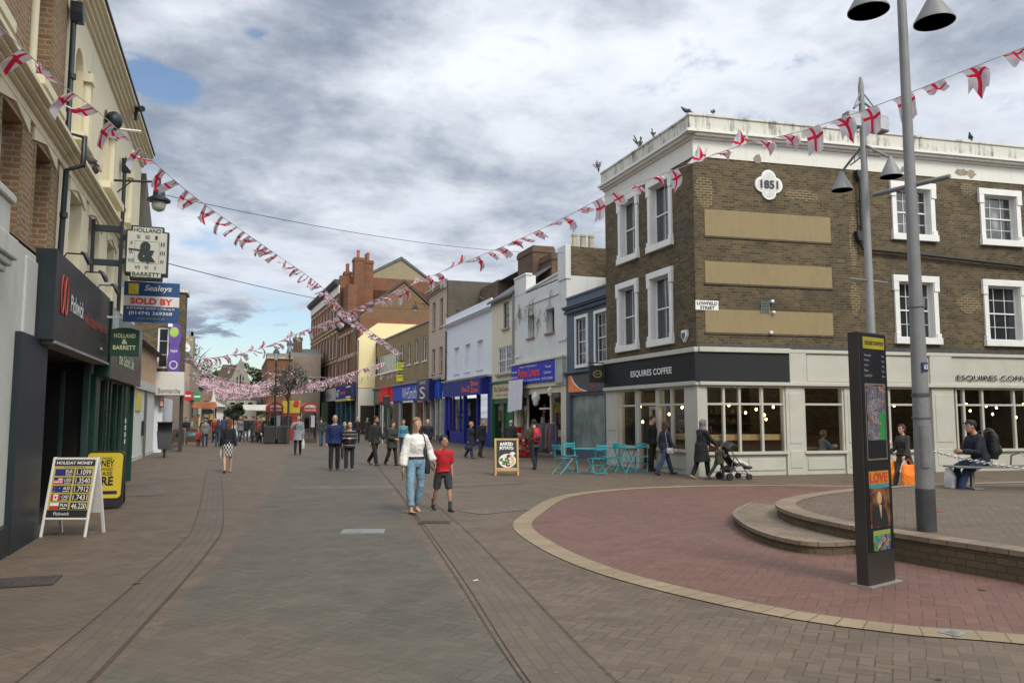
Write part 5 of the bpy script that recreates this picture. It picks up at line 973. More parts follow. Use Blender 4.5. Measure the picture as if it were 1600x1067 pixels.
for i,(x,y_,w_,h,c,lab) in enumerate([(-6,96,3.4,5.4,(.22,.14,.10),'distant low tiled building left behind the white stall'),(-1.2,104,3.5,4.6,(.45,.43,.38),'distant white fronted building behind the round tree'),(2.2,112,4.0,5.2,(.3,.26,.2),'distant buff building behind the crowd')]):
    t=thing('far_street_building',lab,'building',(x,y_,0)); m_=stained('far_wall_%d'%i,c,tuple(q*.6 for q in c),.6); wall(t,0,w_,0,h-1,[(.4,.9,2.6,3.4),(1.5,2.0,2.6,3.4),(2.5,3.0,2.6,3.4)],m_,8,.1); MB().prism([(0,h-1),(3,h+.6),(8,h-1)],-.1,w_+.1,'x').build('roof',RT,t)

def lantern2(loc,rz,lab):
    c=copy_tree(wlm); c.location=loc; c.rotation_euler=(0,0,R(rz)); c['label']=lab; c['group']='wall bracket street lanterns'
wlm['group']='wall bracket street lanterns'
pipe('drainpipe','grey downpipe between the narrow cream house and the white rendered wall',[(0,0,7.9),(0,0,3.4)],.05,M('grey_pipe2',(.25,.25,.24)),None,(13.22,38.25,0),-90,[(0,0,6.5),(0,0,5)])
pipe('drainpipe','black downpipe at the left end of the white building with blocked windows',[(0,0,7.4),(0,0,3.9)],.05,BLK,None,(13.22,52.1,0),-90,[(0,0,6)])
lantern2((13.2,57.7,10.0),180,'bracket lantern on the near corner of the pink beige house above the tan brick block'); lantern2((9.95,98,8.4),180,'bracket lantern on the Victorian red brick front')
# ================================================================ LAMP POLES
PGR=M('grey_pole_paint',(.20,.205,.21),.5,.15,2,.1); PDK=M('dark_pole_base',(.05,.052,.055),.6,.2,4,.1)
def cone_lamp(root,base,c,r,h,top):
    a=Vector(c); ang=(a.x-base[0],a.y-base[1]); L=math.hypot(*ang); u=(ang[0]/L,ang[1]/L)
    o=MB().tube([(base[0],base[1],top),(a.x-u[0]*.05,a.y-u[1]*.05,a.z+h+.06)],.028,8).tube([(base[0],base[1],top-.25),(base[0]+ang[0]*.6,base[1]+ang[1]*.6,a.z+h+.12)],.016,6)
    for k in (.2,.4): o.tube([(base[0]+ang[0]*k,base[1]+ang[1]*k,top+(a.z+h-top)*k),(base[0]+ang[0]*k,base[1]+ang[1]*k,top-.25+(a.z+h+.2-top)*k)],.01,6)
    o.build('lamp_arm',PGR,root,True)
    s=MB().lathe([(.035,h+.05),(.05,h),(r,.02),(r*1.01,0),(r*.97,0),(.05,h-.06)],(a.x,a.y,a.z),28).build('lamp_shade',PGR,root,True)
    MB().lathe([(r*.9,.03),(.02,.05)],(a.x,a.y,a.z),20).build('diffuser',M('dark_diffuser',(.03,.035,.05),.4,.1,3,0),s,True)
lp=thing('lamp_post','near grey tapering lamp post with two cone lamps standing on the raised terrace','lamp post',(7.85,7.55,.32),0,'tall grey cone lamp posts')
MB().tube([(0,0,0),(0,0,.5)],[.112,.11],20).build('dark_base',PDK,lp,True)
MB().tube([(0,0,.5),(0,0,2.2),(0,0,2.7)],[.107,.088,.084],20).tube([(0,0,2.7),(0,0,4.2),(0,0,7.6),(0,0,9.2)],[.078,.066,.049,.045],20).build('pole',PGR,lp,True)
MB().lathe([(.098,-.06),(.098,.06)],(0,0,2.75),20).lathe([(.112,-.01),(.112,.01)],(0,0,1.35),20).build('collar',M('galv_collar',(.22,.23,.24),.5,.1,3,0,.5),lp,True)
MB().tube([(-.03,-.045,.75),(-.03,-.045,1.25)],.066,14).build('access_door',M('pole_door',(.17,.175,.18),.6,.2,4,.1),lp,True); MB().lathe([(.1,-.012),(.1,.012)],(0,0,.72),20).lathe([(.104,-.02),(.104,.02)],(0,0,1.62),20).build('strap',M('pole_strap',(.12,.12,.12),.4,.1,3,0,.5),lp,True); MB().box(-.05,.035,-.1,-.085,1.9,2.01).build('number_plate',M('plate_blue',(.02,.04,.15)),lp)
b=MB(); text(b,'63',-.035,1.925,.055,.06,y=-.102,bold=.02); b.build('lettering',WH,[c for c in lp.children if c.name.startswith('number_plate')][0])
cone_lamp(lp,(0,0),(-.56,-.02,6.38),.245,.36,7.3); cone_lamp(lp,(0,0),(.45,-.07,6.38),.245,.36,7.3)
MB().tube([(-.09,.51,4.23),(.17,-.43,4.23)],.03,10).build('crossbar',PGR,lp,True)
l2=thing('lamp_post','far thin grey lamp post with two cone lamps and two floodlights behind the sign totem','lamp post',(13.1,13.85,0),0,'tall grey cone lamp posts')
MB().tube([(0,0,0),(0,0,3),(0,0,3.05),(0,0,9.1),(0,0,9.3)],[.11,.11,.09,.062,.03],16).build('pole',PGR,l2,True)
cone_lamp(l2,(0,0),(-.10,.60,6.85),.235,.40,7.75); cone_lamp(l2,(0,0),(.17,-.58,6.85),.235,.40,7.75); MB().tube([(-.6,-.08,4.66),(.6,.1,4.66)],.02,8).build('crossbar',PGR,l2,True)
for sx,lab in ((-1,'a'),(1,'b')):
    MB().tube([(0,0,8.75),(.32*sx,-.1,8.5)],.025,6).tube([(0,0,8.45),(.35*sx,-.1,8.42)],.02,6).tube([(0,0,9.0),(.3*sx,-.1,8.55)],.015,6).build('floodlight_arm',PGR,l2,True)
    f=MB().box(.2*sx-.0,.2*sx+.34*sx,-.28,-.02,8.02,8.4).build('floodlight',PGR,l2,bev=.04); f.rotation_euler=(0,0,R(8*sx)); MB().box(.2*sx+.03*sx,.2*sx+.31*sx,-.29,-.28,8.06,8.36).build('lens',M('flood_glass',(.45,.48,.5),.15,.2,4,0),f)
# ================================================================ WAYFINDING TOTEM
tt=thing('information_totem','tall dark wayfinding totem with map and posters standing on the red paving','sign totem',(5.94,6.45,0),18.1)
KG=M('totem_grey',(.062,.058,.052),.35,.12,1.5,.02,.4); KB=M('totem_black',(.006,.008,.012),.45,.2,2,0)
MB().prism([(0,0),(.515,0),(.50,.13),(.0,.125)],0,2.54,'z').build('body',KG,tt,bev=.004); MB().box(-.03,.57,-.05,.2,.0,.014).build('base_plate',M('base_plate',(.22,.21,.19),.7),tt)
MB().box(.012,.505,-.008,0,.34,2.52).build('glass_front',KB,tt); MB().box(.05,.465,-.012,-.006,2.37,2.49).build('header',M('header_yellow',(.36,.29,.02),.5),tt)
b=MB(); text(b,'WELCOME TO DARTFORD',.08,2.41,.36,.04,y=-.013,m=1,ext=.003,bold=.02)
for i,s_ in enumerate(['Town centre','Shopping','Library','Museum','Central Park','Market Street','Orchard Theatre']): 
    z=2.29-i*.052-(.05 if i>4 else 0); text(b,s_,.06,z,.012*len(s_),.026,y=-.01,m=0,ext=.002); text(b,'%d min'%(i+2),.40,z,.05,.022,y=-.01,m=0,ext=.002)
b.build('lettering',[M('pale_grey_letter',(.35,.36,.38)),BLK],tt)
def poster(nm,mtn,fn,x0,x1,z0,z1):
    m,t,p=mat0(mtn); co=t.new('ShaderNodeTexCoord').outputs['Object']; t.inp(p.inputs['Base Color'],fn(t,co)); p.inputs['Roughness'].default_value=.25
    return MB().box(x0,x1,-.013,-.0085,z0,z1).build(nm,m,tt)
def mapf(t,co):
    v=t.new('ShaderNodeTexVoronoi',feature='DISTANCE_TO_EDGE'); t.l.new(co,v.inputs['Vector']); v.inputs['Scale'].default_value=22
    n=t.noise(co,7,4,.6); c=t.mix(t.ramp(n,.4,.6),(.12,.115,.14,1),(.22,.21,.24,1)); c=t.mix(t.ramp(v.outputs['Distance'],.07,.02),c,(.05,.05,.07,1)); s=t.sep(co)
    g=t.m('MULTIPLY',t.m('GREATER_THAN',t.m('ADD',s[0],t.m('MULTIPLY',n,.06)),.34),t.m('LESS_THAN',s[2],1.72)); c=t.mix(g,c,(.03,.22,.07,1))
    return t.mix(t.ramp(t.noise(co,13,2,.5),.63,.66),c,(.42,.16,.06,1))
poster('map_panel','map_print',mapf,.08,.42,1.44,1.99); MB().box(.055,.445,-.011,-.007,2.0,2.015).box(.055,.445,-.011,-.007,1.24,1.255).box(.055,.067,-.011,-.007,1.255,2.0).box(.433,.445,-.011,-.007,1.255,2.0).build('map_frame',M('bronze_trim',(.16,.12,.07)),tt)
poster('photo_poster','photo_print',lambda t,co:t.mix(t.ramp(t.noise(co,6,4,.6),.42,.6),(.035,.015,.01,1),(.20,.085,.04,1)),.06,.44,.57,.96)
o_=MB().box(.06,.44,-.013,-.0085,1.0,1.13).build('poster_heading',M('heading_orange',(.45,.20,.03),.3),tt); b=MB(); text(b,'LOVE',.075,1.015,.34,.10,y=-.014,ext=.002,bold=.03); b.build('lettering',M('poster_red',(.5,.03,.02)),o_); MB().box(.06,.44,-.0135,-.0085,.961,.999).build('teal_stripe',M('teal_print',(.04,.22,.26),.3),tt)
b=MB(); b.ell((.24,-.015,.86),(.045,.004,.065),12,8,0); b.prism([(.1,.58),(.4,.58),(.37,.72),(.29,.79),(.2,.79),(.13,.72)],-.0165,-.013,'y',1); b.prism([(.22,.79),(.27,.79),(.255,.65)],-.019,-.0165,'y',0); b.build('figure_print',[M('print_skin',(.42,.27,.16)),M('print_black',(.01,.01,.01))],tt)
def colf(t,co):
    v=t.new('ShaderNodeTexVoronoi'); t.l.new(co,v.inputs['Vector']); v.inputs['Scale'].default_value=28; h=t.new('ShaderNodeHueSaturation'); h.inputs['Saturation'].default_value=1.1; h.inputs['Value'].default_value=.3; t.l.new(v.outputs['Color'],h.inputs['Color']); s=t.sep(co)
    return t.mix(t.m('GREATER_THAN',s[2],.495),h.outputs[0],(.22,.30,.08,1))
poster('colourful_poster','colour_print',colf,.10,.43,.34,.54)
# ================================================================ BENCH AND CHAIN
bn=thing('bench','long grey metal bench on the raised terrace','bench',(13.05,11.4,.32),-19)
BM=M('bench_metal',(.16,.155,.14),.55,.2,5,.1,.2); b=MB()
for i in range(6): b.box(-.35,2.4,-.06+i*.085,.005+i*.085,.40,.43)
b.build('seat',BM,bn,bev=.005)
for x in (.05,1.9): MB().box(x-.03,x+.03,-.05,.4,.36,.40).box(x-.03,x+.03,.12,.2,.02,.37).box(x-.09,x+.09,-.06,.42,0,.03).build('leg',BM,bn,bev=.006)
for x in (.95,2.3): MB().tube([(x,-.05,.43),(x,-.03,.62),(x,.1,.68),(x,.38,.62),(x,.42,.43)],.016,8).build('armrest',M('polished_steel',(.5,.5,.5),.3,.1,3,0,1),bn,True)
chn=thing('chain','galvanised chain sagging from the near lamp post towards the right','chain',(7.95,7.5,1.26)); b=MB()
A=Vector((0,0,0)); Bp=Vector((4.2,-1.2,-.05)); N=105
for i in range(N):
    s=i/N; p=A.lerp(Bp,s)+Vector((0,0,-1.9*s*(1-s)*.55)); q=A.lerp(Bp,s+.01)+Vector((0,0,-1.9*(s+.01)*(1-s-.01)*.55)); d=(q-p).normalized(); nrm=d.cross(Vector((0,0,1))).normalized(); up=nrm.cross(d)
    if i%2: nrm,up=up,nrm
    pts=[p+d*.03*math.cos(a)+nrm*.014*math.sin(a) for a in [k*math.pi/4 for k in range(9)]]; b.tube(pts,.0055,5,ref=tuple(up))
b.build('links',M('galvanised_chain',(.45,.45,.44),.35,.15,5,0,.9),chn,True)
cp2=thing('chain_post','short grey post holding the right end of the chain','post',(12.15,6.3,.32)); MB().tube([(0,0,0),(0,0,1.0)],.06,12).lathe([(.07,0),(.02,.06)],(0,0,1.0),12).build('post',PGR,cp2,True)
# ================================================================ A-BOARDS
def fourlegs(t,w_,h,lean,mt,th=.03): pass
ab=thing('currency_sandwich_board','white framed pavement board listing HOLIDAY MONEY exchange rates outside the dark shop','pavement sign',(-2.24,12.72,0),-19)
LE=Matrix.Rotation(R(-13),4,'X'); WF=M('white_frame',(.66,.66,.64),.35,.05,2,0); YP=M('board_yellow',(.50,.40,.11),.5,.08,3,0); BKP=M('board_black',(.022,.022,.026),.5,.1,3,0)
def put(o,M4): o.matrix_basis=M4@o.matrix_basis; return o
put(MB().box(-.325,-.29,-.02,.015,.0,1.12).box(.29,.325,-.02,.015,0,1.12).box(-.29,.29,-.02,.015,1.085,1.12).box(-.29,.29,-.02,.015,.24,.27).build('frame',WF,ab,bev=.01),LE)
pb=put(MB().box(-.29,.29,-.008,.005,.27,1.085).build('poster',YP,ab),LE); b=MB(); b.box(-.285,.285,-.011,-.008,1.0,1.08); b.box(-.285,.285,-.011,-.008,.275,.38)
rows=[('EUR','1.1099'),('USD','1.3540'),('AUD','1.7912'),('CAD','1.7431'),('PLN','46.220')]
fm=[M('flag_blue',(.02,.035,.22),.5,.05,2,0),M('flag_red',(.55,.03,.04),.5,.05,2,0),WH]
for i,(a,c) in enumerate(rows):
    z=.905-i*.118; b.box(-.26,.0,-.011,-.008,z-.045,z+.05); b.box(.03,.265,-.011,-.008,z-.045,z+.05)
    text(b,a,-.11,z-.01,.10,.045,y=-.011,m=1,ext=.003,bold=.02); b.box(-.11,-.02,-.013,-.011,z-.035,z-.025,m=1)
    text(b,c,.05,z-.035,.205,.075,y=-.011,m=1,ext=.003,bold=.01)
    if i==0: b.box(-.255,-.13,-.013,-.011,z-.04,z+.045,m=2)
    if i==1:
        for k in range(7): b.box(-.255,-.13,-.013,-.011,z-.04+k*.012,z-.028+k*.012,m=3 if k%2==0 else 1)
        b.box(-.255,-.2,-.015,-.013,z+.005,z+.045,m=2)
    if i==2: b.box(-.255,-.13,-.013,-.011,z-.04,z+.045,m=2); b.box(-.25,-.2,-.015,-.013,z+.015,z+.022,m=3); b.box(-.229,-.222,-.015,-.013,z,z+.04,m=3); b.box(-.235,-.225,-.015,-.013,z-.03,z-.02,m=1); b.box(-.165,-.155,-.015,-.013,z+.01,z+.02,m=1)
    if i==3: b.box(-.255,-.13,-.013,-.011,z-.04,z+.045,m=1); b.box(-.255,-.225,-.015,-.013,z-.04,z+.045,m=3); b.box(-.16,-.13,-.015,-.013,z-.04,z+.045,m=3); b.ell((-.1925,-.014,z+.003),(.016,.003,.02),8,6,3)
    if i==4: b.box(-.255,-.13,-.013,-.011,z+.003,z+.045,m=1); b.box(-.255,-.13,-.013,-.011,z-.04,z+.002,m=3)
text(b,'HOLIDAY MONEY',-.26,1.02,.52,.045,y=-.011,m=1,ext=.003,bold=.03); text(b,'TOURIST RATES',-.15,.97,.3,.018,y=-.009,m=0,ext=.003); text(b,'Pickwick',-.18,.305,.22,.045,y=-.011,m=1,ext=.003); text(b,'WE BUY BACK ALL CURRENCIES',-.2,.395,.4,.014,y=-.009,m=0,ext=.003)
put(b.build('lettering',[BKP,WH,fm[0],fm[1]],pb),Matrix.Identity(4))
put(MB().box(-.325,-.29,-.0,.03,.0,1.12).box(.29,.325,-.0,.03,0,1.12).box(-.29,.29,-.0,.02,.3,1.1).build('back_leg_panel',WF,ab),Matrix.Translation((0,.50,0))@Matrix.Rotation(R(13),4,'X'))
yb2=thing('yellow_pavement_sign','rounded yellow and black pavement sign reading HERE behind the currency board','pavement sign',(-2.27,16.3,0),-6)
def rrect(x0,x1,z0,z1,r,n=5):
    o=[]
    for cx,cz,a0 in ((x1-r,z1-r,0),(x0+r,z1-r,90),(x0+r,z0+r,180),(x1-r,z0+r,270)):
        for k in range(n+1): a=R(a0+90*k/n); o.append((cx+r*math.cos(a),cz+r*math.sin(a)))
    return o
L2=Matrix.Rotation(R(-8),4,'X'); put(MB().prism(rrect(-.34,.34,.03,1.06,.1),0,.06,'y').build('frame',BLK,yb2,bev=.01),L2); pf=put(MB().prism(rrect(-.3,.3,.2,1.02,.07),-.01,.0,'y').build('poster',M('sign_yellow',(.60,.46,.04),.4,.06,3,0),yb2),L2)
b=MB(); text(b,'NEED MORE',-.22,.90,.34,.04,y=-.012); text(b,'MONEY',-.24,.77,.4,.12,y=-.012,bold=.02); text(b,'EXCHANGED',-.22,.70,.36,.05,y=-.012); text(b,'PLEASE',-.2,.61,.34,.07,y=-.012); text(b,'HERE',-.26,.43,.42,.16,y=-.012,bold=.03); b.prism(rrect(-.1,.24,.27,.33,.02),-.014,-.01,'y'); b.build('lettering',BLK,pf)
put(MB().prism(rrect(-.3,.3,.03,.95,.1),.0,.04,'y').build('back_panel',BLK,yb2),Matrix.Translation((0,.42,0))@Matrix.Rotation(R(12),4,'X'))
# baked potato board
pbd=thing('chalkboard_sign','wooden A-board reading BAKED POTATO with a picture of a plate of food','pavement sign',(7.35,21.8,0),-14)
WD_=M('pale_wood',(.50,.33,.14),.6,.2,4,.1); L3=Matrix.Rotation(R(-9),4,'X')
put(MB().box(-.35,-.29,-.02,.02,0,1.06).box(.29,.35,-.02,.02,0,1.06).box(-.29,.29,-.02,.02,1.0,1.06).box(-.29,.29,-.02,.02,.12,.22).build('frame',WD_,pbd,bev=.006),L3); cbp=put(MB().box(-.29,.29,-.005,.012,.22,1.0).build('chalkboard',BKP,pbd),L3)
b=MB(); text(b,'BAKED',-.19,.84,.38,.095,y=-.006,bold=.06,shear=.1,arc=.02); text(b,'POTATO',-.2,.72,.4,.10,y=-.006,bold=.06,arc=.02); b.build('lettering',WH,cbp)
b=MB(); b.lathe([(.23,0),(.25,.008),(.21,.004)],(0,0,0),24); o=b.build('plate',WH,cbp,True); o.matrix_basis=Matrix.Translation((.02,-.008,.42))@Matrix.Diagonal((1,1,.8,1))@Matrix.Rotation(R(90),4,'X')
b=MB(); rr=random.Random(2)
for i in range(46):
    a=rr.uniform(0,6.28); r_=.2*math.sqrt(rr.random()); x=r_*math.cos(a); z=.42+.8*r_*math.sin(a); k=0 if x<-.02 else 1
    if rr.random()<.3: k=2
    b.ell((.02+x,-.02,z),(rr.uniform(.02,.05),.008,rr.uniform(.015,.035)),8,5,k if x<.08 else 3)
b.build('food_print',[M('salad_green',(.08,.22,.02)),M('salad_red',(.45,.05,.02)),M('salad_dark',(.03,.05,.015)),M('potato_cream',(.62,.48,.28))],cbp); MB().ell((.17,-.012,.62),(.075,.004,.05)).build('price_bubble',WH,cbp)
put(MB().box(-.35,-.29,-.02,.02,0,1.06).box(.29,.35,-.02,.02,0,1.06).box(-.29,.29,-.01,.01,.2,1.0).build('back_leaf',M('red_brown_wood',(.14,.04,.025)),pbd),Matrix.Translation((0,.36,0))@Matrix.Rotation(R(9),4,'X'))
# ================================================================ BISTRO SETS
TQ=M('turquoise_metal',(.02,.34,.40),.4,.1,4,0)
def bchair():
    t=thing('bistro_chair','turquoise folding metal bistro chair','chair',group='turquoise bistro chairs'); b=MB()
    for s in (-.19,.19): b.tube([(s,-.28,0),(s,.0,.26),(s,.20,.46)],.011,6).tube([(s*.9,.26,0),(s*.9,.0,.26),(s*.9,-.18,.47),(s*.9,-.27,.88)],.011,6)
    b.tube([(-.19,-.24,.05),(.19,-.24,.05)],.009,6).tube([(-.17,.23,.04),(.17,.23,.04)],.009,6).tube([(-.19,0,.26),(.19,0,.26)],.008,6).build('leg_frame',TQ,t,True); b=MB()
    for i in range(6): b.box(-.2,.2,-.19+i*.068,-.145+i*.068,.455,.468)
    b.build('seat',TQ,t); b=MB()
    for i in range(2): b.box(-.19,.19,-.275+.0-i*.02,-.262-i*.02,.72+i*.08,.775+i*.08)
    b.build('backrest',TQ,t); return t
def btable():
    t=thing('bistro_table','turquoise folding bistro table','table',group='turquoise bistro tables'); b=MB()
    for s in (-.24,.24): b.tube([(s,-.3,0),(s,.28,.71)],.012,6).tube([(s*.9,.3,0),(s*.9,-.28,.71)],.012,6)
    b.tube([(-.24,-.27,.04),(.24,-.27,.04)],.01,6).tube([(-.22,.27,.04),(.22,.27,.04)],.01,6).build('leg_frame',TQ,t,True); b=MB()
    for i in range(8): b.box(-.36,.36,-.36+i*.092,-.285+i*.092,.71,.724)
    b.box(-.36,-.34,-.36,.36,.695,.71).box(.34,.36,-.36,.36,.695,.71).build('tabletop',TQ,t); return t
c0=bchair(); t0=btable()
def place(src,x,y,rz,lab,first):
    o=src if first else copy_tree(src); o.location=(x,y,0); o.rotation_euler=(0,0,R(rz)); o['label']=lab; return o
place(c0,9.15,21.9,-75,'turquoise bistro chair at the left end of the group before the orange shop',True)
place(c0,9.95,21.35,10,'turquoise bistro chair in front of the table with its seat towards the viewer',False)
place(c0,9.9,23.1,170,'turquoise bistro chair behind the table nearest the blue grey shop',False)
place(c0,10.75,22.2,95,'turquoise bistro chair with tall back at the right of the left table',False)
place(c0,11.0,21.6,-60,'turquoise bistro chair facing right near the coffee shop pillar',False)
place(c0,11.75,21.95,150,'turquoise bistro chair next to the coffee shop door',False)
place(t0,9.95,22.2,-15,'turquoise bistro table among the left group of chairs before the blue grey shop',True)
place(t0,11.4,22.35,10,'turquoise bistro table between two chairs beside the coffee shop door',False)
# ================================================================ SHOP GOODS OUTSIDE
rk=thing('clothes_rail','chrome rail packed with striped textiles outside the bed linen shop','clothes rail',(12.2,31.3,0),-72); b=MB()
b.tube([(-.75,0,0),(-.75,0,1.4),(.75,0,1.4),(.75,0,0)],.018,8).tube([(-.75,-.3,.03),(-.75,.3,.03)],.015,6).tube([(.75,-.3,.03),(.75,.3,.03)],.015,6).build('rail',M('chrome_rail',(.5,.5,.5),.3,.1,3,0,1),rk,True)
TX=[M('textile_%d'%i,c,.9,.25,8,.2) for i,c in enumerate([(.10,.09,.09),(.25,.06,.05),(.45,.42,.38),(.12,.10,.16),(.3,.2,.15),(.2,.22,.24)])]; rr=random.Random(8)
for i in range(22):
    x=-.7+i*.064; h=rr.uniform(.95,1.15); MB().tube([(x,0,1.38),(x,0,1.3),(x,0,1.36-h*.5),(x,0,1.36-h)],[(.015,.03),(.02,.2),(.026,.23),(.03,.24)],8,ref=(1,0,0)).build('hanging_textile',TX[rr.randrange(6)],rk,True)
ht=thing('hanging_sheet','white cotton sheet hanging from the blue sign of the linen shop','sheet',(12.95,37.0,0),-90); b=MB(); nx=24
for i in range(nx):
    x0=-1.1+i*2.2/nx; x1=-1.1+(i+1)*2.2/nx; f=lambda x:-.08+.04*math.sin(x*9)+.02*math.sin(x*23)
    b.quad((x0,f(x0),1.95+.05*math.sin(x0*2)),(x1,f(x1),1.95+.05*math.sin(x1*2)),(x1*.97,f(x1)*.3,3.45),(x0*.97,f(x0)*.3,3.45))
b.build('sheet',M('lilac_white_cotton',(.60,.60,.66),.9,.05,3,.1),ht,True); MB().tube([(-1.15,0,3.45),(1.15,0,3.45)],.02,6).build('pole',MC['chrome_rail'],ht,True)
for (x,y_,z,s,lab) in ((12.8,33.8,2.5,.2,'white bulky bag of bedding hanging in the linen shop doorway'),(12.9,32.3,2.75,.13,'small white bag hanging from the grey end of the blue sign')):
    t=thing('hanging_bag',lab,'bag',(x,y_,z)); remesh(MB().ell((0,0,0),(s,s*.8,s*1.3)).ell((0,0,-s*1.1),(s*.7,s*.5,s*.6)).tube([(0,0,s),(0,0,s*2)],.03,6),.04,3,.06,5,3,'bag_body',M('white_plastic',(.6,.6,.6),.5,.1,3,0),t)
pl=thing('red_goods_stack','stack of red plastic crates and wrapped goods outside the linen shop','display stand',(11.3,31.6,0),-60); rr=random.Random(4); REDP=M('red_plastic',(.5,.02,.02),.4,.1,3,0)
for i in range(4): MB().box(-.45,.45,-.3,.3,.05+i*.22,.08+i*.22).box(-.45,-.43,-.3,.3,.05+i*.22,.24+i*.22).box(.43,.45,-.3,.3,.05+i*.22,.24+i*.22).box(-.45,.45,-.3,-.28,.05+i*.22,.2+i*.22).build('crate',REDP if i%2==0 else M('pink_red',(.45,.08,.08)),pl,bev=.01); 
b=MB()
for i in range(34): b.ell((rr.uniform(-.4,.4),rr.uniform(-.32,.1),rr.choice([.14,.36,.58,.8])+rr.uniform(0,.1)),(.07,.06,.06),8,5,rr.randrange(4))
b.build('wrapped_goods',[REDP,WH,BLK,M('teal_goods',(.05,.25,.2))],pl)
MB().prism([(-.35,1.0),(-.05,1.0),(.02,1.25),(-.42,1.25)],-.25,.1,'y').build('basket',REDP,pl,bev=.02)
# ================================================================ BIN, BARRIER, CAFE
bi=thing('litter_bin','dark grey litter bin on a single post beside the pale shutters','litter bin',(-2.75,35.7,0),10); MB().prism([(-.24,.35),(.24,.35),(.30,1.02),(-.30,1.02)],-.2,.2,'y').build('body',M('bin_grey',(.05,.055,.06),.5),bi,bev=.02); MB().tube([(0,0,0),(0,0,.4)],.045,10).build('post',BLK,bi,True); MB().box(-.31,.31,-.22,.22,1.02,1.05).box(-.28,.28,.16,.22,1.05,1.45).box(-.3,.3,-.2,.22,1.42,1.46).build('hood',M('bin_dark',(.03,.033,.036)),bi,bev=.01)
for i,(x,y_,rz,lab) in enumerate([(-2.45,50.2,-28,'brown fabric cafe barrier with a teal panel on the left of the street'),(-3.1,49.4,70,'brown fabric cafe barrier side panel seen edge on')]):
    t=thing('cafe_barrier',lab,'barrier',(x,y_,0),rz,'cafe barriers'); MB().tube([(-.85,0,0),(-.85,0,1.0),(.85,0,.98),(.85,0,0)],.025,8).build('frame',M('barrier_frame',(.35,.33,.3)),t,True); MB().box(-.82,.82,-.01,.01,.2,.95).build('canvas',M('brown_canvas',(.12,.06,.04)),t); MB().box(-.3,.6,-.016,-.01,.5,.8).build('teal_panel',M('teal_panel',(.05,.22,.25)),t)
    b=MB(); text(b,'CAFE',-.12,.58,.5,.13,y=-.018); b.build('lettering',WH,t)
def dchair(x,y_,rz,lab):
    t=thing('cafe_chair',lab,'chair',(x,y_,0),rz,'cafe chairs on the left'); b=MB()
    for sx in (-.2,.2):
        b.tube([(sx,-.2,0),(sx,-.2,.45)],.014,6).tube([(sx,.2,0),(sx,.2,.85)],.014,6)
    b.build('leg_frame',M('aluminium',(.4,.4,.4),.3,.1,3,0,1),t,True); MB().box(-.22,.22,-.22,.22,.43,.46).build('seat',BLK,t); MB().box(-.22,.22,.18,.21,.55,.85).build('backrest',BLK,t)
dchair(-3.4,46.5,30,'nearest dark cafe chair by the white pillar'); dchair(-3.0,47.6,200,'dark cafe chair between the pillar and the brown barrier')
t=thing('cafe_table','small round cafe table beside the white pillar','table',(-3.35,47.3,0)); MB().tube([(0,0,0),(0,0,.72)],.03,8).lathe([(.22,0),(.22,.02)],(0,0,0),14).build('pedestal',MC['aluminium'],t,True); MB().lathe([(.35,.72),(.35,.75)],(0,0,0),18).build('tabletop',MC['aluminium'],t,True)
# ================================================================ PHONE BOXES, STALLS, LAMP POSTS
def phone(x,y_,lab,pst):
    t=thing('telephone_box',lab,'telephone box',(x,y_,0),5,'red topped telephone boxes'); RP=M('kiosk_red',(.36,.025,.022),.4,.1,3,0); DKF=M('kiosk_dark',(.06,.05,.05),.4)
    MB().box(-.48,-.42,-.45,-.39,0,2.2).box(.42,.48,-.45,-.39,0,2.2).box(-.48,-.42,.39,.45,0,2.2).box(.42,.48,.39,.45,0,2.2).box(-.42,.42,-.44,-.40,0,.25).box(-.42,.42,.4,.44,0,.25).box(-.03,.03,-.44,-.4,.25,1.95).build('frame',DKF,t)
    MB().box(-.48,.48,-.46,.46,1.95,2.2).build('header_band',RP,t); b=MB(); text(b,'TELEPHONE',-.35,2.03,.7,.1,y=-.465,bold=.01); b.build('lettering',WH,t)
    arc=[(-.5,2.2)]+[(-.5*math.cos(k*math.pi/8),2.2+.36*math.sin(k*math.pi/8)) for k in range(1,8)]+[(.5,2.2)]; MB().prism(arc,-.48,.48,'y').build('domed_roof',RP,t); arc2=[(-.36,2.22)]+[(-.36*math.cos(k*math.pi/8),2.22+.2*math.sin(k*math.pi/8)) for k in range(1,8)]+[(.36,2.22)]; MB().prism(arc2,-.49,-.48,'y').build('roof_panel',M('cream_panel',(.5,.47,.4)),t)
    MB().box(-.41,.41,-.425,-.42,.25,1.95).box(-.455,-.45,-.38,.38,.25,1.95).box(.45,.455,-.38,.38,.25,1.95).build('glass',glassm('kiosk_glass',(.5,.55,.55),.1),t); MB().box(-.2,.2,.2,.38,.9,1.6).build('telephone',BLK,t); MB().box(.08,.32,-.435,-.427,1.0,1.75).build('poster',M('kiosk_poster',pst,.5),t)
phone(2.25,52.6,'left red topped glass telephone box beside the lamp posts',(.35,.36,.4)); phone(4.35,52.6,'right red topped glass telephone box with a yellow poster',(.6,.5,.1))
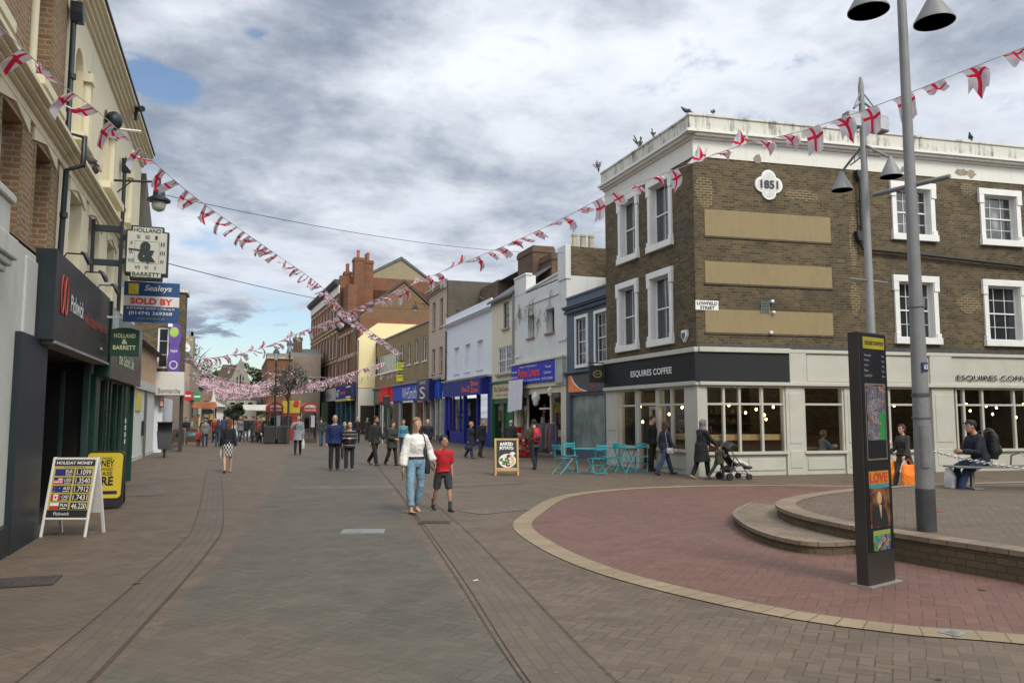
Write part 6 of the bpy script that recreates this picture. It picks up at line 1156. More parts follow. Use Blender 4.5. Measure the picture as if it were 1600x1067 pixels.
def hlamp(x,y_,h,lab):
    t=thing('street_lamp',lab,'street lamp',(x,y_,0),0,'heritage lamp posts'); G_=M('lamp_black_green',(.012,.018,.02),.4)
    MB().tube([(0,0,0),(0,0,.9),(0,0,1.0),(0,0,h-.9)],[.12,.11,.06,.045],12).lathe([(.1,0),(.1,.06)],(0,0,h-1.2),10).tube([(-.3,0,h-1.25),(.3,0,h-1.25)],.02,6).build('post',G_,t,True)
    MB().lathe([(.08,h-.9),(.19,h-.45)],(0,0,0),6).build('lantern_glass',M('lantern_glass',(.35,.38,.4),.2),t); MB().lathe([(.22,h-.45),(.2,h-.4),(.08,h-.18),(.03,h-.15),(.04,h-.05),(.0,h)],(0,0,0),12).build('lantern_cap',M('lantern_green',(.02,.06,.08)),t,True)
hlamp(2.24,52,6.1,'left heritage lamp post with lantern beside the left telephone box'); hlamp(3.03,51.7,6.6,'taller right heritage lamp post in front of the blossom tree')
for i,(x,y_,lab) in enumerate([(1.95,51.4,'left dark steel cabinet in front of the left telephone box'),(2.75,51.3,'right dark steel cabinet in front of the left telephone box')]):
    t=thing('street_cabinet',lab,'cabinet',(x,y_,0),0,'dark steel cabinets'); MB().box(-.34,.34,-.25,.25,.08,1.1).build('body',M('cabinet_dark',(.03,.032,.035),.5),t,bev=.02); b=MB()
    for k in range(6): b.box(-.27+k*.1,-.22+k*.1,-.26,-.25,.2,1.0)
    b.build('ribs',BLK,t); MB().box(-.3,.3,-.2,.2,0,.08).build('plinth',BLK,t)
ys=thing('yellow_stall','yellow and red fast food kiosk behind the lamp posts','kiosk',(3.5,58,0),0); MB().box(-.5,.75,0,1.5,1.9,2.75).build('yellow_fascia',M('kiosk_yellow',(.42,.32,.03),.5),ys,bev=.03); MB().box(-.5,.75,.05,1.5,0,1.9).build('red_body',M('kiosk_body_red',(.26,.025,.02),.5),ys); MB().lathe([(.19,0),(.19,.1)],(0,0,0),18).build('red_disc',REDP,ys,True).matrix_basis=Matrix.Translation((.45,-.02,2.6))@Matrix.Rotation(R(90),4,'X'); MB().box(-.4,.15,-.02,.06,.9,1.7).build('serving_hatch',DARK,ys)
def stall(x,y_,w_,h,lab,c,body):
    t=thing('market_stall',lab,'market stall',(x,y_,0),0,'market stalls'); cm=M('canopy_%d%d'%(int(x*10),int(y_)),c,.8,.08,3,0)
    MB().prism([(-w_/2-.1,h),(w_/2+.1,h),(w_/2,h+.45),(-w_/2,h+.45)],-.1,2.1,'y').build('canopy',cm,t); b=MB()
    for sx in (-w_/2,w_/2):
        for sy in (0,2): b.tube([(sx,sy,0),(sx,sy,h)],.03,6)
    b.build('poles',BLK,t); MB().box(-w_/2,w_/2,.2,1.0,.0,.95).build('counter',M('counter_%d'%int(y_),body,.7),t); goods(t,-w_/2,w_/2,.95,1.9,.3,.9,int(y_),[(.4,.1,.05),(.1,.2,.08),(.4,.35,.1),(.3,.3,.32)],22,'goods')
stall(-2.6,63,2.2,2.3,'market stall with an orange red clothes display on the left',(.55,.2,.1),(.15,.12,.1)); stall(.9,70,3.2,2.2,'white canopied market stall behind the round tree',(.7,.7,.68),(.5,.5,.48)); stall(3.0,78,2.4,2.2,'far pale market stall behind the crowd',(.5,.45,.4),(.2,.15,.1)); stall(-1.2,82,2.2,2.3,'far green and white market stall left of the round tree',(.3,.4,.32),(.4,.4,.4))
gz=thing('gazebo','white pointed gazebo over the market left of the round tree','gazebo',(-1.9,72,0)); MB().prism([(-1.1,2.5),(1.1,2.5),(.15,3.0),(0,4.0),(-.15,3.0)],-.05,1.8,'y').build('canopy',M('gazebo_white',(.7,.7,.7),.8),gz); MB().box(-1.05,-1,0,.05,0,2.5).box(1,1.05,0,.05,0,2.5).box(.1,1.0,.5,.6,0,2.5).build('poles',WH,gz); MB().box(-.9,-.1,.2,.3,0,2.3).build('dark_door',DARK,gz)
for (x,y_,c,lab,nm) in ((-3.15,58,(.5,.03,.03),'round red projecting sign on the left side of the far street','hanging_sign'),(-2.65,60,(.05,.25,.12),'green projecting sign behind the red one on the left of the far street','hanging_sign')):
    t=thing(nm,lab,'hanging sign',(x,y_,3.05)); MB().prism([(.32*math.cos(k*math.pi/8),.36*math.sin(k*math.pi/8)) for k in range(16)],-.04,.04,'y').build('board',M('roundel_%d'%int(y_),c),t); MB().box(-.2,.2,-.05,-.04,-.05,.07).build('bar',WH,t); MB().box(-.9,-.3,-.02,.02,.1,.14).build('bracket',BLK,t)
lsh=thing('left_far_shops','far shop row on the left with white and dark fronts beyond the box fascia','building',(-3.6,60,0),0); MB().box(0,.4,0,14,0,5.4).build('wall',M('far_shop_wall',(.32,.25,.19),.9,.2,2,.1),lsh); MB().box(.4,.45,.3,13.5,0,2.8).build('shopfronts',M('far_shop_front',(.25,.24,.22)),lsh); MB().box(.41,.6,.2,13.8,2.8,3.4).build('fascia',M('far_fascia',(.08,.14,.10)),lsh); MB().prism([(0,5.4),(14,5.4),(14,6.2),(0,6.2)],-.3,.2,'x').build('roof',SL,lsh)
# ================================================================ TREES
def leafcloud(b,blobs,n,sz,rr,mcount=3,gap=.0):
    for i in range(n):
        c,r=blobs[rr.randrange(len(blobs))]; 
        d=Vector((rr.gauss(0,1),rr.gauss(0,1),rr.gauss(0,1))).normalized(); k=r*(rr.random()**.45)
        p=Vector(c)+Vector((d.x*k,d.y*k,d.z*k*.85)); a=Vector((rr.gauss(0,1),rr.gauss(0,1),rr.gauss(0,1))).normalized(); u=a.orthogonal().normalized(); s=sz*rr.uniform(.6,1.4)
        b.quad(tuple(p-u*s-a*0),tuple(p+a.cross(u)*s*.6),tuple(p+u*s),tuple(p-a.cross(u)*s*.6),m=rr.randrange(mcount))
def tree(name,lab,x,y_,h,cr,seed,cols,n=6000,sz=.1,trunk=.12,cat='tree',zc=None,branches=7,grp=None,nb=14,sq=1.0):
    rr=random.Random(seed); t=thing(name,lab,cat,(x,y_,0),0,grp); zc=zc or h-cr; b=MB(); BK=M('bark',(.07,.055,.04),.9,.3,5,.4)
    b.tube([(0,0,0),(.03,.02,zc*.5),(0,.05,zc)],[trunk,trunk*.75,trunk*.5],10); blobs=[((0,0,zc),cr*.55)]
    for i in range(branches):
        a=i*2.4+rr.random(); e=(cr*.7*math.cos(a),cr*.7*math.sin(a),zc+cr*rr.uniform(-.3,.7)); b.tube([(0,0,zc*rr.uniform(.6,.9)),(e[0]*.5,e[1]*.5,(zc+e[2])/2),e],[trunk*.35,trunk*.15,.008],6)
    for i in range(nb):
        d=Vector((rr.gauss(0,1),rr.gauss(0,1),rr.gauss(0,1))).normalized()*cr*rr.uniform(.45,.8); blobs.append(((d.x,d.y,zc+d.z*sq),cr*rr.uniform(.22,.42)))
    b.build('trunk',BK,t,True); c=MB(); leafcloud(c,blobs,n,sz,rr,len(cols)); c.build('crown',[M('leaf_%d_%d'%(seed,i),q,.8,.25,2,0) for i,q in enumerate(cols)],t); return t
tree('round_tree','small dense round topped evergreen tree standing in the middle of the far street',-.22,60,3.45,.95,1,[(.025,.05,.02),(.045,.075,.03),(.02,.035,.02)],7000,.05,.06,zc=2.25,branches=4,nb=10)
tree('blossom_tree','thin dark tree with sparse white blossom behind the heritage lamps',2.95,50.2,5.7,1.55,2,[(.03,.03,.025),(.06,.05,.04),(.20,.20,.17),(.04,.055,.03)],3400,.045,.07,zc=3.9,branches=14,sq=1.2)
tree('bare_tree','pale half bare spring tree beside the church tower',-6.3,122,13.6,3.8,3,[(.13,.13,.09),(.10,.11,.07)],3500,.12,.25,zc=9.0,branches=16,nb=16)
for i,(x,y_,h,cr,lab) in enumerate([(-1.5,178,14.0,4.6,'leafy green tree rising behind the church nave'),(4.6,176,13.2,4.0,'bright green tree to the right of the church gable'),(9.5,172,12.5,4.2,'green tree at the right behind the far red brick building'),(-6.5,180,12,4.2,'dark green tree left behind the church roof')]): tree('green_tree',lab,x,y_,h,cr,20+i,[(.05,.09,.03),(.07,.12,.035),(.035,.06,.025)],6000,.22,.3,grp='trees behind the church')
hl=struct(MB().prism([(-60,0),(60,0),(60,4.5),(30,7.5),(0,6.5),(-30,7),(-60,5)],250,270,'y').build('far_hill',M('far_green_hill',(.05,.08,.04),.9,.3,.2,0)),'low green wooded rise closing the far end of the street')
def weed(x,y_,z,lab,s=.22,n=10):
    rr=random.Random(int(x*10)); t=thing('parapet_weed',lab,'plant',(x,y_,z),0,'weeds growing on the parapets'); b=MB(); c=MB()
    for i in range(n):
        a=rr.uniform(0,6.28); e=Vector((math.cos(a)*rr.uniform(.1,.9),math.sin(a)*.3,rr.uniform(.4,1.3)))*s; b.tube([(0,0,-.03),tuple(e*.5+Vector((0,0,.05))),tuple(e)],.008,4)
        for k in range(7): p=e*rr.uniform(.5,1.05); d=.03; c.quad(tuple(p),tuple(p+Vector((d,.01,d))),tuple(p+Vector((0,0,2*d))),tuple(p+Vector((-d,0,d))))
    b.build('stems',M('weed_stem',(.06,.05,.03)),t); c.build('leaves',M('weed_leaf',(.05,.06,.03)),t)
weed(12.2,22.6,10.4,'larger weed growing on the corner building parapet near the corner',.3,14); weed(12.0,25.3,10.4,'thin weed at the far left end of the corner building parapet',.28,7); weed(12.15,21.6,10.42,'smallest weed on the corner parapet beside the pigeon',.2,6)
# ================================================================ BIRDS
PGN=M('pigeon_grey',(.07,.075,.09),.7,.3,8,0)
def bird(x,y_,z,rz,lab,s=1):
    t=thing('pigeon',lab,'bird',(x,y_,z),rz,'pigeons perched on the roofs'); b=MB().tube([(0,-.17,.07),(0,-.1,.09),(0,0,.12),(0,.08,.17),(0,.11,.21),(0,.13,.235),(0,.165,.225)],[(.02,.008),(.035,.025),(.062,.055),(.05,.05),(.028,.03),(.03,.03),(.01,.01)],10).tube([(0,-.1,.09),(0,-.2,.05)],[(.03,.01),(.03,.006)],8)
    o=remesh(b,.012,1,0,9,0,'body',PGN,t); o.scale=(s,)*3; l=MB().tube([(.02,0,.07),(.02,.01,0)],.005,5).tube([(-.02,0,.07),(-.02,.01,0)],.005,5).build('legs',M('pigeon_leg',(.3,.08,.06)),t); l.scale=(s,)*3
    w_=MB().ell((.055,-.03,.115),(.012,.1,.04)).ell((-.055,-.03,.115),(.012,.1,.04)).build('wings',M('pigeon_wing',(.045,.05,.06)),t,True); w_.scale=(s,)*3
bird(12.14,19.62,10.43,60,'pigeon perched at the corner of the white parapet'); bird(12.9,19.4,10.43,-40,'pigeon squatting just right of the parapet corner',.9); bird(21.9,18.6,10.43,120,'pigeon on the long white parapet far to the right')
bird(-2.5,14.7,5.86,120,'larger dark pigeon on the cream string cornice'); bird(-2.5,15.3,5.86,200,'second pigeon farther along the cream string cornice',.9); bird(13.15,51.5,8.3,90,'left pigeon on the sloping white cornice'); bird(13.15,49.0,8.3,200,'middle pigeon on the white cornice'); bird(13.15,43.5,8.3,90,'right pigeon near the end of the white cornice')
# ================================================================ BUNTING
FWm=mat0('flag_white_cloth'); 
def cloth(name,col):
    m=bpy.data.materials.new(name); m.use_nodes=True; t=NT(m.node_tree); t.n.clear(); d=t.new('ShaderNodeBsdfDiffuse'); d.inputs[0].default_value=col+(1,); tr=t.new('ShaderNodeBsdfTranslucent'); tr.inputs[0].default_value=col+(1,); mx=t.new('ShaderNodeMixShader'); mx.inputs[0].default_value=.35; t.l.new(d.outputs[0],mx.inputs[1]); t.l.new(tr.outputs[0],mx.inputs[2]); o=t.new('ShaderNodeOutputMaterial'); t.l.new(mx.outputs[0],o.inputs[0]); return m
CW=cloth('flag_white',(.62,.58,.64)); CR_=cloth('flag_red',(.62,.03,.07)); CORD=M('bunting_cord',(.55,.52,.52),.8)
def flagmesh(i,us,vs):
    rr=random.Random(100+i); b=MB(); am=rr.uniform(.03,.09); ph=rr.uniform(0,6); tw=rr.uniform(-.8,.8); cu=rr.uniform(.0,1.1)*(1 if i%3 else -.6); W_,H_=.34,.46
    def P(u,v):
        x=(u-.5)*W_*(1-.12*v); s=v*H_; th=cu*v; z=-s*math.cos(th*.8); y=s*math.sin(th*.8)+am*v*math.sin(7*u+ph+3*v)+.5*am*v*math.sin(13*u+ph); x+=tw*.10*v*v+.02*math.sin(5*v+ph); return (x,y,z)
    for j in range(len(vs)-1):
        for k in range(len(us)-1):
            um=(us[k]+us[k+1])/2; vm=(vs[j]+vs[j+1])/2; red=abs(um-.5)<.085 or abs(vm-.45)<.065
            b.quad(P(us[k],vs[j]),P(us[k+1],vs[j]),P(us[k+1],vs[j+1]),P(us[k],vs[j+1]),m=1 if red else 0)
    me=b.mesh('flag',[CW,CR_],True); return me
US=[0,.14,.28,.415,.585,.72,.86,1]; VS=[0,.13,.26,.385,.515,.64,.76,.88,1]
FM=[flagmesh(i,US,VS) for i in range(14)]; FMS=[flagmesh(i+50,[0,.415,.585,1],[0,.385,.515,1]) for i in range(8)]
def bunting(lab,pts,sp,sc,seed,meshes,lean=(-20,60),cord=.006,dirs=1,grp='strings of St George flag bunting',skip=0):
    rr=random.Random(seed); t=thing('bunting_string',lab,'bunting',pts[0],0,grp); P=[Vector(p)-Vector(pts[0]) for p in pts]; P=catmull([tuple(p) for p in P],False,8)
    MB().tube([tuple(p) for p in P],cord,5,ref=(0,0,1)).build('cord',CORD,t,True)
    L=0; nxt=sp*.5; nfl=0
    for a,b_ in zip(P,P[1:]):
        sl=(b_-a).length
        while nxt<L+sl and nfl<100:
            q=a.lerp(b_,(nxt-L)/sl); d=(b_-a).normalized()
            if rr.random()>=skip:
                o=bpy.data.objects.new('flag',meshes[rr.randrange(len(meshes))]); COL.objects.link(o); o.parent=t; o.location=q; az=math.atan2(d.y,d.x)
                o.rotation_mode='XYZ'; M4=Matrix.Rotation(az,4,'Z')@Matrix.Rotation(-math.asin(max(-1,min(1,d.z))),4,'Y')@Matrix.Rotation(R(dirs*rr.uniform(*lean)),4,'X')@Matrix.Rotation(R(rr.uniform(-12,12)),4,'Z')
                o.rotation_euler=M4.to_euler(); s=sc*rr.uniform(.9,1.1); o.scale=(s,s,s); nfl+=1
            nxt+=sp*rr.uniform(.85,1.15)
        L+=sl
    return t
def along(A,B,sz): # sz: list of (s,z)
    A=Vector(A);B=Vector(B);d=(B-A).normalized(); return [((A+d*s).x,(A+d*s).y,z) for s,z in sz]
bunting('bunting string from the near left building down across the street to the tan brick block',along((-2.3,9),(13,62),[(-.9,5.6),(.8,5.47),(1.9,5.49),(2.9,5.45),(5.3,5.38),(7.9,5.45),(11,5.55),(16.6,5.72),(21.7,5.6),(28,5.6),(34.8,5.72),(45,5.9),(55,6.1)]),.47,.70,1,FM,(15,95))
bunting('bunting string from the top right past the corner building to the far left wall',along((9.9,3.6),(-2.6,42),[(.5,6.35),(2,6.2),(3.7,6.1),(5,6.0),(6.3,5.97),(7.5,6.05),(8.8,6.0),(10.5,5.93),(12,5.72),(13.8,5.52),(16.2,5.34),(18.2,5.16),(20.4,5.0),(22.1,4.84),(25.1,4.58),(30,4.22),(35.4,4.25),(40.2,4.44)]),.44,.78,2,FM,(45,120),dirs=-1)
bunting('horizontal bunting string from the purple sign across to the tan brick block',[(-2.4,41.2,4.35),(2,48,4.15),(7,57,4.4),(12.7,66,5.3)],.85,.7,3,FMS,(0,60))
bunting('lower bunting string sagging from the left across to the Victorian block',[(-2.4,44,3.9),(1.5,55,3.9),(6,68,4.2),(10.4,82,5.3)],.7,.75,4,FMS,(0,60))
bunting('bunting string ending on the cream end wall',[(2.6,51.9,4.3),(6,62,4.3),(10.9,76,5.2),(12.6,77,5.6)],.8,.75,5,FMS,(0,60))
rr=random.Random(77)
for i in range(38):
    y0=54+i*2.7+rr.uniform(-1,1); xl=-2.6-max(0,(y0-60))*.012; xr=(8.5 if i%3==0 else 3.6)+rr.uniform(-.4,.6)-max(0,(y0-90))*.012; zl=rr.uniform(3.9,5.2)+i*.03; zr=rr.uniform(3.9,5.2)+i*.03; dy=rr.uniform(-8,8)
    bunting('one of the many small flag strings packed over the far market street',[(xl,y0,zl),((xl+xr)/2,y0+dy/2,min(zl,zr)-rr.uniform(.5,1.0)),(xr,y0+dy,zr)],.26+.004*i,.62+.004*i,200+i,FMS,(-50,70),.010,grp='small flag strings over the far market street')
def wire(lab,a,b_,sag,r=.008):
    a=Vector(a);b_=Vector(b_); t=thing('overhead_cable',lab,'cable',a,0,'overhead cables'); MB().tube([tuple((b_-a)*(k/16)+Vector((0,0,-4*sag*(k/16)*(1-k/16)))) for k in range(17)],r,5,ref=(0,0,1)).build('cable',M('cable_black',(.03,.03,.03)),t); return t
wire('upper overhead cable from the wall lantern to the white rendered parapet',(-1.8,18.5,6.5),(13.3,31.5,8.75),.35); wire('lower overhead cable from the left building to the pink beige house',(-2.5,21,5.6),(13.2,57,9.6),.5,.012)

# ================================================================ BUILDINGS ACROSS THE SQUARE, BEHIND THE VIEWER (seen in the shop glass)
for i,(x,w_,h,c,lab) in enumerate([(-22,12,9.5,(.16,.09,.05),'plain brick shop row behind the viewer, left block'),(-9,13,11,(.3,.26,.2),'plain rendered shop block directly behind the viewer'),(5,14,10,(.15,.10,.06),'plain brick shop block behind the viewer to the right'),(20,16,12,(.12,.09,.07),'tall dark brick block behind the viewer at the far right')]):
    t=thing('opposite_building',lab,'building',(x+w_,-16,0),180); ops=[(1+k*2.6,2.2+k*2.6,z,z+1.7) for k in range(int(w_/2.7)) for z in (4.2,7.0)]
    wall(t,0,w_,3.4,h,ops,M('opposite_wall_%d'%i,c,.9,.2,2,.1),8,.15); MB().box(0,w_,.16,.17,4,9).build('window_glass',DG,t); MB().box(0,w_,0,.2,2.6,3.4).build('fascia',M('opposite_fascia',(.05,.06,.08)),t); MB().box(0,w_,.5,.6,0,2.6).build('shopfront',M('opposite_shop',(.05,.05,.05)),t)
for i,(y_,h,c,lab) in enumerate([(-12,9,(.15,.10,.06),'dark brick range closing the right side of the square')]):
    t=thing('opposite_building',lab,'building',(31,16,0),-90); wall(t,0,28,3.4,h,[(1+k*2.6,2.2+k*2.6,4.2,5.9) for k in range(10)],M('side_wall_%d'%i,c,.9,.2,2,.1),8,.15); MB().box(0,28,.16,.17,4,6.2).build('window_glass',DG,t); MB().box(0,28,0,.3,0,3.4).build('shopfront',MC['opposite_shop'],t)
# ================================================================ PEOPLE (local: +y is the way they face, +x their right)
SKIN=[M('skin_light',(.52,.31,.22),.55,.08,6,.02),M('skin_tan',(.40,.22,.14),.55,.08,6,.02),M('skin_brown',(.20,.10,.06),.55,.08,6,.02)]
EYEW=M('eye_white',(.6,.58,.55),.3,.02,2,0); EYED=M('eye_dark',(.03,.02,.015),.2,.05,2,0); LIP=M('lips',(.38,.13,.11),.5,.05,3,0)
def fabric(name,col,chk=None):
    if name in MC: return MC[name]
    if chk:
        m,t,p=mat0(name); co=t.new('ShaderNodeTexCoord').outputs['Object']; s=t.sep(co); a=t.m('FLOOR',t.m('MULTIPLY',s[2],14)); b=t.m('FLOOR',t.m('MULTIPLY',t.m('ARCTAN2',s[0],s[1]),3.2)); k=t.m('FLOORED_MODULO',t.m('ADD',a,b),2.0)
        t.inp(p.inputs['Base Color'],t.mix(k,col+(1,),chk+(1,))); p.inputs['Roughness'].default_value=.9; MC[name]=m; return m
    return M(name,col,.88,.22,5,.25,0,60)
def stripes(name,c1,c2,f=16):
    if name in MC: return MC[name]
    m,t,p=mat0(name); co=t.new('ShaderNodeTexCoord').outputs['Object']; s=t.sep(co); k=t.m('LESS_THAN',t.m('FRACT',t.m('MULTIPLY',s[2],f)),.2); t.inp(p.inputs['Base Color'],t.mix(k,c1+(1,),c2+(1,))); p.inputs['Roughness'].default_value=.9; MC[name]=m; return m
def ik(a,b,l1,l2,pole):
    d=b-a; L=min(d.length,(l1+l2)*.999); u=d.normalized(); b=a+u*L; x=(l1*l1-l2*l2+L*L)/(2*L); h=math.sqrt(max(0,l1*l1-x*x)); p=pole-u*pole.dot(u); p.normalize(); return a+u*x+p*h,b
def person(label,loc,rz,H=1.7,skin=0,build=1.0,female=False,top=None,topcol=(.1,.1,.1),bottom='trousers',botcol=(.03,.03,.04),shoe=(.02,.02,.02),hair='short',haircol=(.05,.03,.02),legs=((12,5),(-14,12)),arms=(None,None),lean=2,head=(0,0),vox=.012,sleeve=1.0,hem=0,toplen=.0,mats={},seat=False,cuff=1.0,group=None,extra=None,beard=False,bag=None,topmat=None,botmat=None,glasses=False,splay=.022,neck='round',collar=None,child=False):
    s=H/1.75; root=thing('person',label,'person',loc,rz,group); V=Vector
    fw=.88 if female else 1.0; hs=(1.07 if female else 1.03) if not child else 1.13
    hipz=.93*s; th=.44*s; sh=.42*s; hw=.085*s
    foot=[];joints=[]
    for i,(a,k) in enumerate(legs[:2]):
        sd=1 if i==0 else -1; sp=splay*s
        hip=V((sd*hw,0,0)); kn=hip+V((sd*sp,math.sin(R(a))*th,-math.cos(R(a))*th)); an=kn+V((0,math.sin(R(a-k))*sh,-math.cos(R(a-k))*sh)); joints.append([hip,kn,an,R(a-k)])
    low=min(j[2].z-.075*s-max(0,math.sin(-j[3]))*.10*s for j in joints) if not seat else None
    pz=-low if not seat else seat
    for j in joints:
        for q in range(3): j[q]=j[q]+V((0,0,pz))
    P=V((0,0,pz)); rl=R(-lean); rot=Matrix.Rotation(rl,3,'X'); T_=lambda x,y,z:P+rot@V((x*s,y*s,z*s))
    sw=.182*fw*(build**.3)
    # ---------- torso section list (z above hips, rx, ry, y offset)
    if female: tor=[(-.10,.13,.10,0),(-.03,.165,.12,-.005),(.06,.16,.115,0),(.15,.128,.095,0),(.24,.135,.105,.01),(.33,.148,.125,.02),(.42,.150,.10,0),(.465,.135,.08,-.005),(.50,.085,.062,-.01),(.53,.055,.052,-.008),(.56,.047,.048,-.005)]
    else: tor=[(-.10,.13,.10,0),(-.02,.155,.115,0),(.08,.152,.115,.0),(.18,.150,.115,.005),(.30,.165,.12,.01),(.40,.175,.115,.0),(.45,.165,.09,-.005),(.49,.115,.07,-.01),(.525,.068,.06,-.01),(.57,.055,.055,-.005)]
    tor=[(z,rx*(build if z<.45 else 1),ry*(build if z<.45 else 1),y) for z,rx,ry,y in tor]
    def torso(b,grow,z0=-1,z1=9,flare=0):
        T=[t for t in tor if z0-1e-6<=t[0]<=z1+1e-6]
        b.tube([T_(0,y,z) for z,rx,ry,y in T],[((rx+grow)*s,(ry+grow)*s) for z,rx,ry,y in T],16)
    shp=[T_(sw,-.005,.435),T_(-sw,-.005,.435)]
    ul,fl=.285*s,.25*s; hands=[];elb=[]
    for i in range(2):
        sd=1 if i==0 else -1; a=arms[i]
        if a is None: a=(8*sd if legs[0][0]*sd<0 else -8,7,12)
        if isinstance(a,V) or (isinstance(a,tuple) and len(a)==4):
            tg=V(a[:3])*s; tg.x*=1; tgt=V((tg.x,tg.y,tg.z)); e,h=ik(shp[i],tgt,ul,fl,V((sd*.6,-.6,-.5)))
        else:
            f_,o_,b_=a; e=shp[i]+V((sd*math.sin(R(o_))*ul,math.sin(R(f_))*math.cos(R(o_))*ul,-math.cos(R(f_))*math.cos(R(o_))*ul)); h=e+V((sd*math.sin(R(o_*.3))*fl*.5,math.sin(R(f_+b_))*fl,-math.cos(R(f_+b_))*fl))
        elb.append(e);hands.append(h)
    # ---------- body
    B=MB(); torso(B,0)
    nk=T_(0,.0,.55); hd=T_(0,.018,.688 if not child else .70)+V((0,0,0)); hr=Matrix.Rotation(R(head[0]),3,'Z')@Matrix.Rotation(R(-head[1]),3,'X')
    B.tube([T_(0,-.01,.5),T_(0,.005,.63)],[.052*s*(.88 if female else 1),.05*s*(.85 if female else 1)],12)
    hk=s*hs
    def HP(x,y,z): return hd+hr@V((x*hk,y*hk,z*hk))
    prof=[(-.118,.022,.026,.052),(-.105,.040,.045,.040),(-.08,.055,.068,.02),(-.045,.066,.083,.006),(0,.073,.092,0),(.04,.075,.096,-.004),(.075,.068,.088,-.008),(.10,.05,.066,-.012),(.117,.02,.03,-.014)]
    B.tube([HP(0,y,z) for z,rx,ry,y in prof],[(rx*hk,ry*hk) for z,rx,ry,y in prof],18)
    B.tube([HP(0,.085,.02),HP(0,.098,-.008),HP(0,.108,-.03),HP(0,.09,-.038)],[.008*hk,.011*hk,.015*hk,.01*hk],8)
    for sd in (-1,1): B.ell(tuple(HP(sd*.074,-.005,-.008)),(.012*hk,.022*hk,.032*hk),8,6); B.ell(tuple(HP(sd*.03,.078,.022)),(.022*hk,.012*hk,.007*hk),8,5)
    B.ell(tuple(HP(0,.083,-.065)),(.024*hk,.012*hk,.012*hk),8,6)
    for i in range(2):
        sd=1 if i==0 else -1; e,h=elb[i],hands[i]; hf=.9 if female else 1.0
        B.ell(tuple(shp[i]),(.05*s*hf,.05*s*hf,.048*s*hf),10,8); B.tube([shp[i]+V((-sd*.03*s,0,.0)),shp[i].lerp(e,.1),shp[i].lerp(e,.55),e,e.lerp(h,.25),e.lerp(h,.7),h],[.052*s*hf,.052*s*hf,.043*s*hf,.036*s*hf,.039*s*hf,.03*s*hf,.024*s*hf],12)
        d=(h-e).normalized(); side=V((1,0,0))-d*d.x
        if side.length<.3: side=V((0,1,0))-d*d.y
        fr=d.cross(V((sd,0,0))); fr=fr.normalized() if fr.length>.2 else V((0,1,0)); inn=fr.cross(d).normalized()
        if inn.x*sd>0: inn=-inn
        hl=.19*s*hf*hs*.95; k=hl
        pw=fr # palm width direction (front/back), inn is palm normal
        B.tube([h,h+d*k*.12,h+d*k*.30,h+d*k*.48],[(.022*s,.028*s),(.017*s,.036*s),(.016*s,.042*s),(.013*s,.040*s)],10,ref=tuple(inn))
        for q,(off_,ln) in enumerate([(.032,.40),(.011,.46),(-.011,.43),(-.031,.33)]):
            p0=h+d*k*.44+pw*off_*s; c=.18; B.tube([p0,p0+d*k*ln*.42+inn*k*ln*c*.3,p0+d*k*ln*.75+inn*k*ln*c*1.3,p0+d*k*ln*.92+inn*k*ln*c*2.6],[.0095*s,.009*s,.008*s,.0065*s],7)
        p0=h+d*k*.16+pw*.03*s; B.tube([p0,p0+pw*.022*s+d*k*.16+inn*.01*s,p0+pw*.026*s+d*k*.34+inn*.018*s],[.013*s,.011*s,.008*s],7)
    for j in joints:
        hip,kn,an,ag=j; B.tube([hip+V((0,0,.04*s)),hip.lerp(kn,.15),hip.lerp(kn,.6),kn,kn.lerp(an,.3),kn.lerp(an,.75),an],[.082*s*build,.083*s*build,.062*s,.05*s,.053*s,.036*s,.032*s],12)
        fd=V((0,math.cos(ag*.8 if ag<0 else ag*.3),math.sin(ag*.8 if ag<0 else ag*.3))); up=V((0,-fd.z,fd.y)); sole=an-up*.055*s
        B.tube([sole-fd*.05*s,sole+fd*.03*s,sole+fd*.12*s,sole+fd*.175*s],[(.03*s,.022*s),(.034*s,.03*s),(.038*s,.02*s),(.026*s,.012*s)],10); B.tube([an,sole],[.032*s,.034*s],10); j+= [fd,up,sole]
    remesh(B,vox,2,0,9,0,'body',SKIN[skin],root)
    # ---------- shoes
    S_=MB()
    for j in joints:
        hip,kn,an,ag,fd,up,sole=j
        if shoe=='flats': S_.tube([sole-fd*.062*s-up*.01*s,sole+fd*.03*s-up*.012*s,sole+fd*.13*s-up*.006*s,sole+fd*.19*s-up*.008*s],[(.034*s,.016*s),(.037*s,.012*s),(.042*s,.018*s),(.026*s,.014*s)],10)
        else:
            S_.tube([sole-fd*.07*s-up*.002*s,sole+fd*.03*s,sole+fd*.13*s-up*.002*s,sole+fd*.20*s-up*.006*s],[(.036*s,.032*s),(.042*s,.038*s),(.046*s,.028*s),(.032*s,.018*s)],10); S_.tube([an+up*.02*s,sole],[.043*s,.045*s],10)
    sc=(.015,.013,.012) if shoe=='flats' else shoe
    remesh(S_,max(vox*.8,.008),1,0,9,0,'shoes',M('shoe_%s'%str(tuple(sc)),tuple(sc),.5,.2,6,0),root)
    # ---------- bottoms
    L=MB()
    if bottom in('trousers','jeans','shorts','leggings'):
        g=.016 if bottom!='leggings' else .006; torso(L,g*.8,-.2,.09)
        end={'shorts':.08}.get(bottom,cuff)
        for j in joints:
            hip,kn,an=j[:3]
            if bottom=='shorts': L.tube([hip+V((0,0,.05*s)),hip.lerp(kn,.2),hip.lerp(kn,.94)],[.09*s,.10*s,.088*s],14)
            else:
                e2=kn.lerp(an,end); L.tube([hip+V((0,0,.05*s)),hip.lerp(kn,.18),hip.lerp(kn,.6),kn,kn.lerp(e2,.4),e2],[(.08*build+g)*s,(.085*build+g)*s,(.066+g)*s,(.056+g)*s,(.054+g*1.1)*s,(.042+g*(1.5 if bottom!='leggings' else .6))*s],14)
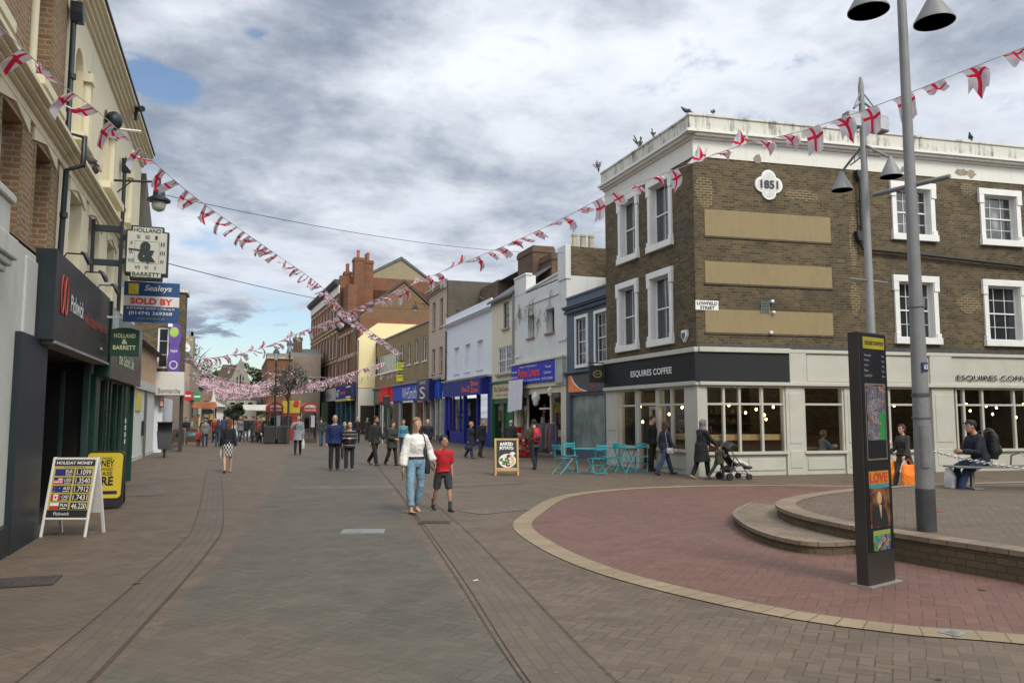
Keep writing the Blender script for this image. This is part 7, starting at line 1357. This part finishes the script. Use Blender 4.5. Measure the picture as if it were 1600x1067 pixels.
        remesh(L,vox,2,.010 if bottom!='leggings' else .004,10,rz,bottom if bottom!='leggings' else 'trousers',botmat or fabric('cloth_'+str(tuple(botcol)),tuple(botcol)),root)
    elif bottom=='skirt':
        L.tube([P+V((0,0,.10*s)),P,P+V((0,0,-.12*s)),P+V((0,.01,-.34*s)),P+V((0,.0,-.42*s))],[(.15*s,.12*s),(.175*s,.14*s),(.185*s,.15*s),(.16*s,.15*s),(.15*s,.145*s)],18); remesh(L,vox,2,.006,8,1,'skirt',botmat or fabric('cloth_'+str(tuple(botcol)),tuple(botcol)),root)
        if cuff<1:
            L=MB()
            for j in joints: L.tube([j[0].lerp(j[1],.8),j[1],j[2]],[.056*s,.056*s,.036*s],10)
            remesh(L,vox,1,0,9,0,'tights',fabric('black_tights',(.02,.02,.022)),root)
    # ---------- top
    C=MB(); g=.018 if top!='coat' else .03
    if top=='blouse': g=.022
    torso(C,g,.06 if top=='blouse' else -.03,.536 if top in('coat','jacket') else .516)
    if toplen or hem:
        n_=toplen or .1; y0=.02 if not seat else 0; C.tube([P+V((0,0,.1*s)),P+V((0,0,0)),P+V((0,y0*.5,-n_*.5*s)),P+V((0,y0,-n_*s))],[((tor[2][1]+g)*s,(tor[2][2]+g)*s),((tor[1][1]+g+.004)*s,(tor[1][2]+g+.01)*s),((.17*build+g)*s,(.135*build+g+n_*.06)*s),((.172*build+g+n_*.08)*s,(.135*build+g+n_*.14)*s)],18)
    for i in range(2):
        sd=1 if i==0 else -1; e,h=elb[i],hands[i]; g2=g*1.05; C.ell(tuple(shp[i]),((.052+g2)*s,(.052+g2)*s,(.05+g2)*s),12,8); a0=shp[i]+V((-sd*.05*s,0,-.005*s))
        if sleeve<.6: q=shp[i].lerp(e,sleeve*1.7); C.tube([a0,shp[i],q],[(.05+g2)*s,(.058+g2)*s,(.056+g2)*s],12)
        else:
            cu=h.lerp(e,(1-sleeve)*.8+.02); bl=.018 if top=='blouse' else 0
            C.tube([a0,shp[i],shp[i].lerp(e,.5),e,e.lerp(cu,.5),e.lerp(cu,.9),cu],[(.05+g2)*s,(.054+g2)*s,(.046+g2+bl*.3)*s,(.042+g2+bl*.6)*s,(.038+g2+bl)*s,(.034+g2+bl)*s,(.024+g2*.8)*s],12)
    tm=topmat or fabric('cloth_'+str(tuple(topcol)),tuple(topcol)); nm={'blouse':'blouse','coat':'coat','jacket':'jacket','polo':'polo_shirt','jumper':'jumper',None:'shirt'}.get(top,top)
    remesh(C,vox,2,.014 if top!='polo' else .009,10,rz*.1,nm,tm,root)
    if collar: MB().tube([T_(0,-.0,.50),T_(0,.0,.535)],[.075*s,.068*s],14).build('collar',fabric('cloth_'+str(tuple(collar)),tuple(collar)),root,True)
    if bottom in('jeans',) and not toplen: MB().tube([P+V((0,0,.055*s)),P+V((0,0,.095*s))],[((tor[2][1]+.026)*s,(tor[2][2]+.026)*s)]*2,20).build('belt',M('navy_belt',(.02,.025,.05),.5),root,True)
    # ---------- hair
    Hh=MB(); hm=M('hair_%s'%str(tuple(haircol)),tuple(haircol),.75,.35,12,.5,0,90)
    if hair!='bald':
        Hh.ell(tuple(HP(0,-.018,.032)),(.084*hk,.098*hk,.100*hk),16,12); Hh.ell(tuple(HP(0,.028,.082)),(.066*hk,.064*hk,.040*hk),14,8)
        if female: Hh.ell(tuple(HP(0,-.03,.01)),(.092*hk,.092*hk,.10*hk),16,12)
        if hair in('long','tied','bob'): 
            Hh.ell(tuple(HP(0,-.05,-.03)),(.075*hk,.06*hk,.08*hk),12,8)
        if hair=='long': Hh.tube([HP(0,-.06,.0),HP(0,-.085,-.1),HP(0,-.09,-.2),HP(0,-.08,-.27)],[(.075*hk,.05*hk),(.085*hk,.045*hk),(.075*hk,.035*hk),(.045*hk,.02*hk)],12); [Hh.tube([HP(sd*.07,-.02,.05),HP(sd*.083,-.01,-.04),HP(sd*.08,-.02,-.15)],[.022*hk,.022*hk,.014*hk],8) for sd in(-1,1)]
        if hair=='tied': Hh.tube([HP(0,-.08,.02),HP(.02,-.12,-.03),HP(.02,-.11,-.14),HP(.01,-.09,-.22)],[.03*hk,.035*hk,.03*hk,.012*hk],10); Hh.ell(tuple(HP(.045,.055,.075)),(.035*hk,.03*hk,.03*hk),8,6); Hh.ell(tuple(HP(-.045,.05,.075)),(.035*hk,.03*hk,.03*hk),8,6)
        if hair=='thick': Hh.ell(tuple(HP(0,.035,.085)),(.065*hk,.055*hk,.035*hk),10,8); Hh.ell(tuple(HP(0,-.02,.05)),(.088*hk,.098*hk,.09*hk),14,10)
        if hair=='scarf': Hh.ell(tuple(HP(0,-.02,.01)),(.095*hk,.10*hk,.12*hk),16,12); Hh.tube([HP(0,-.02,-.08),T_(0,-.0,.5)],[(.09*hk,.09*hk),(.14*s,.10*s)],14)
        if hair=='hood': Hh.ell(tuple(HP(0,-.03,.01)),(.10*hk,.11*hk,.125*hk),16,12); Hh.tube([HP(0,-.04,-.06),T_(0,-.03,.5)],[(.095*hk,.1*hk),(.12*s,.09*s)],12)
        if hair=='cap': Hh.ell(tuple(HP(0,-.005,.055)),(.085*hk,.1*hk,.07*hk),14,10); Hh.tube([HP(0,.07,.045),HP(0,.15,.035)],[(.06*hk,.01*hk),(.05*hk,.008*hk)],10)
        remesh(Hh,max(vox*.8,.009),1,.006,22,3,{'scarf':'headscarf','hood':'hood','cap':'cap'}.get(hair,'hair'),hm,root)
    elif haircol: 
        for sd in(-1,1): Hh.ell(tuple(HP(sd*.066,-.03,.005)),(.016*hk,.055*hk,.035*hk),10,6)
        Hh.ell(tuple(HP(0,-.085,-.005)),(.055*hk,.018*hk,.04*hk),10,6); remesh(Hh,.01,1,0,9,0,'hair',hm,root)
    if beard: remesh(MB().tube([HP(-.062,.02,-.04),HP(-.045,.055,-.085),HP(0,.075,-.105),HP(.045,.055,-.085),HP(.062,.02,-.04)],[.014*hk,.024*hk,.026*hk,.024*hk,.014*hk],8),.009,1,.003,20,1,'beard',hm,root)
    # ---------- face
    if vox<=.0125:
        for sd in(-1,1):
            e_=MB().ell(tuple(HP(sd*.030,.082,.004)),(.0125*hk,.007*hk,.0065*hk),8,6).build('eye',EYEW,root,True); MB().ell(tuple(HP(sd*.030,.0875,.004)),(.0055*hk,.003*hk,.0055*hk),8,6).build('iris',EYED,e_,True)
        MB().tube([HP(-.022,.088,-.064),HP(0,.0945,-.0625),HP(.022,.088,-.064)],[(.002,.003*hk),(.004,.0055*hk),(.002,.003*hk)],6).build('mouth',LIP,root,True)
        b=MB()
        for sd in(-1,1): b.tube([HP(sd*.013,.088,.028),HP(sd*.03,.089,.033),HP(sd*.046,.078,.027)],[.0028*hk,.0035*hk,.002*hk],6)
        b.build('eyebrows',hm if hair not in('scarf','hood','cap') else M('brow_dark',(.04,.025,.02)),root,True)
    if glasses:
        b=MB()
        for sd in(-1,1): b.tube([HP(sd*.032+.02*math.cos(k*math.pi/4),.098,.004+.016*math.sin(k*math.pi/4)) for k in range(9)],.0025,5); b.tube([HP(sd*.055,.095,.008),HP(sd*.078,.0,.008)],.002,4)
        b.build('glasses',BLK,root,True)
    root['_']=0; del root['_']
    return root,dict(hands=hands,elb=elb,T=T_,HP=HP,s=s,P=P,sh=shp,joints=joints,build=build)
def world(root,p): return root.matrix_basis@Vector(p)
def item(name,label,cat,root,p,rz=0,grp=None):
    q=Matrix.Translation(root.location)@Matrix.Rotation(root.rotation_euler.z,4,'Z')@Vector(p); t=thing(name,label,cat,q,math.degrees(root.rotation_euler.z)+rz,grp); return t
def handbag(label,root,hand,col,w_=.16,h=.3,d=.08,drop=.18,nm='shopping_bag',cat='bag'):
    t=item(nm,label,cat,root,(hand.x,hand.y,hand.z-.08)); m=M('bag_%s'%str(tuple(col)),tuple(col),.6,.15,5,.2); remesh(MB().tube([(0,0,-drop-h),(0,0,-drop-h*.5),(0,0,-drop)],[(d,w_*.95),(d*1.15,w_),(d*.4,w_*.85)],12,ref=(1,0,0)),.014,1,.012,9,2,'bag_body',m,t); b=MB()
    for sx in(-.004,.004): b.tube([(sx,-w_*.5,-drop),(sx,-.02,-.01),(sx,.02,-.01),(sx,w_*.5,-drop)],.006,5)
    b.build('handles',m,t,True); return t
def shoulderbag(label,root,K,side,col,w_=.14,h=.2,z=.02,strap=True):
    s=K['s']; x=side*.24*s; t=item('shoulder_bag',label,'bag',root,(x,0,K['P'].z+z*s)); m=M('leather_%s'%str(tuple(col)),tuple(col),.5,.2,6,.2); remesh(MB().tube([(0,0,-h),(0,0,-h*.4),(0,0,0)],[(.05,w_),(.06,w_),(.03,w_*.9)],12,ref=(1,0,0)),.014,1,.006,9,2,'bag_body',m,t)
    shx=K['sh'][0 if side>0 else 1]; p=Vector((shx.x-x-side*.03,0,shx.z-(K['P'].z+z*s)+.085)); MB().tube([(0,-w_*.7,0),(p.x,-.08,p.z-.05),(p.x,0,p.z),(p.x,.09,p.z-.06),(0,w_*.7,0)],[(.012,.005)]*5,6).build('strap',m,t,True); return t
V=Vector
# 1 woman in white blouse
w1,K=person('woman in a white blouse and cropped light jeans walking with a boy',(3.0,13.94,0),192,1.66,0,female=True,top='blouse',topcol=(.80,.78,.75),bottom='jeans',botcol=(.19,.32,.43),shoe='flats',hair='tied',haircol=(.24,.155,.08),legs=((11,4),(-7,16)),arms=((.27,.05,.84,1),(-.36,.02,.93,1)),head=(-22,-4),vox=.0085,cuff=.86,splay=.05)
shoulderbag('black shoulder bag hanging at the left hip of the woman in white',w1,K,-1,(.012,.014,.02),.05,.22,.0)
t=item('keys','small brown item dangling from the right hand of the woman in white','keys',w1,K['hands'][0]+V((0,0,-.14))); MB().box(-.006,.006,-.012,.012,-.10,.02).ell((0,0,.03),(.008,.014,.014),8,6).build('fob',M('brown_leather',(.16,.07,.03)),t,bev=.003)
# 2 boy
b2,K2=person('boy in a red polo shirt and dark shorts holding the hand of the woman',(3.53,14.05,0),188,1.33,1,build=.98,top='polo',topcol=(.42,.012,.018),bottom='shorts',botcol=(.035,.04,.045),shoe=(.012,.012,.013),hair='thick',haircol=(.018,.013,.012),splay=.04,legs=((-14,10),(12,4)),arms=((.30,-.06,1.08,1),(-8,9,14)),head=(30,0),vox=.0085,sleeve=.48,toplen=.06,child=True,collar=(.40,.012,.018))
MB().tube([K2['joints'][1][2]+V((0,0,.12)),K2['joints'][1][2]],[.034,.036],10).tube([K2['joints'][0][2]+V((0,0,.12)),K2['joints'][0][2]],[.034,.036],10).build('socks',M('grey_sock',(.05,.05,.05),.9),b2,True)
J=(.15,.23,.36)
person('tall bald man with glasses in a royal blue jumper',(2.92,25.52,0),176,1.72,0,build=1.12,top='jumper',topcol=(.008,.022,.10),botcol=(.018,.018,.022),shoe=(.05,.035,.025),hair='bald',haircol=(.35,.33,.3),legs=((4,2),(-4,4)),arms=((2,10,12),(2,10,12)),toplen=.12,glasses=True,vox=.012)
person('shorter bald man in a black jumper with thin white stripes, hands clasped at his waist',(3.36,25.35,0),172,1.50,0,build=1.05,top='jumper',topcol=(.02,.02,.022),topmat=stripes('striped_jumper',(.022,.022,.024),(.25,.25,.25),9),botcol=(.022,.024,.035),shoe=(.12,.2,.3),hair='bald',haircol=(.2,.18,.16),legs=((3,2),(-5,4)),arms=((.05,.24,1.16,1),(-.05,.24,1.14,1)),toplen=.14,vox=.012)
person('bearded man in a black jacket striding to the right',(4.54,27.73,0),215,1.71,1,top='jacket',topcol=(.022,.02,.022),botcol=(.015,.015,.018),shoe=(.05,.05,.05),hair='short',haircol=(.02,.015,.012),legs=((16,6),(-15,26)),arms=((-12,8,20),(15,8,30)),toplen=.16,beard=True,vox=.012,head=(15,0))
w4,K=person('dark haired woman in a dark olive coat holding a bag in front of her',(5.1,27.54,0),212,1.52,0,female=True,build=1.1,top='coat',topcol=(.035,.036,.03),botcol=(.015,.015,.018),shoe=(.03,.02,.02),hair='bob',haircol=(.03,.018,.014),legs=((-6,22),(12,5)),arms=((.08,.28,1.05,1),(-.08,.28,1.02,1)),toplen=.26,collar=(.25,.33,.42),vox=.012)
person('man in a navy jacket and blue jeans standing with hands in pockets before the newsagent',(7.6,33.0,0),190,1.56,0,build=1.1,top='jacket',topcol=(.012,.014,.028),botcol=(.03,.045,.10),shoe=(.03,.03,.03),hair='bald',haircol=(.3,.28,.26),legs=((3,2),(-3,4)),arms=((.24,.08,.92,1),(-.24,.08,.92,1)),toplen=.1,vox=.013)
cw,K=person('fair haired woman in a dark coat carrying a navy bag past the blue shoe shop',(8.94,31.1,0),225,1.48,0,female=True,build=1.05,top='coat',topcol=(.014,.02,.035),botcol=(.015,.04,.08),hair='short',haircol=(.35,.24,.15),shoe=(.03,.04,.07),legs=((12,4),(-13,22)),toplen=.32,vox=.013)
handbag('navy blue bag carried by the fair haired woman in the dark coat',cw,K['hands'][0],(.012,.02,.05),.16,.2,.05,.08)
person('man in a black coat walking beside the fair haired woman',(9.65,31.93,0),205,1.58,0,top='coat',topcol=(.012,.012,.016),botcol=(.03,.028,.03),hair='short',haircol=(.12,.09,.07),legs=((8,4),(-10,18)),toplen=.22,vox=.013)
rb_,K=person('person in an olive jacket with a red rucksack seen from behind',(9.04,24.06,0),5,1.60,0,build=1.08,top='jacket',topcol=(.07,.06,.035),botcol=(.012,.014,.03),shoe=(.012,.012,.014),hair='cap',haircol=(.02,.02,.022),legs=((14,4),(-12,16)),arms=((14,10,40),(12,10,40)),toplen=.14,vox=.012)
def backpack(label,root,K,col,col2,sc=1,back=.20):
    s=K['s']; t=item('rucksack',label,'rucksack',root,K['T'](0,-back,.27)); m=M('pack_%s'%str(col),col,.6,.15,6,.2); remesh(MB().tube([(0,0,-.24*s*sc),(0,-.02,-.12*s*sc),(0,-.02,.08*s*sc),(0,.02,.2*s*sc),(0,.04,.24*s*sc)],[(.13*s*sc,.08*s*sc),(.15*s*sc,.10*s*sc),(.14*s*sc,.09*s*sc),(.11*s*sc,.06*s*sc),(.05*s,.02*s)],14),.014,2,.006,8,1,'pack_body',m,t)
    remesh(MB().ell((0,-.1*s*sc,-.1*s*sc),(.11*s*sc,.05*s*sc,.1*s*sc)),.014,1,.004,9,1,'front_pocket',M('pocket_%s'%str(col2),col2,.6),t); b=MB()
    for sd in(-1,1): b.tube([(sd*.09*s,.02,.2*s*sc),(sd*.11*s,.12*s,.24*s),(sd*.12*s,.33*s,.16*s),(sd*.13*s,.32*s,-.02),(sd*.13*s,.06*s,-.16*s)],[(.018,.006)]*5,6)
    b.build('straps',m,t,True); return t
backpack('red rucksack with a dark pocket worn by the person in the olive jacket',rb_,K,(.45,.015,.03),(.015,.02,.04))
person('stooping white haired person in a dark coat outside the linen shop',(10.61,31.05,0),-30,1.55,0,build=1.25,top='coat',topcol=(.022,.022,.024),botcol=(.03,.03,.03),hair='short',haircol=(.5,.5,.48),legs=((6,4),(-6,8)),lean=18,head=(0,-15),toplen=.3,vox=.014)
rw,K=person('dark auburn haired woman in a navy jacket and jeans striding past the coffee shop',(11.73,20.48,0),-80,1.60,0,female=True,build=1.05,top='jacket',topcol=(.016,.022,.04),botcol=(.02,.04,.09),shoe=(.03,.02,.02),hair='long',haircol=(.05,.016,.012),legs=((-26,8),(27,6)),arms=((10,8,25),(-12,8,20)),toplen=.1,head=(10,0),vox=.011)
shoulderbag('grey handbag at the hip of the dark auburn haired woman',rw,K,1,(.3,.3,.32),.13,.16,-.02)
person('person in black stepping through the coffee shop doorway',(12.2,22.1,0),-150,1.7,0,top='jacket',topcol=(.012,.012,.014),botcol=(.014,.014,.016),hair='short',haircol=(.03,.02,.02),legs=((5,3),(-6,6)),toplen=.12,vox=.014)
hsw,KH=person('woman in a grey headscarf and long black coat pushing a pushchair',(11.94,18.91,0),-88,1.60,1,female=True,build=1.12,top='coat',topcol=(.012,.013,.017),botcol=(.013,.013,.015),shoe=(.35,.28,.18),hair='scarf',haircol=(.17,.15,.14),legs=((14,8),(-10,14)),arms=((.16,.42,1.02,1),(-.16,.42,1.02,1)),toplen=.42,lean=5,vox=.011)
chd,K=person('small child in an olive hooded jacket leaning towards the pushchair',(12.12,18.35,0),-80,1.0,1,build=1.25,top='jacket',topcol=(.05,.05,.032),botcol=(.02,.022,.03),shoe=(.03,.03,.04),hair='short',haircol=(.03,.02,.016),legs=((20,24),(-34,8)),arms=((.16,.30,1.15,1),(-.16,.3,1.15,1)),toplen=.14,lean=6,child=True,vox=.010)
pc=thing('pushchair','black pushchair with a white footmuff and double wheels','pushchair',(12.62,18.45,0),-90); PB=M('pram_black',(.015,.016,.02),.6,.2,5,.2); PS=M('pram_frame',(.12,.12,.13),.35,.1,3,0,.6)
b=MB()
for sx in(-.24,.24): b.tube([(sx,-.48,1.02),(sx,-.35,.95),(sx,.0,.50),(sx,.30,.15)],.015,8).tube([(sx,-.12,.65),(sx,-.28,.12)],.015,8).tube([(sx,.05,.45),(sx,-.28,.14)],.012,8)
b.tube([(-.24,-.48,1.02),(.24,-.48,1.02)],.018,8).tube([(-.24,-.28,.12),(.24,-.28,.12)],.012,8).tube([(-.24,.3,.15),(.24,.3,.15)],.012,8).build('frame',PS,pc,True)
for sx in(-.25,.25):
    for y_,r_ in((-.28,.095),(.32,.08)):
        for dx in(-.025,.025):
            w_=MB().lathe([(r_*.6,-.012),(r_,-.012),(r_,.012),(r_*.6,.012)],(0,0,0),18).build('wheel',M('tyre_black',(.02,.02,.02),.7),pc,True); w_.matrix_basis=Matrix.Translation((sx+dx,y_,r_))@Matrix.Rotation(R(90),4,'Y'); MB().lathe([(r_*.55,-.008),(r_*.55,.008)],(0,0,0),12).build('hub',M('hub_grey',(.35,.35,.36),.4),w_,True)
remesh(MB().tube([(0,-.30,.82),(0,-.22,.6),(0,-.05,.40),(0,.12,.38)],[(.19,.03),(.2,.05),(.2,.05),(.19,.04)],14).tube([(0,-.28,.80),(0,-.12,.92),(0,.04,.88)],[(.20,.10),(.2,.12),(.19,.03)],14),.016,1,.006,8,1,'seat_and_hood',PB,pc)
remesh(MB().tube([(0,.0,.45),(0,.2,.46),(0,.42,.36)],[(.15,.05),(.15,.07),(.11,.05)],14),.014,1,.01,8,1,'footmuff',M('white_fleece',(.6,.58,.58),.9),pc); MB().ell((0,.46,.31),(.12,.13,.05),12,8).build('footrest',PB,pc,True); remesh(MB().ell((0,-.15,.28),(.18,.2,.1)),.02,1,.01,8,1,'basket',PB,pc)
ob,K=person('woman in a grey black jacket carrying orange bags past the coffee shop windows',(15.3,15.3,0),90,1.52,0,female=True,build=1.1,top='jacket',topcol=(.035,.035,.032),botcol=(.05,.048,.042),shoe=(.02,.018,.016),hair='bob',haircol=(.05,.02,.016),legs=((20,8),(-26,16)),arms=((14,10,40),(10,8,20)),toplen=.08,vox=.011)
handbag('big orange carrier bag in the hand of the woman at the totem',ob,K['hands'][0],(.85,.28,.01),.24,.5,.09,.12); handbag('second orange carrier bag with red print behind the walking woman',ob,K['hands'][1]+V((0,-.1,.02)),(.80,.20,.01),.22,.48,.09,.14)
handbag('cream shoulder bag of the woman carrying orange bags',ob,K['hands'][0]+V((.02,.05,.42)),(.55,.48,.34),.14,.14,.06,.02,'shoulder_bag')
# seated man on the bench
sm,K=person('man in a dark cap and navy jacket sitting on the bench facing left',(13.42,11.55,.32),72,1.70,1,build=1.1,top='jacket',topcol=(.012,.016,.03),botcol=(.015,.03,.075),shoe=(.35,.36,.38),hair='cap',haircol=(.012,.012,.014),legs=((74,72),(60,42)),arms=((.1,.42,.72,1),(-.1,.42,.72,1)),lean=14,seat=.53,head=(0,-8),vox=.011,toplen=.06)
backpack('large black rucksack on the back of the seated man',sm,K,(.010,.010,.012),(.015,.015,.018),1.25,.27)
t=item('shopping_bag','white carrier bag standing by the legs of the seated man','bag',sm,(.12,.55,0)); remesh(MB().tube([(0,0,.0),(0,0,.2),(0,.02,.38)],[(.14,.09),(.15,.1),(.1,.04)],12),.014,1,.012,9,2,'bag_body',M('white_carrier',(.6,.6,.62),.5),t)
person('person in a dark coat sitting on the bench at the right edge',(14.25,10.95,.32),-150,1.66,1,top='coat',topcol=(.014,.014,.018),botcol=(.02,.02,.022),hair='short',haircol=(.03,.02,.02),legs=((74,72),(70,74)),arms=((.1,.4,.75,1),(-.1,.4,.75,1)),lean=8,seat=.53,vox=.013)
# woman with checked skirt from behind
sk,K=person('woman seen from behind in a black jacket and black and white checked skirt',(-.22,25.71,0),6,1.62,0,female=True,top='jacket',topcol=(.014,.016,.026),bottom='skirt',botcol=(.5,.5,.5),botmat=fabric('checked_cloth',(.02,.02,.022),(.6,.6,.6)),shoe='flats',hair='long',haircol=(.12,.04,.02),legs=((10,4),(-10,16)),arms=((-12,10,10),(4,8,24)),vox=.011)
handbag('white bag carried by the woman in the checked skirt',sk,K['hands'][1],(.6,.58,.56),.11,.24,.05,.06)
person('woman in a grey cardigan seen from behind on the left of the street',(-1.62,47.5,0),5,1.55,0,female=True,build=1.2,top='jumper',topcol=(.15,.15,.16),botcol=(.03,.04,.07),hair='short',haircol=(.2,.15,.11),legs=((8,4),(-8,10)),toplen=.12,vox=.016)
w_,K=person('woman with long dark red hair and jeans seen from behind beside the grey cardigan',(-.95,47.2,0),-5,1.52,0,female=True,top='jacket',topcol=(.025,.028,.045),botcol=(.05,.09,.15),hair='long',haircol=(.09,.025,.015),legs=((-8,10),(10,4)),toplen=.08,vox=.016)
person('toddler in a red and orange coat beside the brown cafe barrier',(-2.0,48.2,0),10,.95,0,build=1.3,top='coat',topcol=(.35,.05,.04),botcol=(.05,.02,.03),hair='hood',haircol=(.5,.2,.06),legs=((8,4),(-8,8)),toplen=.2,child=True,vox=.016)
gt,K=person('woman in a pale grey pointed top and black leggings carrying a white bag',(2.56,36.1,0),178,1.74,0,female=True,build=1.1,top='jumper',topcol=(.22,.24,.27),bottom='leggings',botcol=(.012,.012,.02),shoe=(.03,.02,.018),hair='short',haircol=(.04,.03,.025),legs=((6,3),(-6,8)),arms=((.12,.22,1.38,1),(4,9,12)),toplen=.3,vox=.012)
handbag('large white carrier bag held by the woman in the pale grey top',gt,K['hands'][1],(.6,.6,.62),.2,.44,.07,.06)
person('man in a dark green jacket and jeans standing by the right telephone box',(4.61,47.0,0),20,1.62,0,build=1.1,top='jacket',topcol=(.03,.04,.04),botcol=(.05,.08,.12),hair='short',haircol=(.03,.025,.02),legs=((5,3),(-6,6)),toplen=.08,vox=.016)
person('man in black walking by the cream end wall',(7.1,50.1,0),175,1.66,0,build=1.05,top='jacket',topcol=(.014,.014,.018),botcol=(.03,.03,.035),hair='bald',haircol=(.3,.28,.25),legs=((8,4),(-8,12)),toplen=.1,vox=.016)
person('person in a black top with a white bib outside the dark doorway',(8.6,56.0,0),190,1.62,1,top='jacket',topcol=(.016,.015,.018),botcol=(.02,.02,.025),hair='bob',haircol=(.02,.015,.012),legs=((6,3),(-8,12)),collar=(.6,.6,.6),toplen=.06,vox=.018)
person('blonde person walking just behind the man in the blue jumper',(4.1,32.5,0),185,1.45,0,female=True,top='jacket',topcol=(.03,.03,.03),botcol=(.02,.02,.03),hair='bob',haircol=(.4,.3,.15),legs=((8,4),(-8,12)),toplen=.1,vox=.016)
person('person in a pale blue top half hidden behind the woman in white',(6.7,33.6,0),170,1.55,0,female=True,top='jumper',topcol=(.08,.24,.32),botcol=(.03,.03,.05),hair='bob',haircol=(.06,.04,.03),legs=((5,3),(-5,6)),toplen=.08,vox=.016)
person('customer in a pale blue top seated inside the coffee shop window',onwall((12.3,19.6,0),-5,4.75,1.1,0),-100,1.6,0,female=True,top='jumper',topcol=(.30,.38,.42),botcol=(.05,.05,.06),hair='short',haircol=(.35,.27,.18),legs=((80,80),(80,80)),seat=.52,arms=((.12,.4,.85,1),(-.12,.4,.85,1)),vox=.016)
# crowd in the market street
rr=random.Random(9)
crowd=[(.25,56.3,'grey jacket',(.16,.17,.18)),(.62,57.2,'black coat',(.015,.015,.018)),(1.05,56.0,'white shirt and dark waistcoat',(.05,.05,.06)),(1.4,57.6,'dark red top',(.16,.03,.03)),(1.85,55.4,'black anorak',(.014,.014,.016)),(-.55,57.0,'olive coat',(.07,.07,.04)),(2.2,59.5,'tan jacket',(.22,.15,.09)),(-1.3,55.5,'red coat',(.4,.03,.02)),(.4,62.5,'navy coat',(.02,.025,.06)),(-2.3,60.5,'brown coat',(.09,.05,.03)),(1.2,64,'pale raincoat',(.3,.28,.24)),(3.4,61,'black suit',(.02,.02,.02)),(5.6,60,'dark green coat',(.02,.05,.03)),(-.9,66,'blue anorak',(.03,.07,.2)),(2.6,69,'grey hoodie',(.12,.12,.13)),(-2.9,52.5,'black puffer jacket',(.012,.012,.014))]
for i,(x,y_,nm,c) in enumerate(crowd):
    person('distant shopper in a %s in the market street crowd'%nm,(x,y_,0),rr.choice([0,180,150,200,30,-60,90]),rr.uniform(1.55,1.75),rr.choice([0,0,1,2]),female=i%2==0,build=rr.uniform(1,1.15),top=rr.choice(['jacket','coat']),topcol=c,botcol=rr.choice([(.02,.02,.03),(.05,.07,.12),(.12,.12,.13)]),hair=rr.choice(['short','bob','long','short']),haircol=rr.choice([(.03,.02,.015),(.12,.07,.04),(.3,.22,.14)]),legs=((rr.uniform(4,14),4),(-rr.uniform(4,14),12)),toplen=rr.uniform(.08,.25),vox=.022,group='shoppers in the far market street')
for i,(x,y_,nm,c) in enumerate([(1.75,54.2,'seated figure in black beside the dark cabinets',(.015,.015,.016)),(1.35,54.6,'seated figure in a brown coat left of the one in black',(.10,.05,.035))]):
    person('distant '+nm,(x,y_,0),190,1.6,i,top='coat',topcol=c,botcol=(.02,.02,.025),hair='short',haircol=(.03,.02,.02),legs=((75,75),(78,70)),seat=.5,arms=((.1,.4,.75,1),(-.1,.4,.75,1)),vox=.02); 
bs=thing('bench','low dark bench under the two seated distant figures','bench',(1.55,54.35,0),8); MB().box(-.7,.7,-.2,.25,.38,.43).build('seat',BLK,bs); MB().box(-.6,-.5,-.15,.2,0,.38).build('leg',BLK,bs); MB().box(.5,.6,-.15,.2,0,.38).build('leg',BLK,bs)
